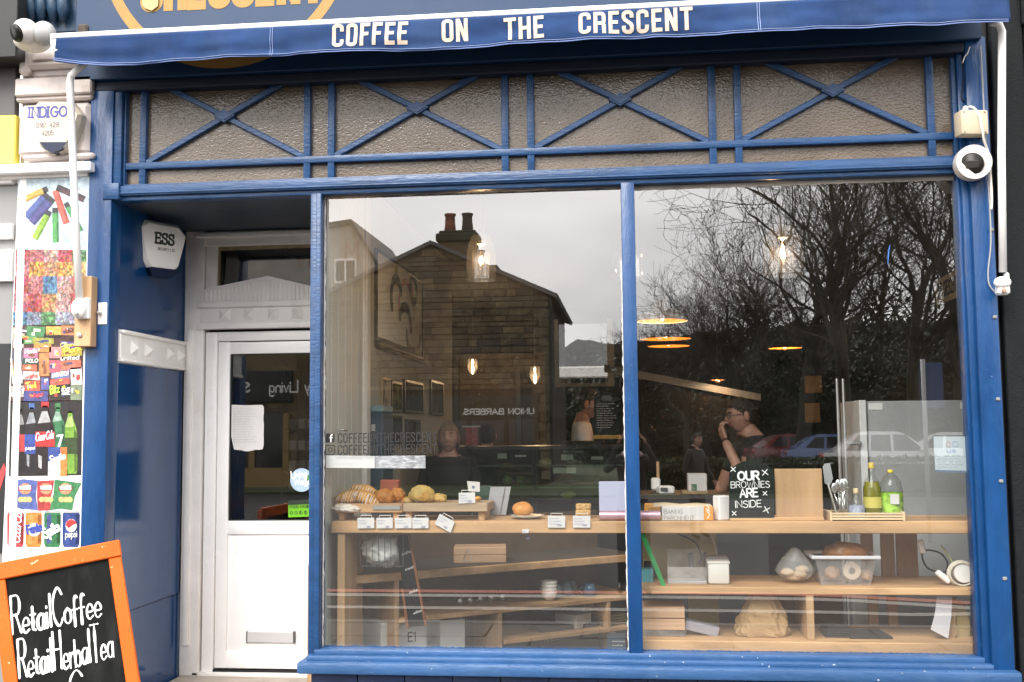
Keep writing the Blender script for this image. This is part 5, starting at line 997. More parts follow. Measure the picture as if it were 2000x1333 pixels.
# ------------------------------------------------------------------ the room
RX0, RX1, RY1, FZ, CZ = -2.83, 2.35, 8.4, .1, 3.2
CRW = mat('cream_wall', (.38, .365, .31), .85, var=.06, vs=3)
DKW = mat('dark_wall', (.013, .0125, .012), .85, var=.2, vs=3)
PLW = mat('pale_boarding', (.60, .62, .59), .5, var=.06, vs=4, st=(1, 1, .3))
tag(ob('floor', bx(RX0, RX1, .09, RY1, -.1, FZ), mat('dark_floorboards', (.10, .07, .045), .45, var=.3, vs=8, st=(1, .15, 1))), kind='structure')
HALL = mat('hall_beige', (.50, .45, .34), .8, var=.1)
tag(ob('hall_ceiling', bx(RX0, XP1-.06, DY+.1, 4.3, CZ-.12, CZ-.02), HALL), kind='structure')
tag(ob('hall_wall', bx(RX0, XP1-.06, 4.2, 4.28, FZ, CZ-.13), HALL), kind='structure')
tag(ob('ceiling', bx(RX0, RX1, .05, RY1, CZ, CZ+.1), mat('ceiling_paint', (.045, .044, .042), .9)), kind='structure')
tag(ob('wall_left', mg(bx(RX0-.12, RX0, 4.6, RY1, 0, CZ)), CRW), kind='structure')
tag(ob('wall_left_front', bx(RX0-.12, RX0+.01, DY+.1, 4.6, 0, CZ), DKW), kind='structure')  # front stretch coloured near black so the hall looks unlit
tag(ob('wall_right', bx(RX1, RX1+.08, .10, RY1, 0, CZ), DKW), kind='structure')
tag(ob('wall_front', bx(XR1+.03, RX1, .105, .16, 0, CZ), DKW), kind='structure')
# back wall with a window to the yard
wa, wb = P(1090, 632, RY1), P(1187, 748, RY1)
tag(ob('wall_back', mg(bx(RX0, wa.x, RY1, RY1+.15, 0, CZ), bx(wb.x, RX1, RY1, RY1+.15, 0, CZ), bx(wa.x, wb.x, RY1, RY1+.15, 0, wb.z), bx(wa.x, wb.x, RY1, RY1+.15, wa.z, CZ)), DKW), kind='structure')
bw_ = T('back_window', 'bright back window seen through the shop above the customer', 'window', ((wa.x+wb.x)/2, RY1, wb.z))
ob('frame', mg(cb(wa.x-.05, wa.x, RY1-.03, RY1, wb.z-.05, wa.z+.05, .004), cb(wb.x, wb.x+.09, RY1-.03, RY1, wb.z-.05, wa.z+.05, .004), cb(wa.x, wb.x, RY1-.03, RY1, wb.z-.05, wb.z, .004)), mat('dull_white_frame', (.4, .4, .38), .5), bw_)
ob('pane', bx(wa.x, wb.x, RY1+.05, RY1+.055, wb.z, wa.z), glass_mat('back_glass', 1.2, (.5, .5, .5), 0, .03), bw_)
# house behind the yard
hy = 17.; r0, r1 = P(1060, 722, hy), P(1260, 712, hy)
bk = T('brick_house', 'red brick house with slate roof seen through the back window', 'house', ((r0.x+r1.x)/2, hy, 0))
ob('wall', bx(r0.x-3, r1.x+3, hy, hy+6, -.1, r0.z), mat('red_brick', (.32, .11, .075), .9, var=.25, vs=20), bk)
ob('roof', ([(r0.x-3.2, hy-.4, r0.z-.05), (r1.x+3.2, hy-.4, r0.z-.05), (r1.x+3.2, hy+5.2, r0.z+4.4), (r0.x-3.2, hy+5.2, r0.z+4.4), (r0.x-3.2, hy-.4, r0.z-.2), (r1.x+3.2, hy-.4, r0.z-.2), (r1.x+3.2, hy+5.2, r0.z+4.2), (r0.x-3.2, hy+5.2, r0.z+4.2)], bx(0, 1, 0, 1, 0, 1)[1]), mat('pale_wet_slate', (.13, .13, .13), .5, var=.15, vs=30, st=(.3, 1, 3)), bk)
ob('gutter', cb(r0.x-3.2, r1.x+3.2, hy-.55, hy-.4, r0.z-.22, r0.z+.02, .03), WHITE, bk)
aw = P(1160, 745, hy); ar_ = [(aw.x-.55, aw.z-.5), (aw.x+.55, aw.z-.5), (aw.x+.55, aw.z+.05)]+[(aw.x+.55*math.cos(k*PI/10), aw.z+.05+.22*math.sin(k*PI/10)) for k in range(1, 10)]+[(aw.x-.55, aw.z+.05)]
wn = ob('window', prism(ar_, hy-.05, hy+.05), WHITE, bk)
for k in range(4): ob('pane', cb(aw.x-.48+k*.25, aw.x-.27+k*.25, hy-.06, hy-.04, aw.z-.45, aw.z+.08, .004), CARGL, wn)
tag(ob('yard', bx(-15, 15, RY1+.2, hy+8, -.3, -.05), PAVE), kind='structure')
# pale boarded partition between porch and window
par = T('porch_partition', 'pale grey boarded partition just inside the first pane', 'partition', (XP1-.03, .5, FZ))
for k in range(6): y0 = .09+k*.146; ob('board', cb(XP1-.04, XP1-.012, y0, y0+.143, FZ, CZ-.02, .004), PLW, par)
ob('corner_post', cb(XP1-.045, XP1+.01, DY-.005, DY+.085, FZ, CZ-.02, .006), mat('white_corner_paint', (.66, .66, .64), .45), par)
ob('latch', tube([(XP1+.0, .33, 1.62), (XP1+.03, .33, 1.62), (XP1+.03, .42, 1.615)], .006, 8), STEEL, par)
# sloping boxed stair side at the back
st_ = T('stair_soffit', 'pale sloping board of the boxed staircase at the back', 'staircase', P(1400, 800, 5.5))
ob('string_board', prism(ppoly([(1180, 712), (1486, 770), (1486, 783), (1180, 727)], 5.5), 5.5, 5.56), mat('beige_board', (.30, .34, .40), .7), st_)
ob('side_panel', prism(ppoly([(1232, 735), (1484, 783), (1484, 1000), (1232, 1000)], 5.55), 5.56, 5.7), DKW, st_)

PWX = XP1-.004
tag(ob('wall_inner', bx(PWX-.05, PWX, DY+.088, 4.3, FZ, CZ-.01), CRW), kind='structure')
# ------------------------------------------------------------------ pictures on the walls
def wall_pic(y0, y1, z0, z1, fm, im, label, extra=None):
    t = T('framed_picture', label, 'picture', (PWX, (y0+y1)/2, z0), 'pictures on the cream wall')
    ob('frame', mg(cb(PWX, PWX+.02, y0, y0+.022, z0, z1, .003), cb(PWX, PWX+.02, y1-.022, y1, z0, z1, .003), cb(PWX, PWX+.021, y0+.02, y1-.02, z0, z0+.022, .003), cb(PWX, PWX+.021, y0+.02, y1-.02, z1-.022, z1, .003)), fm, t)
    ob('print', bx(PWX, PWX+.012, y0+.02, y1-.02, z0+.02, z1-.02), im, t)
    if extra: extra(t)
FRK, FRW_ = mat('black_frame', (.015, .014, .012), .4), mat('pine_frame', (.35, .26, .16), .5)
pic = lambda n, c, v=.8, s=9: mat(n, c, .85, var=v, vs=s, spec=.1)
def Wy(px): return -FOC_X(px)
def wall_y(px, py):                           # where a sight line meets the left wall
    d = FW*FOC + RT*(px-1000) - UP*(py-666.5); t_ = PWX/d.x; return -DIST+t_*d.y, CAMH+t_*d.z
def wall_rect(a, b, c, d):
    y0, z1a = wall_y(a, b); y1, z1b = wall_y(c, b); _, z0a = wall_y(a, d); _, z0b = wall_y(c, d); return y0, y1, (z0a+z0b)/2, (z1a+z1b)/2
def big(t):
    y0, y1, z0, z1 = wall_rect(731, 520, 822, 690); yc = (y0+y1)/2; o = (PWX+.0125, yc, (z0+z1)/2)
    def arcs(cy, cz, ry, rz, a0, a1): return [(cy+ry*math.cos(a0+(a1-a0)*k/12), cz+rz*math.sin(a0+(a1-a0)*k/12)) for k in range(13)]
    ob('dark_strokes', strokes_g([arcs(.42, .20, .12, .10, 0, 2*PI), arcs(-.18, .05, .17, .15, PI*.15, PI*1.15), arcs(.12, -.10, .2, .13, -.1, PI*.9), arcs(.42, -.16, .25, .12, PI, 2*PI), [(-.75, -.3), (1.0, -.3)]], o, (0, 1, 0), Z3, .075, .003), mat('black_paint_stroke', (.03, .03, .02), .6), t)
    ob('pink_strokes', strokes_g([arcs(.15, 0, .25, .22, PI*.3, PI*1.1), arcs(.25, .05, .2, .17, -.4, PI*.6)], o, (0, 1, 0), Z3, .045, .002), mat('pink_paint_stroke', (.62, .25, .27), .6), t)
    ob('yellow_mark', strokes_g([arcs(-.18, .22, .03, .05, 0, 2*PI)], o, (0, 1, 0), Z3, .06, .002), mat('yellow_paint_stroke', (.5, .46, .02), .6), t)
y0, y1, z0, z1 = wall_rect(731, 520, 822, 690)
wall_pic(y0, y1, z0, z1, FRK, mat('cream_canvas', (.86, .84, .76), .8), 'large cream abstract painting with dark and pink curves', big)
for i, (a, b, c, d, fm, im, lb) in enumerate((
 (741, 738, 758, 800, FRW_, pic('pale_print', (.35, .30, .22)), 'pale print in a thin pine frame under the abstract painting'),
 (760, 745, 781, 806, FRK, pic('yellow_figure_print', (.10, .09, .02), 1, 14), 'dark print with a yellow figure beside the pine frame'),
 (786, 745, 823, 808, FRK, pic('dark_print_a', (.035, .035, .03)), 'wide dark print on the cream wall'),
 (753, 812, 781, 870, FRK, pic('dark_print_b', (.03, .03, .028)), 'dark print hanging below the yellow figure print'),
 (790, 820, 817, 872, FRK, pic('dark_print_c', (.06, .055, .05)), 'dark print with a lighter centre below the wide print'),
 (838, 745, 862, 812, FRK, pic('dark_print_d', (.05, .05, .035)), 'narrow dark print farther along the cream wall'))):
    y0, y1, z0, z1 = wall_rect(a, b, c, d); wall_pic(y0, y1, z0, z1, fm, im, lb)
# blue fridge-like display by the partition
t = T('drinks_fridge', 'slate blue drinks fridge standing behind the partition', 'fridge', P(735, 930, 1.12))
ob('cabinet', pbox(723, 806, 748, 1010, 1.12, .3, .01), mat('slate_blue_enamel', (.05, .085, .12), .4), t); ob('header', pbox(723, 792, 748, 806, 1.11, .3, .01), mat('pale_blue_header', (.24, .36, .40), .4), t)
ob('wording', ptext('COFFEE', (725, 842), (733, 842), 12, 1.119, .1), PAPER, t)

# ------------------------------------------------------------------ window counter: pine shelving along the glass
CF, CB2 = .13, .55
zc = P(1270, 1019, CF).z
ctr = T('window_counter', 'pine counter with open shelves running along the window', 'counter', (0, .3, FZ))
xa, xb = XP1+.03, 1.87
ob('top_plank', cb(xa-.01, xb, CF, CB2, zc-.062, zc, .004), WOOD, ctr)
zs2, zs3 = P(1570, 1148, CF).z, P(1570, 1252, CF).z
ob('shelf_plank', cb(.02, xb, CF, CB2+.05, zs2-.036, zs2, .004), WOOD, ctr); ob('shelf_plank', cb(.02, xb, CF-.03, CB2+.05, zs3-.06, zs3, .004), WOOD, ctr)
ob('end_panel', cb(xa+.02, xa+.062, CF+.015, CB2, FZ, zc-.063, .004), WOODV, ctr)
ob('divider', cb(P(1576, 1200, CF).x, P(1591, 1200, CF).x, CF+.012, CB2, zs3, zs2-.037, .003), WOODV, ctr); ob('divider', cb(xb-.03, xb, CF+.01, CB2, zs3, zs2-.037, .003), PLY, ctr); ob('divider', cb(xb-.03, xb, CF+.01, CB2, zs2, zc-.064, .003), PLY, ctr)
for a, b in ((1683, 1706), (1722, 1748), (1752, 1793)):
    ob('back_post', pbox(a, 1040, b, 1131, CB2+.055, .03, .003), WOODV if a != 1752 else PLY, ctr)
for a, b in ((1697, 1716), (1735, 1754)): ob('back_post', pbox(a, 1165, b, 1234, CB2+.02, .03, .003), WOODV, ctr)
ob('back_board', pbox(1255, 1040, 1400, 1140, CB2+.06, .02, .002), mat('yellowed_board', (.50, .42, .24), .7, var=.1), ctr)
ob('back_board', pbox(1345, 1163, 1405, 1236, CB2+.06, .02, .002), MATS['yellowed_board'], ctr)
ob('kick_board', cb(.02, xb, CB2-.1, CB2-.08, FZ, zs3-.07, .003), DKW, ctr)
# the second unit turned into the room behind the first pane
p0, p1 = Vector((P(668, 1140, .34).x, .34, 0)), Vector((P(1222, 1088, 1.46).x, 1.46, 0)); ang = math.atan2(p1.y-p0.y, p1.x-p0.x); Ln = (p1-p0).length+.12
Mu = Matrix.Translation((p0.x, p0.y, 0)) @ Matrix.Rotation(ang, 4, 'Z'); un = T('shelf_unit', 'pine shelf unit set at an angle behind the first pane', 'shelf unit', (p0+p1)/2+Vector((0, .2, FZ)))
zA = (P(668, 1133, .34).z+P(1222, 1080, 1.46).z)/2
def lx(px, py):                               # local x along the unit's front edge for a photo point
    d = FW*FOC + RT*(px-1000) - UP*(py-666.5); o = Vector((0, -DIST, CAMH)); n = Vector((-math.sin(ang), math.cos(ang), 0)); t_ = (p0-o).dot(n)/d.dot(n); w_ = o+d*t_; return (Mu.inverted() @ w_).x, w_.z
def ub(name, g, m): return ob(name, tf(g, Mu), m, un)
SHG = mat('grey_shelf_liner', (.075, .062, .050), .7, var=.2, vs=12)
ub('upper_shelf', cb(0, Ln, 0, .5, zA-.045, zA, .004), WOOD); ub('shelf_liner', cb(.02, Ln-.02, .03, .48, zA, zA+.004, .001), SHG)
x1, z1_ = lx(780, 1222); x2, z2_ = lx(1222, 1152); zBm = (z1_+z2_)/2
ub('middle_shelf', cb(x1, Ln, .0, .5, zBm-.028, zBm, .003), WOOD)
x3, z3_ = lx(905, 1268); x4, z4_ = lx(1222, 1216); zCm = (z3_+z4_)/2
ub('lower_shelf', cb(lx(985, 1250)[0], Ln, .0, .5, zCm-.026, zCm, .003), WOOD)
for px, py, zt_, zb_ in ((776, 1200, zA-.045, FZ), (978, 1225, zBm-.03, FZ), (1190, 1190, zBm-.03, zCm), (1200, 1240, zCm-.03, FZ)):
    x_ = lx(px, py)[0]; ub('divider', cb(x_-.014, x_+.014, .004, .49, zb_, zt_, .003), WOODV)
ub('back_panel', cb(0, Ln, .5, .52, FZ, zc-.07, .003), mat('brown_backing', (.10, .062, .036), .8, var=.2)); ub('side_panel', cb(-.03, -.002, -.1, .5, FZ, zA+.02, .003), PLY)

# ------------------------------------------------------------------ hanging lamps
BULB = mat('lamp_filament', (1, .6, .2), .3, emit=60, ecol=(1, .55, .18)); ORI = mat('copper_shade_inside', (.62, .26, .035), .5, var=.05, emit=0)
BULBG = glass_mat('bulb_glass', 1.4, (1, .97, .92), 0, 0)
CORD = mat('pale_cord', (.5, .48, .45), .7)
def lamp_light(p, e, r=.03, name='bulb_light', par=None):
    l = bpy.data.lights.new(name, 'POINT'); l.energy = e; l.color = (1, .66, .36); l.shadow_soft_size = r
    o = bpy.data.objects.new(name, l); COL.objects.link(o); o.location = Vector(p)-(WL[par.name] if par else Vector()); o.parent = par
def dome_lamp(px, py_bot, Y, wpx, hpx, lit, label):
    q = P(px, py_bot, Y); sc_ = FOC/(Y+DIST); r = wpx/2/sc_; h = hpx/sc_
    t = T('glass_dome_lamp', label, 'pendant lamp', q, 'glass dome lamps in the window')
    prof = [(r, 0), (r*1.02, h*.3), (r*1.0, h*.5), (r*.88, h*.72), (r*.62, h*.9), (r*.28, h*.985), (.02, h)]
    ob('dome', lathe(prof, q, 32, False), CLEAR, t, True); ob('rim', lathe([(r-.003, 0), (r+.002, 0), (r+.002, .006), (r-.003, .006)], q, 32, False), CLEAR, t)
    ob('cord', tube([(q.x, q.y, q.z+h), (q.x, q.y, CZ)], .003, 6), CORD, t); ob('lamp_holder', lathe([(.012, .14), (.022, .13), (.022, .02), (.026, 0)], (q.x, q.y, q.z+h*.72), 12), mat('brass_holder', (.5, .45, .38), .4), t, True)
    ob('inner_tube', lathe([(r*.62, h*.08), (r*.62, h*.6)], q, 24, False), CLEAR, t, True)
    bz_ = q.z+h*.45
    ob('bulb', lathe([(.006, -.05), (.02, -.035), (.026, -.005), (.02, .035), (.012, .06)], (q.x, q.y, bz_), 14, False), BULBG, t, True)
    if lit: lamp_light((q.x, q.y, bz_), 3., .014, par=t)
dome_lamp(940, 548, .75, 58, 100, True, 'lit glass dome lamp hanging before the reflected stone gable')
dome_lamp(1230, 545, .75, 70, 100, False, 'glass dome lamp half hidden by the blue mullion')
dome_lamp(1530, 538, .62, 78, 100, True, 'lit glass dome lamp hanging before the reflected trees')
def shade_lamp(px, py, Y, wpx, label, white=True, drop=.1):
    q = P(px, py, Y); sc_ = FOC/(Y+DIST); r = wpx/2/sc_
    t = T('shade_lamp', label, 'pendant lamp', q, 'wide shade lamps over the serving counter')
    m = mat('white_enamel_shade', (.85, .83, .80), .35) if white else mat('black_enamel_shade', (.02, .02, .02), .35)
    ob('shade', lathe([(r, 0), (r*.97, r*.16), (r*.62, r*.42), (r*.36, r*.5), (r*.25, r*.9), (r*.2, r*.94), (.01, r*.95)], q, 36, False), m, t, True)
    ob('shade_lining', lathe([(r*.99, .004), (r*.94, r*.14), (r*.58, r*.36), (r*.2, r*.44), (.01, r*.45)], q, 36, False), ORI, t, True)
    ob('cord', tube([(q.x, q.y, q.z+r*.95), (q.x, q.y, CZ)], .004, 6), BLACK, t)
    ob('bulb', ell((q.x, q.y, q.z+r*.2), (.035, .035, .045), 12, 8), BULBG, t, True)
    lamp_light((q.x, q.y, q.z+r*.2), 1.8, .022, par=t)
shade_lamp(1293, 628, 2.3, 97, 'white enamel shade lamp beside the blue mullion')
shade_lamp(1300, 663, 3.4, 98, 'black shade lamp with glowing copper lining under the white one', False)
shade_lamp(1306, 677, 4.6, 82, 'lower black shade lamp glimpsed behind the two others', False)
shade_lamp(1533, 681, 3.4, 64, 'black shade lamp glowing copper over the man in glasses', False)
shade_lamp(1402, 743, 5.3, 30, 'small far shade lamp glowing near the stair board', False)
def cage(px, py, Y, label):
    q = P(px, py, Y); t = T('filament_lamp', label, 'pendant lamp', q, 'bare filament lamps at the back')
    ob('glass_cup', lathe([(.012, .16), (.05, .15), (.055, .05), (.03, -.01), (.005, -.03)], q, 18, False), CLEAR, t, True)
    ob('bulb', ell((q.x, q.y, q.z+.06), (.022, .022, .05), 10, 8), BULBG, t, True); ob('cord', tube([(q.x, q.y, q.z+.16), (q.x, q.y, CZ)], .004, 6), BLACK, t)
    lamp_light((q.x, q.y, q.z+.06), 7, .016, par=t)
cage(923, 728, 6.4, 'filament lamp glowing at the back below the reflected gable'); cage(1045, 745, 5.6, 'filament lamp glowing beside the amber lit back wall')
ob_ = T('back_partition', 'ochre lit partition at the back behind the filament lamps', 'partition', P(1060, 1000, 7.3))
ob('panel', pbox(890, 690, 1066, 1000, 7.4, .1), mat('ochre_wall', (.045, .030, .014), .8, var=.3), ob_); ob('post', pbox(1008, 720, 1018, 1000, 7.2, .1), BLACK, ob_); ob('post', pbox(886, 690, 896, 1000, 7.2, .1), BLACK, ob_)

# ------------------------------------------------------------------ chilled display case
CS = 2.35
dc = T('display_case', 'dark glazed food display case behind the counter', 'display case', P(1040, 1010, CS))
xA, xB = P(860, 950, CS).x, P(1232, 950, CS).x; zT = P(1040, 872, CS).z
ob('base', cb(xA, xB, CS, CS+.7, FZ, P(1040, 1000, CS).z, .01), mat('dark_case_body', (.02, .02, .021), .4), dc); ob('top', cb(xA, xB, CS+.05, CS+.7, zT-.03, zT, .006), MATS['dark_case_body'], dc)
ob('front_glass', bx(xA, xB, CS-.01, CS-.004, P(1040, 1000, CS).z, zT-.03), glass_mat('case_glass', 1.5, (.8, .86, .82), 0, .01), dc)
for k, py in enumerate((912, 955)): z_ = P(1040, py, CS).z; ob('glass_shelf', bx(xA+.02, xB-.02, CS+.03, CS+.6, z_, z_+.012), mat('greenish_shelf', (.14, .18, .15), .2), dc)
ob('corner_post', mg(bx(xA, xA+.03, CS-.01, CS+.02, FZ, zT), bx(xB-.03, xB, CS-.01, CS+.02, FZ, zT), bx(P(1040, 900, CS).x, P(1048, 900, CS).x, CS-.01, CS+.02, FZ, zT)), MATS['dark_case_body'], dc)
ob('back', bx(xA, xB, CS+.62, CS+.66, FZ, zT), MATS['dark_case_body'], dc)
def food(name, px, py, Y, r, m, label, cat, grp=None): q = P(px, py, Y); return tag(ob(name, ell(q, r, 12, 8, lambda d, c: c*(1+.25*mnoise.noise((d.x*3+q.x*9, d.y*3, d.z*3)))), m, smooth=True), label, cat, grp)
LET, CRM = mat('lettuce', (.16, .24, .06), .6, var=.5, vs=40), mat('pale_bread', (.55, .42, .24), .7, var=.2, vs=30)
for i, px in enumerate((990, 1018)): food('salad_bun', px, 938, CS+.2, (.035, .04, .035), LET, ('salad filled bun in the case under the orange notice', 'second salad filled bun in the case')[i], 'food')
food('wrapped_roll', 1066, 903, CS+.15, (.05, .045, .03), CRM, 'pale roll on the upper shelf of the case', 'food'); food('salad_tub', 1110, 968, CS+.1, (.06, .05, .03), mat('yellow_salad', (.30, .28, .06), .6, var=.3), 'yellowish salad tub in the case', 'food')
for i, (a, b, c, d) in enumerate(((972, 886, 990, 896), (1096, 888, 1120, 899), (1154, 892, 1178, 898), (1006, 889, 1028, 893), (1080, 914, 1125, 925))): tag(ob('price_ticket', pbox(a, b, c, d, CS+.02, .003, .0005), PAPER), ('white price ticket on the left of the case top', 'pale blue price ticket in the middle of the case', 'small bright price ticket at the end of the case', 'narrow price ticket beside the coffee machine', 'wide ticket hanging on the lower case shelf')[i], 'ticket')
t = T('coffee_machine', 'black coffee machine standing on the display case', 'coffee machine', P(1130, 880, CS+.35))
ob('body', pbox(1096, 862, 1180, 895, CS+.3, .35, .01), BLACK, t); ob('grille', pbox(1100, 876, 1140, 886, CS+.29, .02, .003), STEEL, t)
t = T('red_notice', 'red and pink printed notice hanging at the back counter', 'notice', P(922, 870, 3.2)); ob('sheet', pbox(909, 835, 933, 870, 3.2, .003, .0005), mat('red_pink_print', (.42, .10, .11), .5, var=.7, vs=40), t); ob('hanging_rail', pbox(902, 832, 938, 835, 3.21, .006, .001), STEEL, t)
t = T('menu_board', 'black menu chalkboard with a handle and chalk list', 'menu board', P(1185, 850, 2.0))
mo = [(1160, 850), (1160, 778), (1166, 768), (1204, 768), (1211, 778), (1211, 850)]; ob('board', prism(ppoly(mo, 2.0), 2.0, 2.02), CHK, t)
ob('handle_slot', prism(ppoly([(1173, 778), (1178, 773), (1192, 773), (1197, 778), (1192, 783), (1178, 783)], 1.998), 1.998, 2.0), mat('slot_grey', (.09, .09, .085), .6), t)
q = P(1165, 790, 1.997); ob('chalk_list', strokes_g(scrawl(11, .13, .0165), q, X3, Z3, .0022), mat('chalk_grey', (.5, .5, .48), .8), t)
ob('easel_foot', pbox(1158, 850, 1213, 858, 1.99, .05), mat('mustard_foot', (.35, .2, .03), .6), t)
for a, b, c, d, lb in ((1573, 734, 1606, 768, 'square kraft shade hung on the dark wall'), (1573, 788, 1602, 826, 'plain kraft square hanging below the kraft shade')): tag(ob('kraft_panel', pbox(a, b, c, d, 4.2, .03), mat('kraft', (.22, .14, .06), .8, var=.1)), lb, 'panel')
t = T('street_plaque', 'beige street name plaque on the side wall beside the pillar', 'plaque', P(1856, 590, 1.0))
def rwall(px, py, X): d = FW*FOC + RT*(px-1000) - UP*(py-666.5); t_ = X/d.x; return Vector((X, -DIST+t_*d.y, CAMH+t_*d.z))
XW = RX1-.002; a, b = rwall(1830, 585, XW), rwall(1880, 566, XW); zl_, zh_ = a.z-.05, a.z+.145
ob('plate', bx(XW-.01, XW, b.y, a.y, zl_, zh_), mat('beige_plate', (.78, .68, .52), .6), t)
ob('lettering', text_g('THE CRESCENT', (XW-.011, a.y-.06, zl_+.05), (0, -1, 0), Z3, .10, .2, REG, .2, (a.y-b.y-.15)/.10/text_w('THE CRESCENT', REG, .2)), KI, t)
# steel fridge and rack
t = T('steel_fridge', 'brushed steel fridge standing in the second pane', 'fridge', P(1790, 960, .95))
FRI = mat('fridge_steel', (.36, .37, .38), .38, metal=.25, var=.05)
ob('cabinet', cb(P(1696, 850, .95).x, RX1-.1, .95, 1.6, FZ, P(1780, 783, .95).z, .006), FRI, t); ob('door_edge', cb(P(1680, 850, .93).x, P(1694, 850, .93).x, .93, 1.5, FZ, P(1690, 782, .93).z, .004), mat('pale_fridge_edge', (.55, .56, .57), .4), t)
ob('badge', pbox(1696, 788, 1724, 801, .946, .004, .001), mat('fridge_badge', (.62, .63, .63), .4), t); ob('handle', pbox(1655, 862, 1684, 870, .9, .05, .008), STEEL, t); ob('badge', pbox(1876, 786, 1888, 799, .946, .004, .001), MATS['fridge_badge'], t)
t = T('wire_rack', 'notched steel rack upright beside the fridge', 'rack', P(1645, 1010, 1.1))
for px in (1640, 1652): q = P(px, 900, 1.1); ob('upright', tube([(q.x, 1.1, FZ), (q.x, 1.1, P(px, 740, 1.1).z)], .010, 8), STEEL, t)
q = P(1652, 900, 1.1); ob('notches', mg(*[lathe([(.014, 0), (.014, .006)], (q.x, 1.1, 1.15+k*.027), 8) for k in range(22)]), STEEL, t)
# product shelves seen through the door glass
sh = T('product_shelf', 'dark shelf of small coffee packs seen through the door glass', 'shelf', P(600, 1000, 2.3))
xA, xB = P(556, 860, 2.3).x, P(660, 860, 2.3).x
ob('side', mg(bx(xA-.02, xA, 2.28, 2.62, FZ, 2.1), bx(xB, xB+.02, 2.28, 2.62, FZ, 2.1)), BLACK, sh); ob('back', bx(xA, xB, 2.6, 2.62, FZ, 2.1), BLACK, sh)
for k, py in enumerate((838, 880, 920, 960, 1000)):
    z_ = P(600, py, 2.3).z; ob('shelf', bx(xA, xB, 2.3, 2.6, z_-.015, z_), BLACK, sh)
    for j in range(5):
        x_ = xA+.02+j*(xB-xA-.04)/5; lb_ = ('top', 'second', 'middle', 'fourth', 'bottom')[k]; od = ('first', 'second', 'third', 'fourth', 'fifth')[j]
        if k < 4: tag(ob('coffee_pack', cb(x_, x_+.055, 2.33, 2.4, z_+.001, z_+.075, .006), PAPER if (j+k) % 3 else mat('pack_grey', (.3, .31, .33), .5)), od+' small pack along the '+lb_+' shelf behind the door', 'pack', 'packs on the shelf behind the door')
# ------------------------------------------------------------------ goods on the counter and shelves
GOLDB = mat('baked_gold', (.62, .30, .075), .5, var=.35, vs=30, bump=.5, bs=70); BROWNB = mat('baked_brown', (.50, .185, .035), .42, var=.35, vs=25, bump=.5, bs=60); CHEESE = mat('cheese_bake', (.58, .39, .13), .55, var=.3, vs=22, bump=.8, bs=50, stain=((.66, .27, .04), 14., .55, .72))
ICE = mat('white_icing', (.85, .80, .76), .4); SUG = mat('sugar_flake', (.82, .74, .66), .7, var=.15, vs=60, bump=1., bs=80)
bd = T('serving_board', 'pale wooden serving board under the iced pastries', 'board', P(720, 1000, .3))
zb1 = P(720, 984, .2).z; ob('board', cb(P(655, 990, .2).x, P(786, 990, .2).x, .2, .45, zb1-.05, zb1, .004), WOOD, bd); ob('feet', mg(*[cb(P(x, 990, .22).x, P(x+10, 990, .22).x, .22, .43, zc, zb1-.05, .003) for x in (662, 768)]), WOOD, bd)
ob('slate_card', pbox(728, 988, 782, 996, .192, .005, .001), mat('slate_card', (.3, .31, .31), .6), bd)
bd = T('serving_board', 'worn wooden serving board under the cheese swirl', 'board', P(870, 1005, .3))
zb2 = P(870, 983, .2).z; ob('board', cb(P(787, 990, .17).x, P(952, 990, .17).x, .17, .46, zb2-.045, zb2, .004), mat('worn_board', (.42, .30, .19), .6, var=.3, vs=12, st=(.2, 1, 1)), bd); ob('feet', mg(*[cb(P(x, 990, .2).x, P(x+12, 990, .2).x, .2, .43, zc, zb2-.045, .003) for x in (792, 934)]), WOODV, bd)
def lump(c, r, seed, amp=.18, fr=2.4, rot=0., n=24, m=16, grooves=0):
    def fn(d, q):
        k = 1+amp*mnoise.noise((d.x*fr+seed, d.y*fr, d.z*fr))+.05*mnoise.noise((d.x*8, d.y*8+seed, d.z*8))
        if grooves: k *= 1-.13*abs(math.sin(math.acos(max(-1, min(1, d.x)))*grooves))**6*1.0
        return Vector((q.x*k, q.y*k, max(-r[2]*.62, q.z*k)))
    return tf(ell((0, 0, 0), r, n, m, fn), Matrix.Translation(c) @ Matrix.Rotation(rot, 4, 'Y'))
def iced(px, py, w_, h_, Y, rot, label, seed):
    q = P(px, py, Y); s = FOC/(Y+DIST); t = T('iced_plait', label, 'pastry', (q.x, Y, q.z-h_/2/s), 'iced pastries on the board')
    ob('pastry', lump(q, (w_/2/s, .05, h_/2/s), seed, .15, 2, rot), GOLDB, t, True); rr = random.Random(seed); st_ = []
    for k in range(11):
        a = max(-.9, min(.9, -.8+1.6*k/10+rr.uniform(-.07, .07))); x = a*w_/2/s*.95; hh_ = h_/2/s*math.sqrt(max(.05, 1-a*a)); st_.append([(q.x+x*math.cos(rot)+u_*hh_*.3, Y-.052*math.sqrt(max(.05, 1-a*a*.7-(u_*.75)**2)), q.z-x*math.sin(rot)+u_*hh_*.93) for u_ in [v_+rr.uniform(-.06, .06) for v_ in (-.9, -.45, 0, .45, .9)]])
    ob('icing', mg(*[tube(p_, .0019, 5) for p_ in st_]), ICE, t, True)
iced(685, 972, 62, 30, .27, -.1, 'iced pastry plait at the left end of the board', 3); iced(718, 975, 62, 28, .25, .35, 'iced pastry plait lying lower beside the croissants', 5); iced(712, 958, 55, 22, .33, .2, 'iced pastry plait on top of the pile', 8)
def crois(px, py, w_, h_, Y, rot, label, seed, m=BROWNB):
    q = P(px, py, Y); s = FOC/(Y+DIST); tag(ob('croissant', lump(q, (w_/2/s, .05, h_/2/s), seed, .1, 2, rot, 30, 18, 4), m, smooth=True), label, 'croissant', 'croissants on the board')
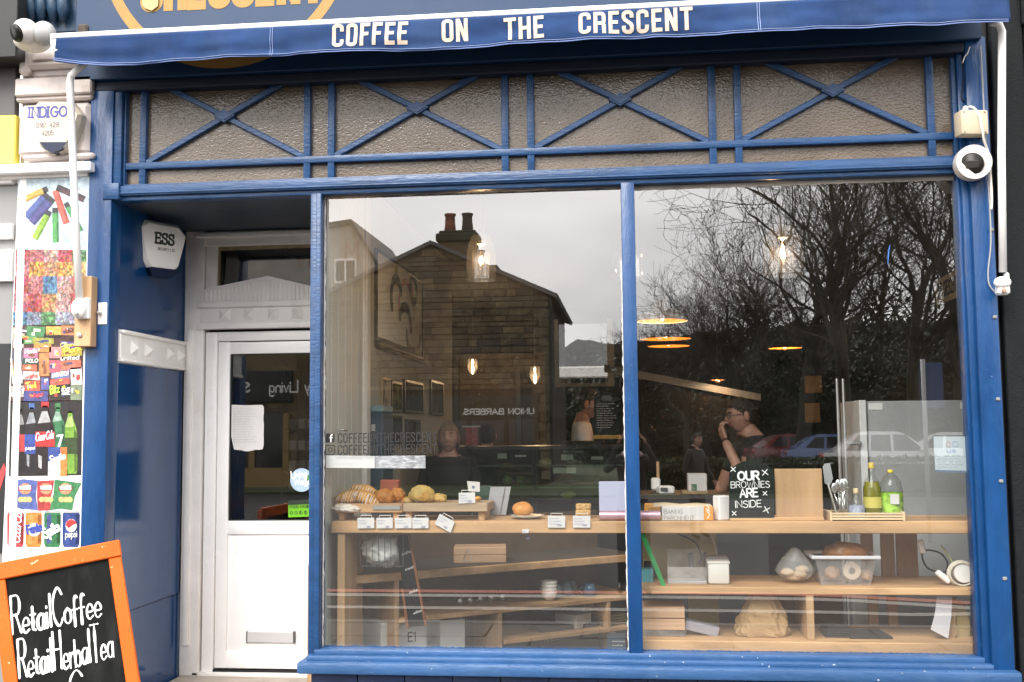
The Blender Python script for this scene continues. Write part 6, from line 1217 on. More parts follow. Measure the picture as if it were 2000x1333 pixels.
crois(752, 971, 38, 34, .25, .25, 'plump brown croissant in front on the board', 4); crois(776, 969, 34, 34, .31, -.3, 'brown croissant tucked behind beside the cheese swirl', 9)
t_ = P(677, 994, .2); tag(ob('almond_croissant', lump(t_, (.075, .04, .026), 12, .35, 3, .05, 30, 16), SUG, smooth=True), 'almond croissant dusted with sugar low on the counter', 'croissant')
q = P(825, 967, .27); s = FOC/(5.87)
t = T('cheese_swirl', 'large golden cheese swirl pastry on the worn board', 'pastry', (q.x, .27, zb2))
ob('bun', lump(q, (.073, .06, .052), 6, .12, 2.2, .1, 32, 20), CHEESE, t, True)
sp = [(q.x+.012+(.006+.034*k/40)*math.cos(k*.42)*1.1, .27-.058+.00045*k, q.z+(.006+.031*k/40)*math.sin(k*.42)) for k in range(40)]; ob('swirl', tube(sp, .0042, 6), mat('toasted_swirl', (.62, .30, .06), .5, var=.3, vs=60), t, True)
for i, (px, py, w_, h_) in enumerate(((798, 978, 26, 16), (858, 974, 30, 20))):
    ob('tail', lump(P(px, py, .29), (w_/2/s, .04, h_/2/s), 20+i, .2), CHEESE, t, True)
food('pastry_end', 933, 974, .3, (.02, .03, .013), GOLDB, 'small broken pastry beside the card on the worn board', 'pastry')
q = P(1021, 996, .32); tag(ob('bread_roll', lump(q, (.057, .055, .044), 31, .08, 2), mat('roll_crust', (.60, .26, .06), .5, var=.25, vs=20, bump=.5, bs=60), smooth=True), 'round orange crusted bread roll on the plate', 'bread roll')
q = P(1030, 1010, .32); tag(ob('plate', lathe([(.03, 0), (.06, .004), (.095, .016), (.093, .02), (.05, .01), (.0, .008)], (q.x, q.y, zc), 32, False), mat('grey_plate', (.42, .40, .36), .3), smooth=True), 'grey plate under the round bread roll', 'plate')
for i, (px, py, dx, lb) in enumerate(((1139, 1001, 0, 'lower flapjack square in the small stack'), (1138, 990, .004, 'top flapjack square in the small stack'))):
    q = P(px, py, .35); tag(ob('flapjack', cb(q.x-.042+dx, q.x+.042+dx, .33, .40, q.z-.016, q.z+.016, .008, 2), mat('oat_bake', (.55, .34, .13), .7, var=.35, vs=60, bump=1, bs=110), smooth='auto'), lb, 'cake')
# price cards, each in a wire clip
INK = mat('blue_pen', (.16, .18, .32), .6)
def card(pts, Y, label, rows=2, clip=True):
    c = ppoly(pts, Y); t = T('price_card', label, 'price card', P(sum(p[0] for p in pts)/4, max(p[1] for p in pts), Y), 'price cards')
    ob('card', prism(c, Y, Y+.002), PAPER, t); a, b = P(*pts[0], Y-.0012), P(*pts[1], Y-.0012); ux_ = (b-a).normalized(); uz_ = Vector((-ux_.z, 0, ux_.x)); w_ = (b-a).length
    ob('handwriting', mg(strokes_g(scrawl(rows, w_*.6, .014), a+ux_*w_*.08-uz_*.016, ux_, uz_, .0011), text_g('£2.50', a+ux_*w_*.55-uz_*.052, ux_, uz_, .0085, .14, REG, .1)), INK, t)
    if clip: m_ = (a+b)/2; ob('wire_clip', tube([m_-ux_*.03-uz_*.004+Vector((0, .004, 0)), m_-ux_*.03+uz_*.012+Vector((0, .01, 0)), m_+ux_*.03+uz_*.012+Vector((0, .01, 0)), m_+ux_*.03-uz_*.004+Vector((0, .004, 0))], .0016, 6), ICE, t)
for i, (a, b) in enumerate(((698, 731), (735, 767), (771, 804), (805, 837))): card([(a, 1012), (b, 1011.5), (b, 1032), (a+.5, 1032.5)], CF-.012, ('first handwritten price card under the almond croissant', 'second handwritten price card from the pale partition', 'third handwritten price card from the pale partition', 'fourth handwritten price card from the pale partition')[i])
card([(859, 1004), (888, 1020), (880, 1041), (849, 1024)], CF-.014, 'tilted handwritten price card hanging askew on the counter edge')
card([(896, 963), (928, 962), (928, 983), (896, 984)], .165, 'handwritten price card standing before the worn board', 3); card([(1070, 1008), (1104, 1008), (1104, 1031), (1070, 1031)], CF-.012, 'printed price card beside the bread roll', 3); card([(1119, 1008), (1153, 1008), (1153, 1031), (1119, 1031)], CF-.012, 'printed price card under the flapjack stack', 3)
t = T('loyalty_card', 'small white card with a blue logo above the worn board', 'card', P(925, 962, .4)); ob('card', prism(ppoly([(912, 940), (937, 942), (937, 961), (915, 960)], .4), .4, .402), PAPER, t); q = P(924.5, 952, .399); ob('logo', flat([(q.x+.008*math.cos(k*PI/8), q.z+.009*math.sin(k*PI/8)) for k in range(16)], .3985), INK, t); q = P(922, 962, .401); ob('stand_wire', tube([(q.x, .401, q.z), (q.x, .401, zc)], .0015, 5), STEEL, t)
card([(1020, 1034), (1033, 1034), (1033, 1041), (1020, 1042)], CF-.011, 'tiny blank label stuck under the counter edge', 1, False)
# menus leaning behind
for a, lb in ((958, 'grey menu card leaning behind the worn board'), (970, 'second grey menu card leaning behind the worn board')):
    tag(ob('menu_card', prism(ppoly([(a, 951), (a+28, 951), (a+18, 1006), (a-8, 1006)], .47+.01*(a > 960)), .47+.01*(a > 960), .475+.01*(a > 960)), mat('grey_card', (.33, .33, .35), .6)), lb, 'menu')
tag(ob('dark_card_box', pbox(930, 950, 958, 978, .49, .04), mat('teal_box', (.03, .06, .055), .5)), 'dark teal box behind the worn board', 'box')
tag(ob('brick_red_box', pbox(742, 938, 778, 975, .46, .06), mat('terracotta_box', (.34, .09, .055), .6)), 'terracotta box standing behind the croissants', 'box')
# right-hand end
t = T('folder', 'lilac card folder standing by the mullion', 'folder', P(1200, 1004, .3)); ob('cover', pbox(1170, 941, 1236, 1004, .3, .03, .003), mat('lilac_card', (.42, .44, .60), .6), t); ob('pages', pbox(1174, 944, 1234, 1003, .305, .02, .001), PAPER, t)
q = P(1230, 1013, .2); rr = 9.5/FOC*5.8
t = T('foil_roll', 'pink metallic foil roll lying on the counter behind the mullion', 'roll', q); xA, xB = P(1171, 1013, .2).x, P(1290, 1013, .2).x
ob('roll', tf(lathe([(.004, 0), (rr, 0), (rr, xB-xA), (.004, xB-xA)], n=24), Matrix.Translation((xA, .2, zc+rr)) @ Matrix.Rotation(PI/2, 4, 'Y')), mat('pink_foil', (.62, .40, .48), .3, metal=.5), t, 'auto')
t = T('parchment_box', 'white baking parchment box with orange end on the counter', 'box', P(1342, 1022, .18)); KB = .18
bt, bb_ = P(1342, 990, KB).z, zc+.001; xA, xM, xB = P(1293, 1005, KB).x, P(1375, 1005, KB).x, P(1393, 1005, KB).x
ob('box', cb(xA, xM, KB, KB+.09, bb_, bt, .002), mat('box_white', (.58, .57, .57), .5), t); ob('orange_end', cb(xM, xB, KB, KB+.09, bb_, bt, .002), mat('box_orange', (.68, .28, .05), .5), t); ob('torn_lid', prism(ppoly([(1276, 990), (1277, 984), (1300, 983), (1330, 986), (1360, 984), (1388, 986), (1392, 990)], KB+.02), KB+.02, KB+.08), mat('kraft_lid', (.60, .48, .33), .7), t)
ob('lettering', mg(ptext('BAKING', (1297, 1004), (1333, 1004), 8, KB, .10, REG, .2), ptext('PARCHMENT', (1297, 1016), (1356, 1016), 8, KB, .10, REG, .16)), mat('brown_ink', (.16, .12, .1), .5), t)
ob('leaf_mark', strokes_g([[(.0, .07), (.012, .05), (.0, .035), (.014, .02), (.002, .0)], [(-.006, .05), (.014, .035)]], Vector((P(1381, 1005, KB).x, KB, bb_+.012)), X3, Z3, .004), ICE, t)
t = T('orange_carton', 'orange carton with a black emblem beside the foil roll', 'box', P(1274, 1008, .3)); ob('box', pbox(1259, 985, 1290, 1010, .3, .08, .002), mat('carton_orange', (.62, .30, .06), .5), t); q = P(1274, 1001, .299)
ob('emblem', mg(flat([(q.x+.014*math.cos(k*PI/8), q.z+.014*math.sin(k*PI/8)) for k in range(9)], .2985), strokes_g([[(q.x+.024*math.cos(k*PI/8), q.z+.022*math.sin(k*PI/8)) for k in range(9)]], (0, .2985, 0), X3, Z3, .002)), KI, t)
tag(ob('white_dispenser', tf(cb(-.036, .036, -.03, .03, 0, P(1411, 969, .2).z-zc, .004), Matrix.Translation((P(1411, 1000, .2).x, .24, zc)) @ Matrix.Rotation(.5, 4, 'Z')), UPVC), 'white card dispenser beside the black brownies sign', 'dispenser')
BYs = .17
t = T('brownies_sign', 'black arched tabletop sign with white hand lettering', 'sign', P(1468, 1026, BYs))
ar_ = [(1424, 1013), (1424, 935)]+[(1424+44-44*math.cos(k*PI/12), 930-30*math.sin(k*PI/12)) for k in range(13)]+[(1512, 935), (1512, 1013)]
ob('board', prism(ppoly(ar_, BYs), BYs, BYs+.008), mat('gloss_black_board', (.014, .018, .017), .18), t); ob('stand', cb(P(1425, 1020, BYs).x, P(1513, 1020, BYs).x, BYs-.03, BYs+.05, zc, P(1468, 1012, BYs).z, .006, 2), WOOD, t, 'auto')
SIGN = mat('paint_pen_white', (.85, .86, .85), .6)
ob('lettering', mg(ptext('OUR', (1442, 938), (1482, 937), 16, BYs, .23, wob=.02), ptext('BROWNIES', (1428, 954), (1503, 952), 12, BYs, .10, wob=.04), ptext('ARE', (1446, 972), (1480, 970), 16, BYs, .19, wob=.02), ptext('INSIDE', (1437, 992), (1487, 990), 13, BYs, .11, wob=.04)), SIGN, t)
def star(px, py, r, rot): q = P(px, py, BYs); return strokes_g([[(r*math.cos(rot+k*PI/2), r*math.sin(rot+k*PI/2)), (-r*math.cos(rot+k*PI/2), -r*math.sin(rot+k*PI/2))] for k in range(2)], q, X3, Z3, .004)
ob('stars', mg(star(1432, 917, .016, .7), star(1494, 923, .019, .9), star(1494, 964, .013, .8), star(1497, 996, .019, .5), star(1434, 1003, .014, .8)), SIGN, t)
t = T('wooden_stand', 'plain wooden display board stood beside the brownies sign', 'board', P(1560, 1022, .17)); ob('panel', pbox(1514, 916, 1607, 1016, .2, .012, .003), WOODV, t); ob('foot', cb(P(1512, 1020, .16).x, P(1610, 1020, .16).x, .16, .26, zc, zc+.018, .003), WOOD, t)
# crate with bottles
t = T('slatted_crate', 'low pale slatted crate holding the bottles', 'crate', P(1694, 1025, .16)); KY = .15
xA, xB = P(1621, 1013, KY).x, P(1768, 1013, KY).x; zt_, zq = P(1694, 1001, KY).z, zc+.004
CRT = mat('crate_pine', (.66, .50, .31), .55, var=.12, vs=9, st=(.15, 1, 1))
for k in range(3): h_ = (zt_-zq)/3; ob('slat', cb(xA, xB, KY, KY+.008, zq+k*h_+.002, zq+(k+1)*h_-.0025, .001), CRT, t)
for k in range(3): h_ = (zt_-zq)/3; ob('slat', cb(xA, xB, KY+.2, KY+.208, zq+k*h_+.002, zq+(k+1)*h_-.0025, .001), CRT, t)
for x in (xA, xB-.012): ob('end_board', cb(x, x+.012, KY-.004, KY+.212, zq-.003, zt_+.002, .002), CRT, t)
ob('base', cb(xA+.01, xB-.01, KY+.01, KY+.2, zq, zq+.006, .001), CRT, t)
zb_ = zq+.007
def pz(py, Y): return P(1700, py, Y).z
OIL, LABW = glass_mat('olive_oil', 1.5, (.62, .56, .05), .0, .02), mat('bottle_label', (.7, .68, .62), .5)
def bot(px, Y, wpx, ytop, prof, m, name, label, cap_c, cap_h=.03, cap_r=None):
    x = P(px, 980, Y).x; s = FOC/(Y+DIST); r = wpx/2/s; H_ = P(px, ytop, Y).z-zb_; t = T(name, label, 'bottle', (x, Y, zb_), 'bottles in the slatted crate')
    ob('bottle', lathe([(a*r, b*H_) for a, b in prof], (x, Y, zb_), 24), m, t, True); cr_ = cap_r or prof[-1][0]*r*1.15
    ob('cap', lathe([(cr_, 0), (cr_, cap_h), (cr_*.9, cap_h+.003)], (x, Y, zb_+H_-.004), 16), mat('cap_%d' % int(cap_c[0]*99), cap_c, .4), t, 'auto'); return t, x, r, H_
gls = glass_mat('bottle_glass', 1.5, (.9, .92, .9), 0, .01)
t, x, r, H_ = bot(1704, .24, 33, 914, [(.95, 0), (1, .02), (1, .6), (.85, .72), (.45, .82), (.36, .9), (.36, 1)], gls, 'oil_bottle', 'tall olive oil bottle with a yellow cap', (.62, .46, .10), .028, .015)
ob('oil', lathe([(r*.9, .006), (r*.95, H_*.05), (r*.95, H_*.6), (r*.7, H_*.72)], (x, .24, zb_), 24), mat('green_gold_oil', (.30, .27, .012), .15, trans=.3), t, True)
ob('label', lathe([(r*1.01, H_*.2), (r*1.01, H_*.42)], (x, .24, zb_), 24, False), mat('yellow_label', (.55, .48, .10), .5), t, True)
t, x, r, H_ = bot(1741, .26, 42, 922, [(.92, 0), (1, .03), (.96, .3), (1, .62), (.85, .78), (.55, .9), (.3, .95), (.28, 1)], gls, 'soap_bottle', 'clear washing-up bottle with a green label and yellow cap', (.75, .62, .05), .012, .014)
ob('label', lathe([(r*1.01, H_*.12), (r*1.01, H_*.55)], (x, .26, zb_), 24, False), mat('lime_label', (.28, .48, .06), .5, var=.7, vs=25), t, True); ob('sticker', cb(x-.02, x+.025, .26-r-.006, .26-r-.002, zb_+H_*.3, zb_+H_*.52, .001), PAPER, t)
t, x, r, H_ = bot(1672, .22, 30, 962, [(.9, 0), (1, .05), (1, .45), (.8, .65), (.42, .82), (.4, 1)], gls, 'sauce_bottle', 'small squat sauce bottle with a cream cap', (.66, .52, .30), .022, .014)
ob('label', lathe([(r*1.01, H_*.1), (r*1.01, H_*.5)], (x, .22, zb_), 24, False), mat('sauce_label', (.35, .38, .48), .5, var=.5, vs=50), t, True)
t = T('cutlery_jar', 'glass jar packed with forks and spoons', 'jar', P(1640, 1002, .22)); x = P(1641, 980, .22).x
ob('jar', lathe([(.04, 0), (.045, .01), (.045, .10), (.048, .105)], (x, .22, zb_), 24, False), gls, t, True); rr = random.Random(6)
for k in range(9):
    a = rr.uniform(0, 2*PI); bx_, by_ = x+.02*math.cos(a), .22+.02*math.sin(a); tx, ty, tz = x+rr.uniform(-.045, .045), .22+rr.uniform(-.03, .03), zb_+rr.uniform(.14, .185)
    ob('cutlery', mg(tube([(bx_, by_, zb_+.01), (tx, ty, tz-.03)], .003, 6), ell((tx, ty-.003, tz), (.016, .004, .028), 10, 8)), mat('cutlery_steel', (.7, .7, .7), .2, metal=.9), t, True)
t = T('spatula', 'grey rubber spatula standing behind the wooden board', 'spatula', P(1618, 1000, .3)); ob('blade', prism(ppoly([(1607, 912), (1611, 906), (1621, 905), (1627, 935), (1622, 948), (1611, 945)], .3), .3, .306), mat('grey_silicone', (.32, .33, .34), .5), t); ob('handle', tube([P(1617, 945, .303), P(1630, 990, .303), Vector((P(1636, 1000, .303).x, .3, zc+.01))], .005, 8), mat('white_handle', (.7, .68, .64), .4), t)
# things on the middle back counter glimpsed behind
t = T('tissue_box', 'white box with a green mark on the far worktop', 'box', P(1362, 962, 1.6)); ob('box', pbox(1344, 926, 1381, 960, 1.6, .15), PAPER, t); ob('mark', pbox(1350, 946, 1361, 960, 1.597, .004, .001), mat('green_print', (.06, .16, .1), .5), t); ob('tray', pbox(1332, 960, 1384, 966, 1.55, .2), mat('thin_wood_tray', (.3, .22, .12), .6), t)
t = T('card_reader', 'white card terminal on the far worktop', 'card terminal', P(1304, 965, 1.6)); ob('body', tf(pbox(1288, 950, 1319, 966, 1.6, .12, .01), Rz(.2, P(1304, 958, 1.6))), UPVC, t); ob('screen', pbox(1290, 953, 1304, 960, 1.585, .01, .002), mat('reader_dark', (.1, .1, .1), .3), t)
t = T('utensil_pot', 'white pot holding a wooden spoon on the far worktop', 'pot', P(1280, 960, 1.7)); ob('pot', pbox(1272, 934, 1290, 958, 1.7, .08, .01), UPVC, t); ob('spoon', pbox(1282, 902, 1288, 940, 1.74, .01, .003), WOODV, t); tag(ob('worktop', cb(P(1240, 975, 1.5).x, P(1500, 975, 1.5).x, 1.5, 2.1, P(1350, 976, 1.5).z, P(1350, 967, 1.5).z, .004), mat('dark_worktop', (.05, .045, .04), .4)), 'dark worktop behind the window counter', 'worktop')
tag(ob('worktop_cabinet', bx(P(1240, 975, 1.5).x, P(1500, 975, 1.5).x, 1.55, 2.05, FZ, P(1350, 978, 1.5).z), mat('dark_cabinet', (.025, .025, .025), .5)), 'dark cabinet under the far worktop', 'cabinet')
# posters and stickers on the glass
GY_ = GLASS_Y+.006
t = T('window_poster', 'white printed notice stuck inside the glass by the blue pillar', 'poster', P(1858, 925, GY_)); ob('sheet', flat(ppoly([(1823, 853), (1890, 853), (1892, 925), (1827, 922)], GY_), GY_), mat('cool_paper', (.44, .50, .53), .6), t); ob('footer', flat(ppoly([(1827, 918), (1892, 920), (1892, 925), (1827, 922)], GY_-.001), GY_-.001), mat('slate_band', (.14, .18, .26), .5), t)
q = P(1830, 892, GY_-.001); ob('small_print', strokes_g(scrawl(5, .16, .014), q, X3, Z3, .0014), mat('pale_ink', (.36, .40, .44), .6), t); ob('logos', mg(strokes_g([[(.014*math.cos(k*PI/6), .014*math.sin(k*PI/6)) for k in range(13)]], P(1866, 868, GY_-.001), X3, Z3, .003), ptext('us', (1850, 884), (1866, 884), 9, GY_-.001, .2)), mat('blue_ink_b', (.25, .33, .5), .6), t)
ob('logo_red', strokes_g([[(.01*math.cos(k*PI/6), .013*math.sin(k*PI/6)) for k in range(13)]], P(1852, 868, GY_-.001), X3, Z3, .003), mat('soft_red_ink', (.6, .3, .32), .6), t)
SGR = mat('dark_grey_vinyl', (.014, .014, .015), .5); GV = GLASS_Y-.003
def social(y, label, which):
    t = T('window_lettering', label, 'window lettering', P(740, y+9, GV)); q = P(645, y, GV); r = .024
    rr_ = [(q.x+sx*(r-.006)+.006*math.cos(a), q.z+sz*(r-.006)+.006*math.sin(a)) for sx, sz, a0 in ((1, 1, 0), (-1, 1, PI/2), (-1, -1, PI), (1, -1, 1.5*PI)) for a in (a0, a0+PI/4, a0+PI/2)]
    if which == 'f':
        ob('icon', flat(rr_, GV), SGR, t); ob('icon_letter', strokes_g([[(.014, .017), (.008, .017), (.004, .012), (.004, -.022)], [(-.004, .002), (.013, .002)]], q+Vector((0, -.001, 0)), X3, Z3, .006, rnd=False), ICE, t)
    else: ob('icon', mg(strokes_g([[(x-q.x, z-q.z) for x, z in rr_]+[(rr_[0][0]-q.x, rr_[0][1]-q.z)], [(.011*math.cos(k*PI/8), .011*math.sin(k*PI/8)) for k in range(17)], [(.013, .014), (.0135, .0145)]], q, X3, Z3, .0042)), SGR, t)
    ob('lettering', ptext('COFFEEONTHECRESCENT', (661, y+9), (852, y+6), 17, GV, .13, CON, .2, rnd=False), SGR, t)
social(856, 'thin grey social media name with a square f icon on the glass', 'f'); social(879, 'thin grey social media name with a camera icon on the glass', 'i')
t = T('support_sticker', 'pale support strip sticker under the window lettering', 'sticker', P(686, 915, GV)); ob('strip', flat(ppoly([(637, 890), (732, 891), (732, 915), (637, 914)], GV), GV), mat('frosted_vinyl', (.36, .37, .36), .7), t)
ob('wording', mg(ptext('SUPPORT INDEPENDENT SHOPS', (655, 896), (730, 896), 4.5, GV-.001, .14), strokes_g(scrawl(1, .2, .014), P(655, 907, GV-.001), X3, Z3, .001), strokes_g([[(.016*math.cos(k*PI/8), .016*math.sin(k*PI/8)) for k in range(17)]], P(645, 904, GV-.001), X3, Z3, .0015)), mat('pale_grey_vinyl', (.36, .37, .36), .6), t)
t = T('scuffed_sticker', 'scuffed silver strip sticker next to the support strip', 'sticker', P(781, 915, GV)); ob('strip', flat(ppoly([(732.5, 891), (831, 890), (831, 915), (733, 915)], GV), GV), mat('scuffed_silver', (.20, .21, .22), .5, var=.4, vs=14, stain=((.36, .37, .39), 30., .5, .6, (1, 1, 3))), t); ob('wording', strokes_g(scrawl(2, .22, .02), P(737, 900, GV-.001), X3, Z3, .0012), MATS['pale_grey_vinyl'], t)
tag(ob('paint_fleck', tube([P(1738, 480, GV), P(1736, 490, GV), P(1735, 500, GV), P(1734, 517, GV)], [.002, .003, .0035, .001], 6), mat('blue_fleck', (.04, .15, .45), .4)), 'small blue paint drip on the second pane', 'paint drip')

# ------------------------------------------------------------------ shelf goods, second pane
zz = zs2+.001; SY = .3
t = T('bread_tub', 'cloudy plastic tub of bread on the pine shelf', 'tub', P(1650, 1145, .22)); xA, xB, zt_ = P(1592, 1110, .22).x, P(1712, 1110, .22).x, P(1650, 1090, .22).z
V = [(xA+.03, .23, zz), (xB-.03, .23, zz), (xB-.03, .42, zz), (xA+.03, .42, zz), (xA, .21, zt_), (xB, .21, zt_), (xB, .44, zt_), (xA, .44, zt_)]
ob('tub', (V, bx(0, 1, 0, 1, 0, 1)[1][:1]+bx(0, 1, 0, 1, 0, 1)[1][2:]), PLAST, t); ob('rim', mg(cb(xA-.02, xB+.02, .195, .212, zt_-.006, zt_+.012, .004), cb(xA-.02, xB+.02, .44, .455, zt_-.006, zt_+.012, .004), cb(xA-.02, xA, .2, .45, zt_-.006, zt_+.012, .004), cb(xB, xB+.02, .2, .45, zt_-.006, zt_+.012, .004)), mat('frosted_rim', (.60, .59, .62), .4), t)
tag(ob('loaf', lump(P(1652, 1078, .33), (.115, .08, .05), 44, .12), mat('crusty_loaf', (.36, .15, .045), .6, var=.4, vs=14, bump=.6, bs=40, stain=((.7, .58, .42), 8., .55, .7)), smooth=True), 'crusty brown loaf on top of the tub', 'loaf')
for i, (px, py, rx, rz, lb) in enumerate(((1625, 1120, .04, .035, 'pale bread piece low in the tub'), (1690, 1125, .035, .03, 'bread piece in the tub corner'))): tag(ob('bread_piece', lump(P(px, py, .33), (rx, .05, rz), 50+i, .2), mat('pinkish_bread', (.55, .36, .24), .7, var=.2), smooth=True), lb, 'bread')
q = P(1665, 1116, .235); tag(ob('tape_roll', tf(lathe([(.018, -.012), (.045, -.012), (.045, .012), (.018, .012), (.018, -.012)], n=28, cap=False), Matrix.Translation((q.x, .26, q.z)) @ Matrix.Rotation(PI/2, 4, 'X')), mat('tape', (.62, .52, .40), .5), smooth='auto'), 'round pale tape roll pressed inside the tub', 'tape')
t = T('roll_bag', 'clear bag of bread rolls on the pine shelf', 'bag', P(1553, 1135, .25)); q = P(1553, 1112, .27)
ob('bag', tf(ell((0, 0, 0), (.1, .07, .1), 28, 20, lambda d, c: Vector((c.x*(1-.55*max(0, d.z))*(1+.12*mnoise.noise((d.x*5, d.y*5, d.z*5))), c.y, c.z*(1.15 if d.z > 0 else .6)))), Matrix.Translation(q)), PLAST, t, True)
for i, (px, py) in enumerate(((1538, 1118), (1562, 1122), (1550, 1128), (1566, 1112))): tag(ob('bread_roll', lump(P(px, py, .28+.01*i), (.036, .032, .02), 60+i, .15), mat('floury_roll', (.62, .46, .28), .7, var=.2, vs=30), smooth=True), ('floury roll at one side of the clear bag', 'floury roll in the middle of the clear bag', 'floury roll at the bottom of the clear bag', 'floury roll uppermost in the clear bag')[i], 'bread roll')
t = T('white_bin', 'small off-white square bin on the pine shelf', 'bin', P(1404, 1145, .22)); xA, xB, zt_ = P(1383, 1120, .22).x, P(1425, 1120, .22).x, P(1404, 1098, .22).z
ob('bin', cb(xA, xB, .22, .33, zz, zt_, .012, 2), mat('offwhite_plastic', (.62, .60, .56), .4), t, 'auto'); ob('rim', cb(xA-.003, xB+.003, .217, .333, zt_-.01, zt_+.002, .002), MATS['offwhite_plastic'], t)
tag(ob('grey_bin', cb(P(1378, 1110, .36).x, P(1424, 1110, .36).x, .36, .48, zz, P(1404, 1088, .36).z, .01), mat('grey_bin_plastic', (.30, .29, .28), .5)), 'grey bin behind the small off-white bin', 'bin')
t = T('acrylic_holder', 'scratched clear acrylic holder beside the off-white bin', 'holder', P(1325, 1145, .24)); xA, xB, zt_ = P(1305, 1120, .24).x, P(1380, 1120, .24).x, P(1340, 1108, .24).z
ob('front', bx(xA, xB, .24, .244, zz+.005, zt_), PLAST, t); ob('back', bx(xA, xB, .36, .364, zz+.005, zt_+.08), PLAST, t); ob('base', cb(xA, xB, .24, .36, zz, zz+.012, .002), mat('frosted_rim', (.6, .59, .62), .4), t); ob('end', bx(xA-.004, xA, .24, .36, zz, zt_), PLAST, t); ob('end', bx(xB, xB+.004, .24, .36, zz, zt_), PLAST, t)
tag(ob('green_strap', prism(ppoly([(1248, 1040), (1258, 1040), (1303, 1150), (1295, 1152)], .16), .16, .166), mat('green_plastic', (.035, .30, .09), .35)), 'bright green plastic strip leaning beside the mullion', 'strip')
t = T('cable_tidy', 'white extension lead coiled at the end of the shelf', 'extension lead', P(1880, 1150, .24)); q = P(1880, 1118, .25)
ob('reel', tf(lathe([(.0, -.03), (.05, -.03), (.055, 0), (.05, .03), (0, .03)], n=20), Matrix.Translation(q) @ Matrix.Rotation(PI/2, 4, 'X')), UPVC, t, 'auto'); ob('coil', mg(*[tube([(q.x-.01+(.062+.003*j)*math.cos(k*PI/12), .215+.012*j, q.z-.005+(.058+.003*j)*math.sin(k*PI/12)) for k in range(25)], .005, 6) for j in range(3)]), mat('cream_lead', (.62, .58, .48), .5), t, True)
ob('plug', tf(cb(-.04, .04, -.02, .02, -.015, .015, .006), Matrix.Translation(P(1842, 1127, .25)) @ Matrix.Rotation(.7, 4, 'Y')), UPVC, t); ob('lead', tube(smooth_path([P(1864, 1112, .24), P(1856, 1090, .3), P(1845, 1075, .33), P(1838, 1066, .35)], 5), .004, 6), mat('yellowish_lead', (.5, .5, .2), .5), t, True)
cable([(1800, 1072), (1803, 1095), (1815, 1112), (1845, 1118), (1850, 1098), (1835, 1080), (1808, 1075), (1800, 1085)], .34, .005, BLACK, 'dark cable loop at the end of the shelf'); tag(ob('white_adaptor', tf(cb(-.014, .014, -.012, .012, -.035, .035, .004), Matrix.Translation(P(1800, 1068, .34)) @ Matrix.Rotation(-.2, 4, 'Y')), UPVC), 'small white adaptor above the dark cable loop', 'adaptor')
for i, (a, b, c, d) in enumerate(((1258, 1100, 1282, 1128),)): tag(ob('black_tray_box', pbox(a, b, c, d, .4, .1), mat('black_bundle', (.03, .03, .035), .5)), 'dark bundle behind the green strip', 'box'); tag(ob('teal_box', pbox(1254, 1112, 1276, 1140, .3, .08), mat('teal_carton', (.10, .30, .34), .5)), 'teal carton beside the mullion', 'box')
cable([(1322, 1042), (1345, 1052), (1362, 1065), (1370, 1090)], .5, .004, BLACK, 'black wire hanging under the counter top'); cable([(1385, 1040), (1398, 1070), (1404, 1110)], .45, .003, MATS['white_cable'], 'pale wire hanging under the counter top'); tag(ob('brush', mg(tube([P(1348, 1080, .42), P(1352, 1108, .42)], .018, 10), tube([P(1378, 1078, .42), P(1362, 1104, .42)], .006, 8)), mat('dull_brush', (.12, .10, .09), .6)), 'dull round brush on the shelf behind the acrylic holder', 'brush')
# lower shelf
zz = zs3+.001
for k in range(2): zb_k = zz+.03+k*.062; tag(ob('wooden_box', cb(P(1256, 1220, .2).x, P(1338, 1220, .2).x, .2, .42, zb_k+.002, zb_k+.06, .003), mat('pinkish_box_wood', (.52, .33, .20), .6, var=.15, vs=10, st=(.2, 1, 1))), ('lower flat wooden box beside the mullion', 'upper flat wooden box beside the mullion')[k], 'box')
tag(ob('acrylic_block', cb(P(1256, 1240, .2).x, P(1340, 1240, .2).x, .2, .4, zz, zz+.03, .003), PLAST), 'clear acrylic slab under the flat wooden boxes', 'slab')
tag(ob('grey_tray', tf(cb(-.09, .09, -.04, .04, 0, .05, .003), Matrix.Translation((P(1368, 1240, .28).x, .28, zz+.01)) @ Matrix.Rotation(.22, 4, 'Y')), mat('grey_violet_plastic', (.28, .27, .31), .4)), 'small grey plastic tray tilted on the lower shelf', 'tray')
t = T('paper_bag', 'crumpled brown paper bag slumped on the lower shelf', 'paper bag', P(1490, 1255, .28)); q0 = P(1490, 1252, .28)
KR = mat('brown_paper', (.35, .225, .11), .8, var=.12, vs=12, bump=.5, bs=26)
def bagf(d, c): 
    h = c.z/.22; f = 1-.5*max(0, h)**1.4; cr_ = 1.08-.42*abs(mnoise.noise((d.x*2.3+4, d.y*2.3, d.z*1.6)))-.2*abs(mnoise.noise((d.x*5+1, d.y*5, d.z*4))); px_ = abs(d.x)**.5*(1 if d.x > 0 else -1)
    return Vector((px_*.145*f*cr_, c.y*cr_, max(-.02, c.z*(1+.25*mnoise.noise((d.x*2, 5, 1))))))
ob('bag', tf(ell((0, 0, 0), (.145, .10, .22), 60, 44, bagf), Matrix.Translation((q0.x, .30, zz+.02))), KR, t); ob('twisted_neck', mg(tube([(q0.x-.06, .29, zz+.17), (q0.x-.03, .29, zz+.23), (q0.x-.01, .30, zs2-.04)], [.035, .028, .03], 9), tube([(q0.x+.03, .30, zz+.17), (q0.x+.05, .30, zz+.22), (q0.x+.06, .30, zs2-.04)], [.03, .022, .025], 9)), KR, t)
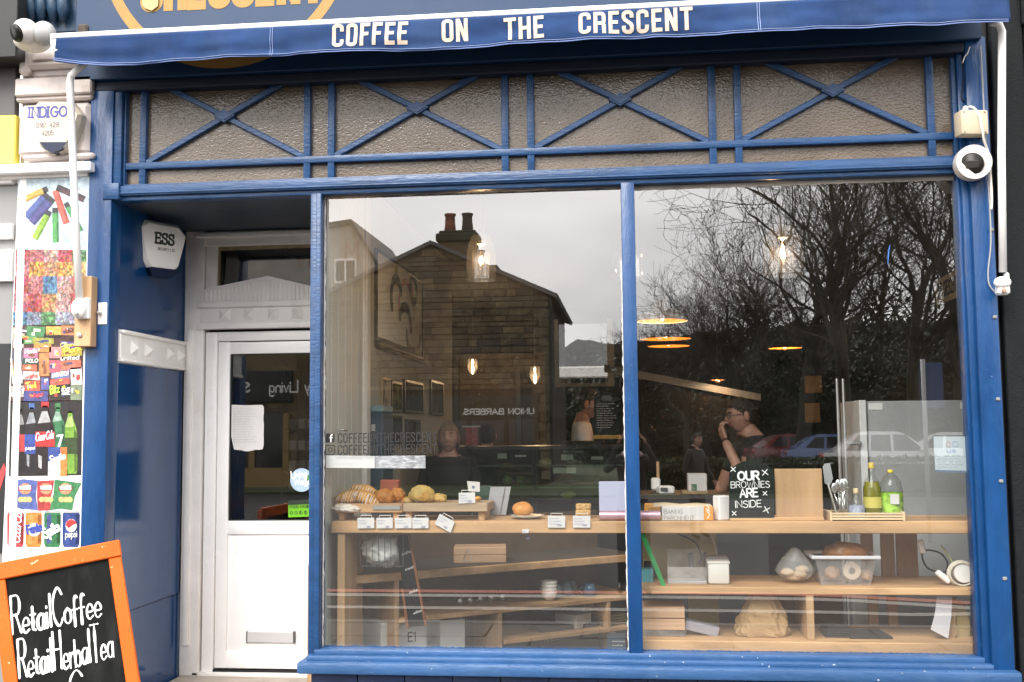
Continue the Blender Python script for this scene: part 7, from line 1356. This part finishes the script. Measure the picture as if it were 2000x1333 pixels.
for k in range(5): tag(ob('slate_tray', cb(P(1612, 1250, .22).x+.004*k, P(1660, 1250, .22).x+.004*(k % 2), .22, .42, zz+.001+k*.011, zz+.009+k*.011, .002), mat('black_slate', (.018, .019, .019), .5, var=.3)), ('bottom black slate tray of the stack', 'second black slate tray of the stack from the shelf', 'middle black slate tray of the stack', 'fourth black slate tray of the stack from the shelf', 'top black slate tray of the stack')[k], 'slate tray', 'slate trays on the lower shelf')
xs_ = P(1745, 1256, .18).x; tag(ob('slate_tray', ([(P(1660, 1256, .18).x, .19, zz+.003), (xs_, .19, zz+.003), (xs_-.02, .42, zz+.003), (P(1650, 1230, .42).x, .42, zz+.003), (P(1660, 1256, .18).x, .19, zz+.012), (xs_, .19, zz+.012), (xs_-.02, .42, zz+.012), (P(1650, 1230, .42).x, .42, zz+.012)], bx(0, 1, 0, 1, 0, 1)[1]), MATS['black_slate']), 'wide black slate tray lying flat beside the stack', 'slate tray')
tag(ob('crumpled_sheet', prism(ppoly([(1830, 1165), (1860, 1165), (1858, 1205), (1852, 1248), (1818, 1230), (1826, 1200)], .2), .2, .204), mat('lilac_paper', (.55, .53, .56), .7)), 'creased white sheet hanging over the lower shelf end', 'paper')
for i, (pts, c) in enumerate((([(1856, 1166), (1872, 1166), (1866, 1215), (1870, 1235), (1862, 1254), (1850, 1250)], (.36, .24, .12)), ([(1868, 1168), (1884, 1180), (1894, 1215), (1894, 1254), (1868, 1250)], (.40, .30, .14)))): tag(ob('brown_folder', prism(ppoly(pts, .25+.03*i), .25+.03*i, .262+.03*i), mat('brown_card_%d' % i, c, .8, var=.15)), ('narrow brown card folder behind the creased sheet', 'brown paper sack folded at the shelf end')[i], 'folder')
# ------------------------------------------------------------------ goods on the angled unit, first pane
def on_unit(px, py, v, z):                    # x along the unit, v metres back from its edge
    x, _ = lx(px, py); return Mu @ Vector((x, v, z))
t = T('white_bag', 'scrunched white paper bag in a wire basket below the counter', 'bag', P(750, 1100, .35)); q = P(752, 1074, .36)
ob('bag', tf(ell((0, 0, 0), (.125, .09, .085), 34, 22, lambda d, c: c*(1+.28*mnoise.noise((d.x*3, d.y*3+2, d.z*3))+.12*mnoise.noise((d.x*8, d.y*8, d.z*8)))), Matrix.Translation(q)), mat('white_crinkled', (.74, .73, .70), .7, bump=.6, bs=30), t, True)
ob('basket_wire', mg(*[tube([(q.x-.12+k*.035, .262, zc-.08), (q.x-.115+k*.034, .265, q.z-.08), (q.x-.11+k*.033, .40, q.z-.085)], .0022, 5) for k in range(8)], tube([(q.x-.13, .262, zc-.08), (q.x+.13, .262, zc-.08)], .003, 5), tube([(q.x-.12, .265, q.z-.08), (q.x+.12, .265, q.z-.08)], .003, 5)), mat('dark_wire', (.15, .15, .15), .4, metal=.6), t)
for i, (z_, lb) in enumerate(((0, 'lower flat wooden box on the angled upper shelf'), (.048, 'upper flat wooden box on the angled upper shelf'))):
    c = on_unit(968, 1080, .2, zA+.005+z_); tag(ob('wooden_box', tf(cb(-.16, .16, -.1, .1, 0, .046, .003), Matrix.Translation(c) @ Matrix.Rotation(ang-.5, 4, 'Z')), mat('pinkish_box_wood', (.52, .33, .20), .6)), lb, 'box')
q = P(914, 1080, .2); tag(ob('wire_stand', tube([P(905, 1095, .2), P(922, 1095, .2), P(915, 1073, .2), P(913, 1074, .2), P(906, 1092, .24)], .0022, 6), STEEL), 'tiny bent wire card stand hanging by the glass', 'wire stand')
sg = T('small_chalkboard', 'small orange edged chalkboard leaning in front of the angled shelves', 'chalkboard', P(800, 1225, .45))
sy = .28; Cq = lambda a: ppoly(a, sy)
ob('panel', prism(Cq([(774, 1045), (797, 1045), (830, 1222), (796, 1226)]), sy, sy+.01), CHK, sg); ob('frame_edge', prism(Cq([(796, 1042), (800, 1042), (834, 1222), (830, 1224)]), sy-.006, sy+.012), mat('orange_edge', (.16, .05, .012), .5), sg); ob('frame_edge', prism(Cq([(784, 1150), (788, 1150), (799, 1228), (794, 1228)]), sy-.006, sy+.012), MATS['orange_edge'], sg)
for py in (1085, 1115, 1160, 1200): ob('chalk_writing', strokes_g(scrawl(1, .07, .04), P(786+(py-1085)*.19, py, sy-.001), (1, 0, .35), (-.35, 0, 1), .003), mat('chalk_grey', (.5, .5, .48), .8), sg)
for i, (px, lb) in enumerate(((820, 'white carton with small black print on the floor under the shelves'), (888, 'plain white carton beside the printed one under the shelves'))):
    c = on_unit(px, 1250, .12, FZ); t = T('white_carton', lb, 'carton', c); ww_ = (.19, .13)[i]; zt_ = P(px, 1212, c.y).z
    ob('carton', tf(cb(-ww_, ww_, 0, .3, 0, zt_-FZ, .004), Matrix.Translation(c) @ Matrix.Rotation(ang, 4, 'Z')), mat('carton_white', (.60, .61, .60), .6), t)
    if i == 0: ob('print', tf(mg(text_g('E1', (-.02, -.001, zt_-FZ-.12), X3, Z3, .05, .14)), Matrix.Translation(c) @ Matrix.Rotation(ang, 4, 'Z')), KI, t)
cw = mat('white_porcelain', (.70, .67, .63), .25); cbm = mat('blue_glazed_cup', (.20, .32, .38), .25, var=.1)
b0 = on_unit(1089, 1158, .1, zBm)
for k in range(4): tag(ob('bowl', lathe([(.022, 0), (.03, .004), (.046, .03), (.053, .055), (.05, .055), (.042, .03), (.026, .008)], (b0.x, b0.y, zBm+.002+k*.022), 24, False), cw, smooth=True), ('bottom white bowl of the nested stack', 'second white bowl of the nested stack from the shelf', 'third white bowl of the nested stack from the shelf', 'top white bowl of the nested stack')[k], 'bowl', 'nested white bowls')
def cup(px, v, up, label, m=cbm):
    c = on_unit(px, 1145, v, zBm+.002); t = T('blue_cup', label, 'cup', c, 'blue cups on the angled shelf')
    pr_ = [(.024, 0), (.03, .004), (.042, .03), (.044, .075), (.041, .075), (.038, .03), (.02, .01)]
    if not up: pr_ = [(r, .078-z) for r, z in pr_]
    ob('cup', lathe(pr_, c, 22, False), m, t, True); ob('handle', tube([(c.x-.04-.022*math.sin(k*PI/8), c.y-.02, c.z+.04+.02*math.cos(k*PI/8)) for k in range(9)], .005, 6), m, t, True)
cup(1118, .2, False, 'blue cup nearest the white bowls'); cup(1142, .22, False, 'blue cup second from the white bowls'); cup(1164, .3, False, 'blue cup behind the two tone one'); cup(1172, .12, False, 'two tone blue cup at the end of the row', mat('dark_blue_cup', (.06, .12, .20), .25)); cup(1130, .36, False, 'blue cup at the back of the row')
for i, px in enumerate((935, 955, 975, 998, 1020)): c = on_unit(px, 1180, .25, zBm+.002); tag(ob('drinking_glass', lathe([(.026, 0), (.03, .08), (.028, .08), (.024, .004)], c, 18, False), CLEAR, smooth=True), ('first clear glass on the angled middle shelf', 'second clear glass along the angled middle shelf', 'third clear glass along the angled middle shelf', 'fourth clear glass along the angled middle shelf', 'fifth clear glass nearest the white bowls')[i], 'glass', 'clear glasses on the angled shelf')
for i, (px, v, w_, h_, z_) in enumerate(((1150, .14, .15, .085, 0), (1165, .17, .1, .08, .09))): c = on_unit(px, 1215, v, zCm+.002+z_); tag(ob('paper_carton', tf(cb(-w_/2, w_/2, -.06, .12, 0, h_, .003), Matrix.Translation(c) @ Matrix.Rotation(ang+.3, 4, 'Z')), mat('dull_white_card', (.50, .47, .43), .7, var=.1)), ('larger white card carton on the lowest shelf', 'smaller white card carton stacked on the larger one')[i], 'carton')
t = T('dark_carton', 'black carton with faint lettering at the foot of the shelves', 'carton', on_unit(1120, 1260, .1, FZ)); c = on_unit(1120, 1260, .08, FZ); ob('carton', tf(cb(-.18, .25, 0, .25, 0, .28, .004), Matrix.Translation(c) @ Matrix.Rotation(ang, 4, 'Z')), mat('black_carton', (.02, .02, .02), .5), t); ob('wording', tf(text_g('Amaro', (-.16, -.001, .20), X3, Z3, .03, .12), Matrix.Translation(c) @ Matrix.Rotation(ang, 4, 'Z')), mat('chalk_grey', (.5, .5, .48), .8), t)
t = T('navy_box', 'navy box with pale printing at the foot of the mullion', 'box', P(1205, 1272, .5)); ob('box', pbox(1186, 1246, 1222, 1275, .5, .15, .003), mat('navy_box', (.035, .06, .09), .5), t); ob('wording', strokes_g(scrawl(3, .07, .022), P(1196, 1254, .499), X3, Z3, .002), mat('chalk_grey', (.5, .5, .48), .8), t)
for k in range(4): c = on_unit(1210, 1190, .1, zCm+.002+k*.016); tag(ob('folded_sack', tf(cb(-.1, .12, -.05, .2, 0, .014, .005), Matrix.Translation(c) @ Matrix.Rotation(ang+.06*k, 4, 'Z')), mat('olive_sack', (.17, .13, .06), .9, var=.3, vs=20)), ('lowest folded brown sack by the mullion', 'second folded brown sack from the shelf by the mullion', 'third folded brown sack from the shelf by the mullion', 'top folded brown sack by the mullion')[k], 'sack')
# ------------------------------------------------------------------ people
SKIN = mat('skin', (.42, .235, .17), .5, var=.08, vs=30); SKIN2 = mat('skin_warm', (.38, .205, .145), .5, var=.08, vs=30)
EYEW, EYED, LIP = mat('eye_white', (.7, .68, .65), .3), mat('eye_dark', (.02, .015, .012), .2), mat('lips', (.36, .12, .10), .5)
def _g(a, s): return math.exp(-(a/s)**2)
def head_fn(d, q):                            # face looks along +y
    x, y, z = q
    if z < 0: k = 1-.26*min(1, -z/.115)**1.4; x *= k; y = y*(1-.16*min(1, -z/.115)) if y > 0 else y*(1-.3*min(1, -z/.115))
    if d.y > 0:
        f = d.y
        y += f*(.026*_g(x, .011)*_g(z+.018, .02)+.012*_g(x, .009)*_g(z-.005, .02)+.006*_g(z-.034, .013)*_g(x, .05)-.010*_g(abs(x)-.031, .015)*_g(z-.012, .012)+.006*_g(x, .024)*_g(z+.056, .010)-.004*_g(x, .03)*_g(z+.047, .004)+.012*_g(x, .022)*_g(z+.095, .016)+.004*_g(abs(x)-.042, .018)*_g(z+.02, .02))
    return Vector((x, y, z))
def head_parts(M, skin):
    h = ell((0, 0, 0), (.075, .095, .115), 40, 34, head_fn)
    ears = [ell((s*.077, -.008, -.005), (.011, .022, .034), 10, 8) for s in (-1, 1)]
    return [tf(h, M)]+[tf(e, M) for e in ears]
def hair_fn(kind):
    def fn(d, q):
        v = head_fn(d, q) if d.y < .3 else Vector(q); k = 1.09+.03*mnoise.noise((d.x*6, d.y*6, d.z*6)); v = Vector((v.x*k, v.y*k, v.z*k))
        if kind == 'long' and d.y < .35 and d.z < .2: v.z -= .13*max(0, .25-d.z); v.x *= 1.06
        return v
    return fn
def hair_mesh(M, kind):
    V, Fc = ell((0, 0, 0), (.075, .095, .115), 36, 30, hair_fn(kind)); keep = []
    for f in Fc:
        c = sum((Vector(V[i]) for i in f), Vector())/4
        line = .062 if c.y > .06 else .062-(.06-c.y)*1.15
        if kind == 'long': line = .055 if c.y > .05 else (-.3 if c.y < .01 else .055-(.05-c.y)*5)
        if c.z > line: keep.append(f)
    return tf((V, keep), M)
def finger(b, dirs, r):
    pts = [Vector(b)]
    for d, l in dirs: pts.append(pts[-1]+Vector(d).normalized()*l)
    return tube(pts, [r, r*.98, r*.9, r*.75][:len(pts)], 7)
def hand(wrist, fwd, up, side, curl):         # fwd towards the fingers, up = back of the hand, side = thumb side
    f, u, s = Vector(fwd).normalized(), Vector(up).normalized(), Vector(side).normalized(); w_ = Vector(wrist); out = []
    Mh = Matrix(((s.x, f.x, u.x, 0), (s.y, f.y, u.y, 0), (s.z, f.z, u.z, 0), (0, 0, 0, 1)))
    out.append(tf(cb(-.04, .04, 0, .09, -.013, .013, .012, 3), Matrix.Translation(w_) @ Mh))
    for i, l in enumerate((.042, .046, .043, .034)):
        b = w_+f*.083+s*(.029-i*.0195); a = curl
        out.append(finger(b, [(f*math.cos(a*.4)-u*math.sin(a*.4), l), (f*math.cos(a)-u*math.sin(a), l*.7), (f*math.cos(a*1.6)-u*math.sin(a*1.6), l*.55)], .0085))
    out.append(finger(w_+f*.025+s*.036, [(s*.8+f*.7-u*.2, .036), (f*.95+s*.2-u*.5, .03), (f-u*.7, .022)], .0095)); return out
def person(label, loc, yaw, H, joints, edges, mats_, head, hair, hand_specs=(), extra=None, skin=SKIN):
    """joints: name -> (x, y, z, radius) in metres for a 1.75 m figure facing +y; edges: (a, b, material index)"""
    k = H/1.75; M = Matrix.Translation(loc) @ Matrix.Rotation(yaw, 4, 'Z') @ Matrix.Scale(k, 4)
    t = T('person', label, 'person', loc)
    names = list(joints); me = bpy.data.meshes.new('rig'); me.from_pydata([joints[n][:3] for n in names], [(names.index(a), names.index(b)) for a, b, _ in edges], [])
    o = bpy.data.objects.new('rig', me); COL.objects.link(o)
    md = o.modifiers.new('skin', 'SKIN'); md.use_smooth_shade = True; sv_ = me.skin_vertices[0].data
    for i, n in enumerate(names): r = joints[n][3]; sv_[i].radius = r if isinstance(r, tuple) else (r, r); sv_[i].use_root = (n == 'pelvis')
    ss = o.modifiers.new('sub', 'SUBSURF'); ss.levels = 2; ss.render_levels = 2
    dg = bpy.context.evaluated_depsgraph_get(); em = bpy.data.meshes.new_from_object(o.evaluated_get(dg))
    V = [tuple(v.co) for v in em.vertices]; Fc = [tuple(p.vertices) for p in em.polygons]; mi = []
    seg = [(Vector(joints[a][:3]), Vector(joints[b][:3]), m) for a, b, m in edges]
    for p in em.polygons:
        c = p.center; best = min(seg, key=lambda s: (c-(s[0]+(s[1]-s[0])*max(0, min(1, (c-s[0]).dot(s[1]-s[0])/max(1e-9, (s[1]-s[0]).length_squared))))).length); mi.append(best[2])
    bpy.data.objects.remove(o); bpy.data.meshes.remove(em)
    hp, hrot = Vector(head[0]), head[1]; Mh = Matrix.Translation(hp) @ Matrix.Rotation(hrot[1], 4, 'Z') @ Matrix.Rotation(hrot[0], 4, 'X')
    parts = head_parts(Mh, skin); g = (V, Fc)
    for q in parts: g = mg(g, q); mi += [0]*len(q[1])
    for hs in hand_specs:
        for q in hand(*hs): g = mg(g, q); mi += [0]*len(q[1])
    ob('body', tf(g, M), parent=t, smooth=True, mats=mats_, mi=mi)
    if hair: ob('hair', tf(hair_mesh(Mh, hair[0]), M), hair[1], t, True)
    for s in (-1, 1):
        e = ob('eye', tf(ell((s*.031, .083, .012), (.011, .006, .005), 10, 8), M @ Mh), EYEW, t, True); ob('pupil', tf(ell((s*.031, .0895, .012), (.0055, .003, .0055), 8, 6), M @ Mh), EYED, e, True)
        ob('eyebrow', tf(tube([(s*.016, .1, .033), (s*.032, .098, .038), (s*.047, .086, .033)], .004, 5), M @ Mh), hair[1] if hair else EYED, t, True)
    ob('lips', tf(ell((0, .086, -.056), (.022, .012, .007), 12, 8), M @ Mh), LIP, t, True)
    if extra: extra(t, M, Mh)
    return t
def legs(J, E, tr=2, shoe=3, stance=.1):
    for s, n in ((-1, 'l'), (1, 'r')):
        J.update({'hip'+n: (s*.09, 0, .92, .095), 'kn'+n: (s*(stance), .015, .5, .062), 'an'+n: (s*(stance+.01), -.01, .1, .045), 'to'+n: (s*(stance+.03), .14, .04, .035)})
        E += [('pelvis', 'hip'+n, tr), ('hip'+n, 'kn'+n, tr), ('kn'+n, 'an'+n, tr), ('an'+n, 'to'+n, shoe)]
def base(sl=1, neck_h=1.5):
    J = {'pelvis': (0, 0, .98, (.15, .11)), 'waist': (0, 0, 1.12, (.135, .1)), 'chest': (0, 0, 1.32, (.165, .115)), 'neckb': (0, -.01, 1.455, (.085, .07)), 'neck': (0, .0, 1.51, .054), 'skull': (0, .01, 1.58, .05)}
    E = [('pelvis', 'waist', 1), ('waist', 'chest', 1), ('chest', 'neckb', 1), ('neckb', 'neck', 0), ('neck', 'skull', 0)]
    return J, E
def arms(J, E, spec, sleeve):
    for n, s in (('l', -1), ('r', 1)):
        el_, wr_ = spec[n]; J.update({'sh'+n: (s*.17, -.01, 1.405, .066), 'el'+n: (*el_, .042), 'wr'+n: (*wr_, .03)})
        if sleeve == 'short':
            a, b = Vector(J['sh'+n][:3]), Vector(el_); m_ = a+(b-a)*.55; J['slv'+n] = (*m_, .054); E += [('chest', 'sh'+n, 1), ('sh'+n, 'slv'+n, 1), ('slv'+n, 'el'+n, 0), ('el'+n, 'wr'+n, 0)]
        else: E += [('chest', 'sh'+n, 1), ('sh'+n, 'el'+n, 1), ('el'+n, 'wr'+n, 1)]
CLOTHK, CLOTHW, JEAN, SHOE = mat('black_cloth', (.012, .012, .013), .9), mat('white_tshirt', (.80, .79, .78), .85, var=.05), mat('dark_jeans', (.02, .025, .045), .9), mat('black_shoe', (.015, .015, .015), .5)
JKT = mat('dark_olive_jacket', (.030, .028, .024), .85, var=.2, vs=12)
BLONDE, BRN, BALD = mat('blonde_hair', (.20, .125, .06), .6, var=.6, vs=80, st=(1, 1, .1), bump=1., bs=120), mat('dark_brown_hair', (.022, .014, .010), .7, var=.5, vs=90, bump=1., bs=140), mat('cropped_hair', (.04, .028, .022), .85, var=.5, vs=120, bump=1., bs=160)
down = {'l': ((-.24, -.03, 1.1), (-.24, .06, .86)), 'r': ((.24, -.03, 1.1), (.24, .06, .86))}
# where eyes meet the photo: head centre at a photo point and depth
def stand(px, py, Y, yaw, H, headz=1.60): q = P(px, py, Y); return Vector((q.x, Y, FZ)), (q.z-FZ)/headz*1.75
J, E = base(); legs(J, E); arms(J, E, down, 'long')
l_, H_ = stand(877, 855, 1.9, 0, 1.7); person('fair haired person in black looking out over the pastries', l_, PI+.05, H_, J, E, [SKIN, CLOTHK, CLOTHK, SHOE], ((0, .03, 1.60), (0, 0)), ('long', BLONDE), [((-.24, .06, .86), (0, .2, -1), (-1, 0, 0), (0, 1, 0), .5), ((.24, .06, .86), (0, .2, -1), (1, 0, 0), (0, 1, 0), .5)])
J, E = base(); legs(J, E); arms(J, E, {'l': ((-.25, .02, 1.1), (-.18, .22, 1.0)), 'r': ((.25, .02, 1.1), (.18, .22, 1.0))}, 'short')
l_, H_ = stand(1138, 790, 3.25, 0, 1.78); person('dark haired person in a white T-shirt standing in profile', l_, -PI/2+.1, H_, J, E, [SKIN2, CLOTHW, JEAN, SHOE], ((0, .035, 1.60), (-.12, 0)), ('short', BRN), [((-.18, .22, 1.0), (.2, 1, -.1), (0, 0, 1), (1, 0, 0), .5), ((.18, .22, 1.0), (-.2, 1, -.1), (0, 0, 1), (-1, 0, 0), .5)], skin=SKIN2)
def specs(t, M, Mh):
    g = []
    for s in (-1, 1): g += [tube([(s*.034+.024*math.cos(k*PI/8), .104, .010+.017*math.sin(k*PI/8)) for k in range(17)], .0025, 5), tube([(s*.058, .102, .014), (s*.082, .02, .012)], .0022, 5)]
    g.append(tube([(-.01, .106, .014), (.01, .106, .014)], .0022, 5)); ob('glasses', tf(mg(*g), M @ Mh), BLACK, t, True)
    ob('shirt_print', tf(strokes_g([[(-.03, -.04), (.0, .03), (.03, -.04)], [(-.02, -.06), (.03, .05)], [(.0, -.09), (.01, .06)]], (.155, -.05, 1.28), (0, 1, 0), Z3, .008, .03), M), mat('blue_shirt_print', (.10, .18, .24), .8), t)
J, E = base(); legs(J, E); arms(J, E, {'l': ((-.24, .08, 1.08), (-.03, .17, 1.44)), 'r': ((.2, .14, 1.06), (.0, .20, 1.04))}, 'short')
l_, H_ = stand(1459, 812, 1.75, 0, 1.78); person('person with glasses in a black T-shirt holding a fist to the mouth', l_, PI/2+.25, H_, J, E, [SKIN, CLOTHK, JEAN, SHOE], ((0, .04, 1.60), (-.15, 0)), ('short', BALD), [((-.03, .17, 1.44), (.3, .2, 1), (-.2, 1, .0), (1, 0, -.2), 1.5), ((.0, .20, 1.04), (-1, .2, .1), (0, .3, 1), (0, 1, 0), .7)], specs)
# customer seen from behind deep in the shop
J, E = base(); legs(J, E); arms(J, E, down, 'long')
l_, H_ = stand(952, 852, 3.6, 0, 1.7); person('dim dark haired person with their back to the window', l_, .15, H_, J, E, [SKIN, CLOTHK, CLOTHK, SHOE], ((0, .02, 1.60), (0, 0)), ('short', BRN), [((-.24, .06, .86), (0, .2, -1), (-1, 0, 0), (0, 1, 0), .5), ((.24, .06, .86), (0, .2, -1), (1, 0, 0), (0, 1, 0), .5)])
# passer-by on the far side of the road, and the photographer; both are seen only in the glass
J, E = base(); legs(J, E, stance=.12); arms(J, E, {'l': ((-.25, -.06, 1.1), (-.24, .05, .88)), 'r': ((.25, .06, 1.1), (.22, .2, .95))}, 'long')
q = RP(1358, 850, 17.5); person('passer-by in dark clothes and headphones walking along the road', (q.x, q.y, -.12), -.9, 1.7, J, E, [SKIN2, JKT, CLOTHK, SHOE], ((0, .03, 1.60), (0, .2)), ('short', BRN), [((-.24, .05, .88), (0, .3, -1), (-1, 0, 0), (0, 1, 0), .6), ((.22, .2, .95), (0, .5, -1), (1, 0, 0), (0, 1, 0), .6)], lambda t, M, Mh: ob('headphones', tf(mg(tube([(.086*math.cos(k*PI/10), -.005, .02+.11*math.sin(k*PI/10)) for k in range(11)], .007, 6), *[ell((s*.088, -.005, -.005), (.014, .03, .035), 10, 8) for s in (-1, 1)]), M @ Mh), BLACK, t, True))
J, E = base(); legs(J, E, stance=.12); arms(J, E, {'l': ((-.28, .12, 1.28), (-.145, .20, 1.575)), 'r': ((.28, .12, 1.28), (.145, .20, 1.575))}, 'long')
SCARF = mat('pink_grey_scarf', (.42, .33, .31), .9, var=.2, vs=30)
def scarf(t, M, Mh): ob('scarf', tf(mg(tube([(.085*math.cos(k*PI/8), .01+.075*math.sin(k*PI/8), 1.455+.01*math.sin(k)) for k in range(17)], .032, 8), tube([(.02, .1, 1.44), (.03, .135, 1.3), (.03, .13, 1.12)], [.035, .04, .03], 8)), M), SCARF, t, True); ob('hat', tf(lathe([(.088, .04), (.092, .07), (.085, .13), (.05, .165), (.01, .17)], (0, -.01, 0), 20), M @ Mh), mat('knit_hat', (.12, .10, .10), .95), t, True)
person('photographer in a dark jacket and pale scarf mirrored behind the mullion', (0.02, -DIST-.36, -.12), 0, 1.76, J, E, [SKIN, JKT, CLOTHK, SHOE], ((0, .03, 1.60), (0, 0)), ('long', BRN), [((-.145, .20, 1.575), (.35, .6, .8), (-1, .2, 0), (0, 1, .2), 1.0), ((.145, .20, 1.575), (-.35, .6, .8), (1, .2, 0), (0, 1, .2), 1.0)], scarf)
t = T('photo_camera', 'black photographic camera held up by the photographer', 'camera', (0, -DIST-.1, CAMH-.07))
ob('camera_body', cb(-.07, .07, -DIST-.14, -DIST-.075, CAMH-.05, CAMH+.045, .012, 2), BLACK, t, 'auto'); ob('lens_barrel', tf(lathe([(.036, 0), (.036, .05), (.033, .055)], n=24, cap=False), Matrix.Translation((0, -DIST-.076, CAMH)) @ Matrix.Rotation(-PI/2, 4, 'X')), BLACK, t, True)
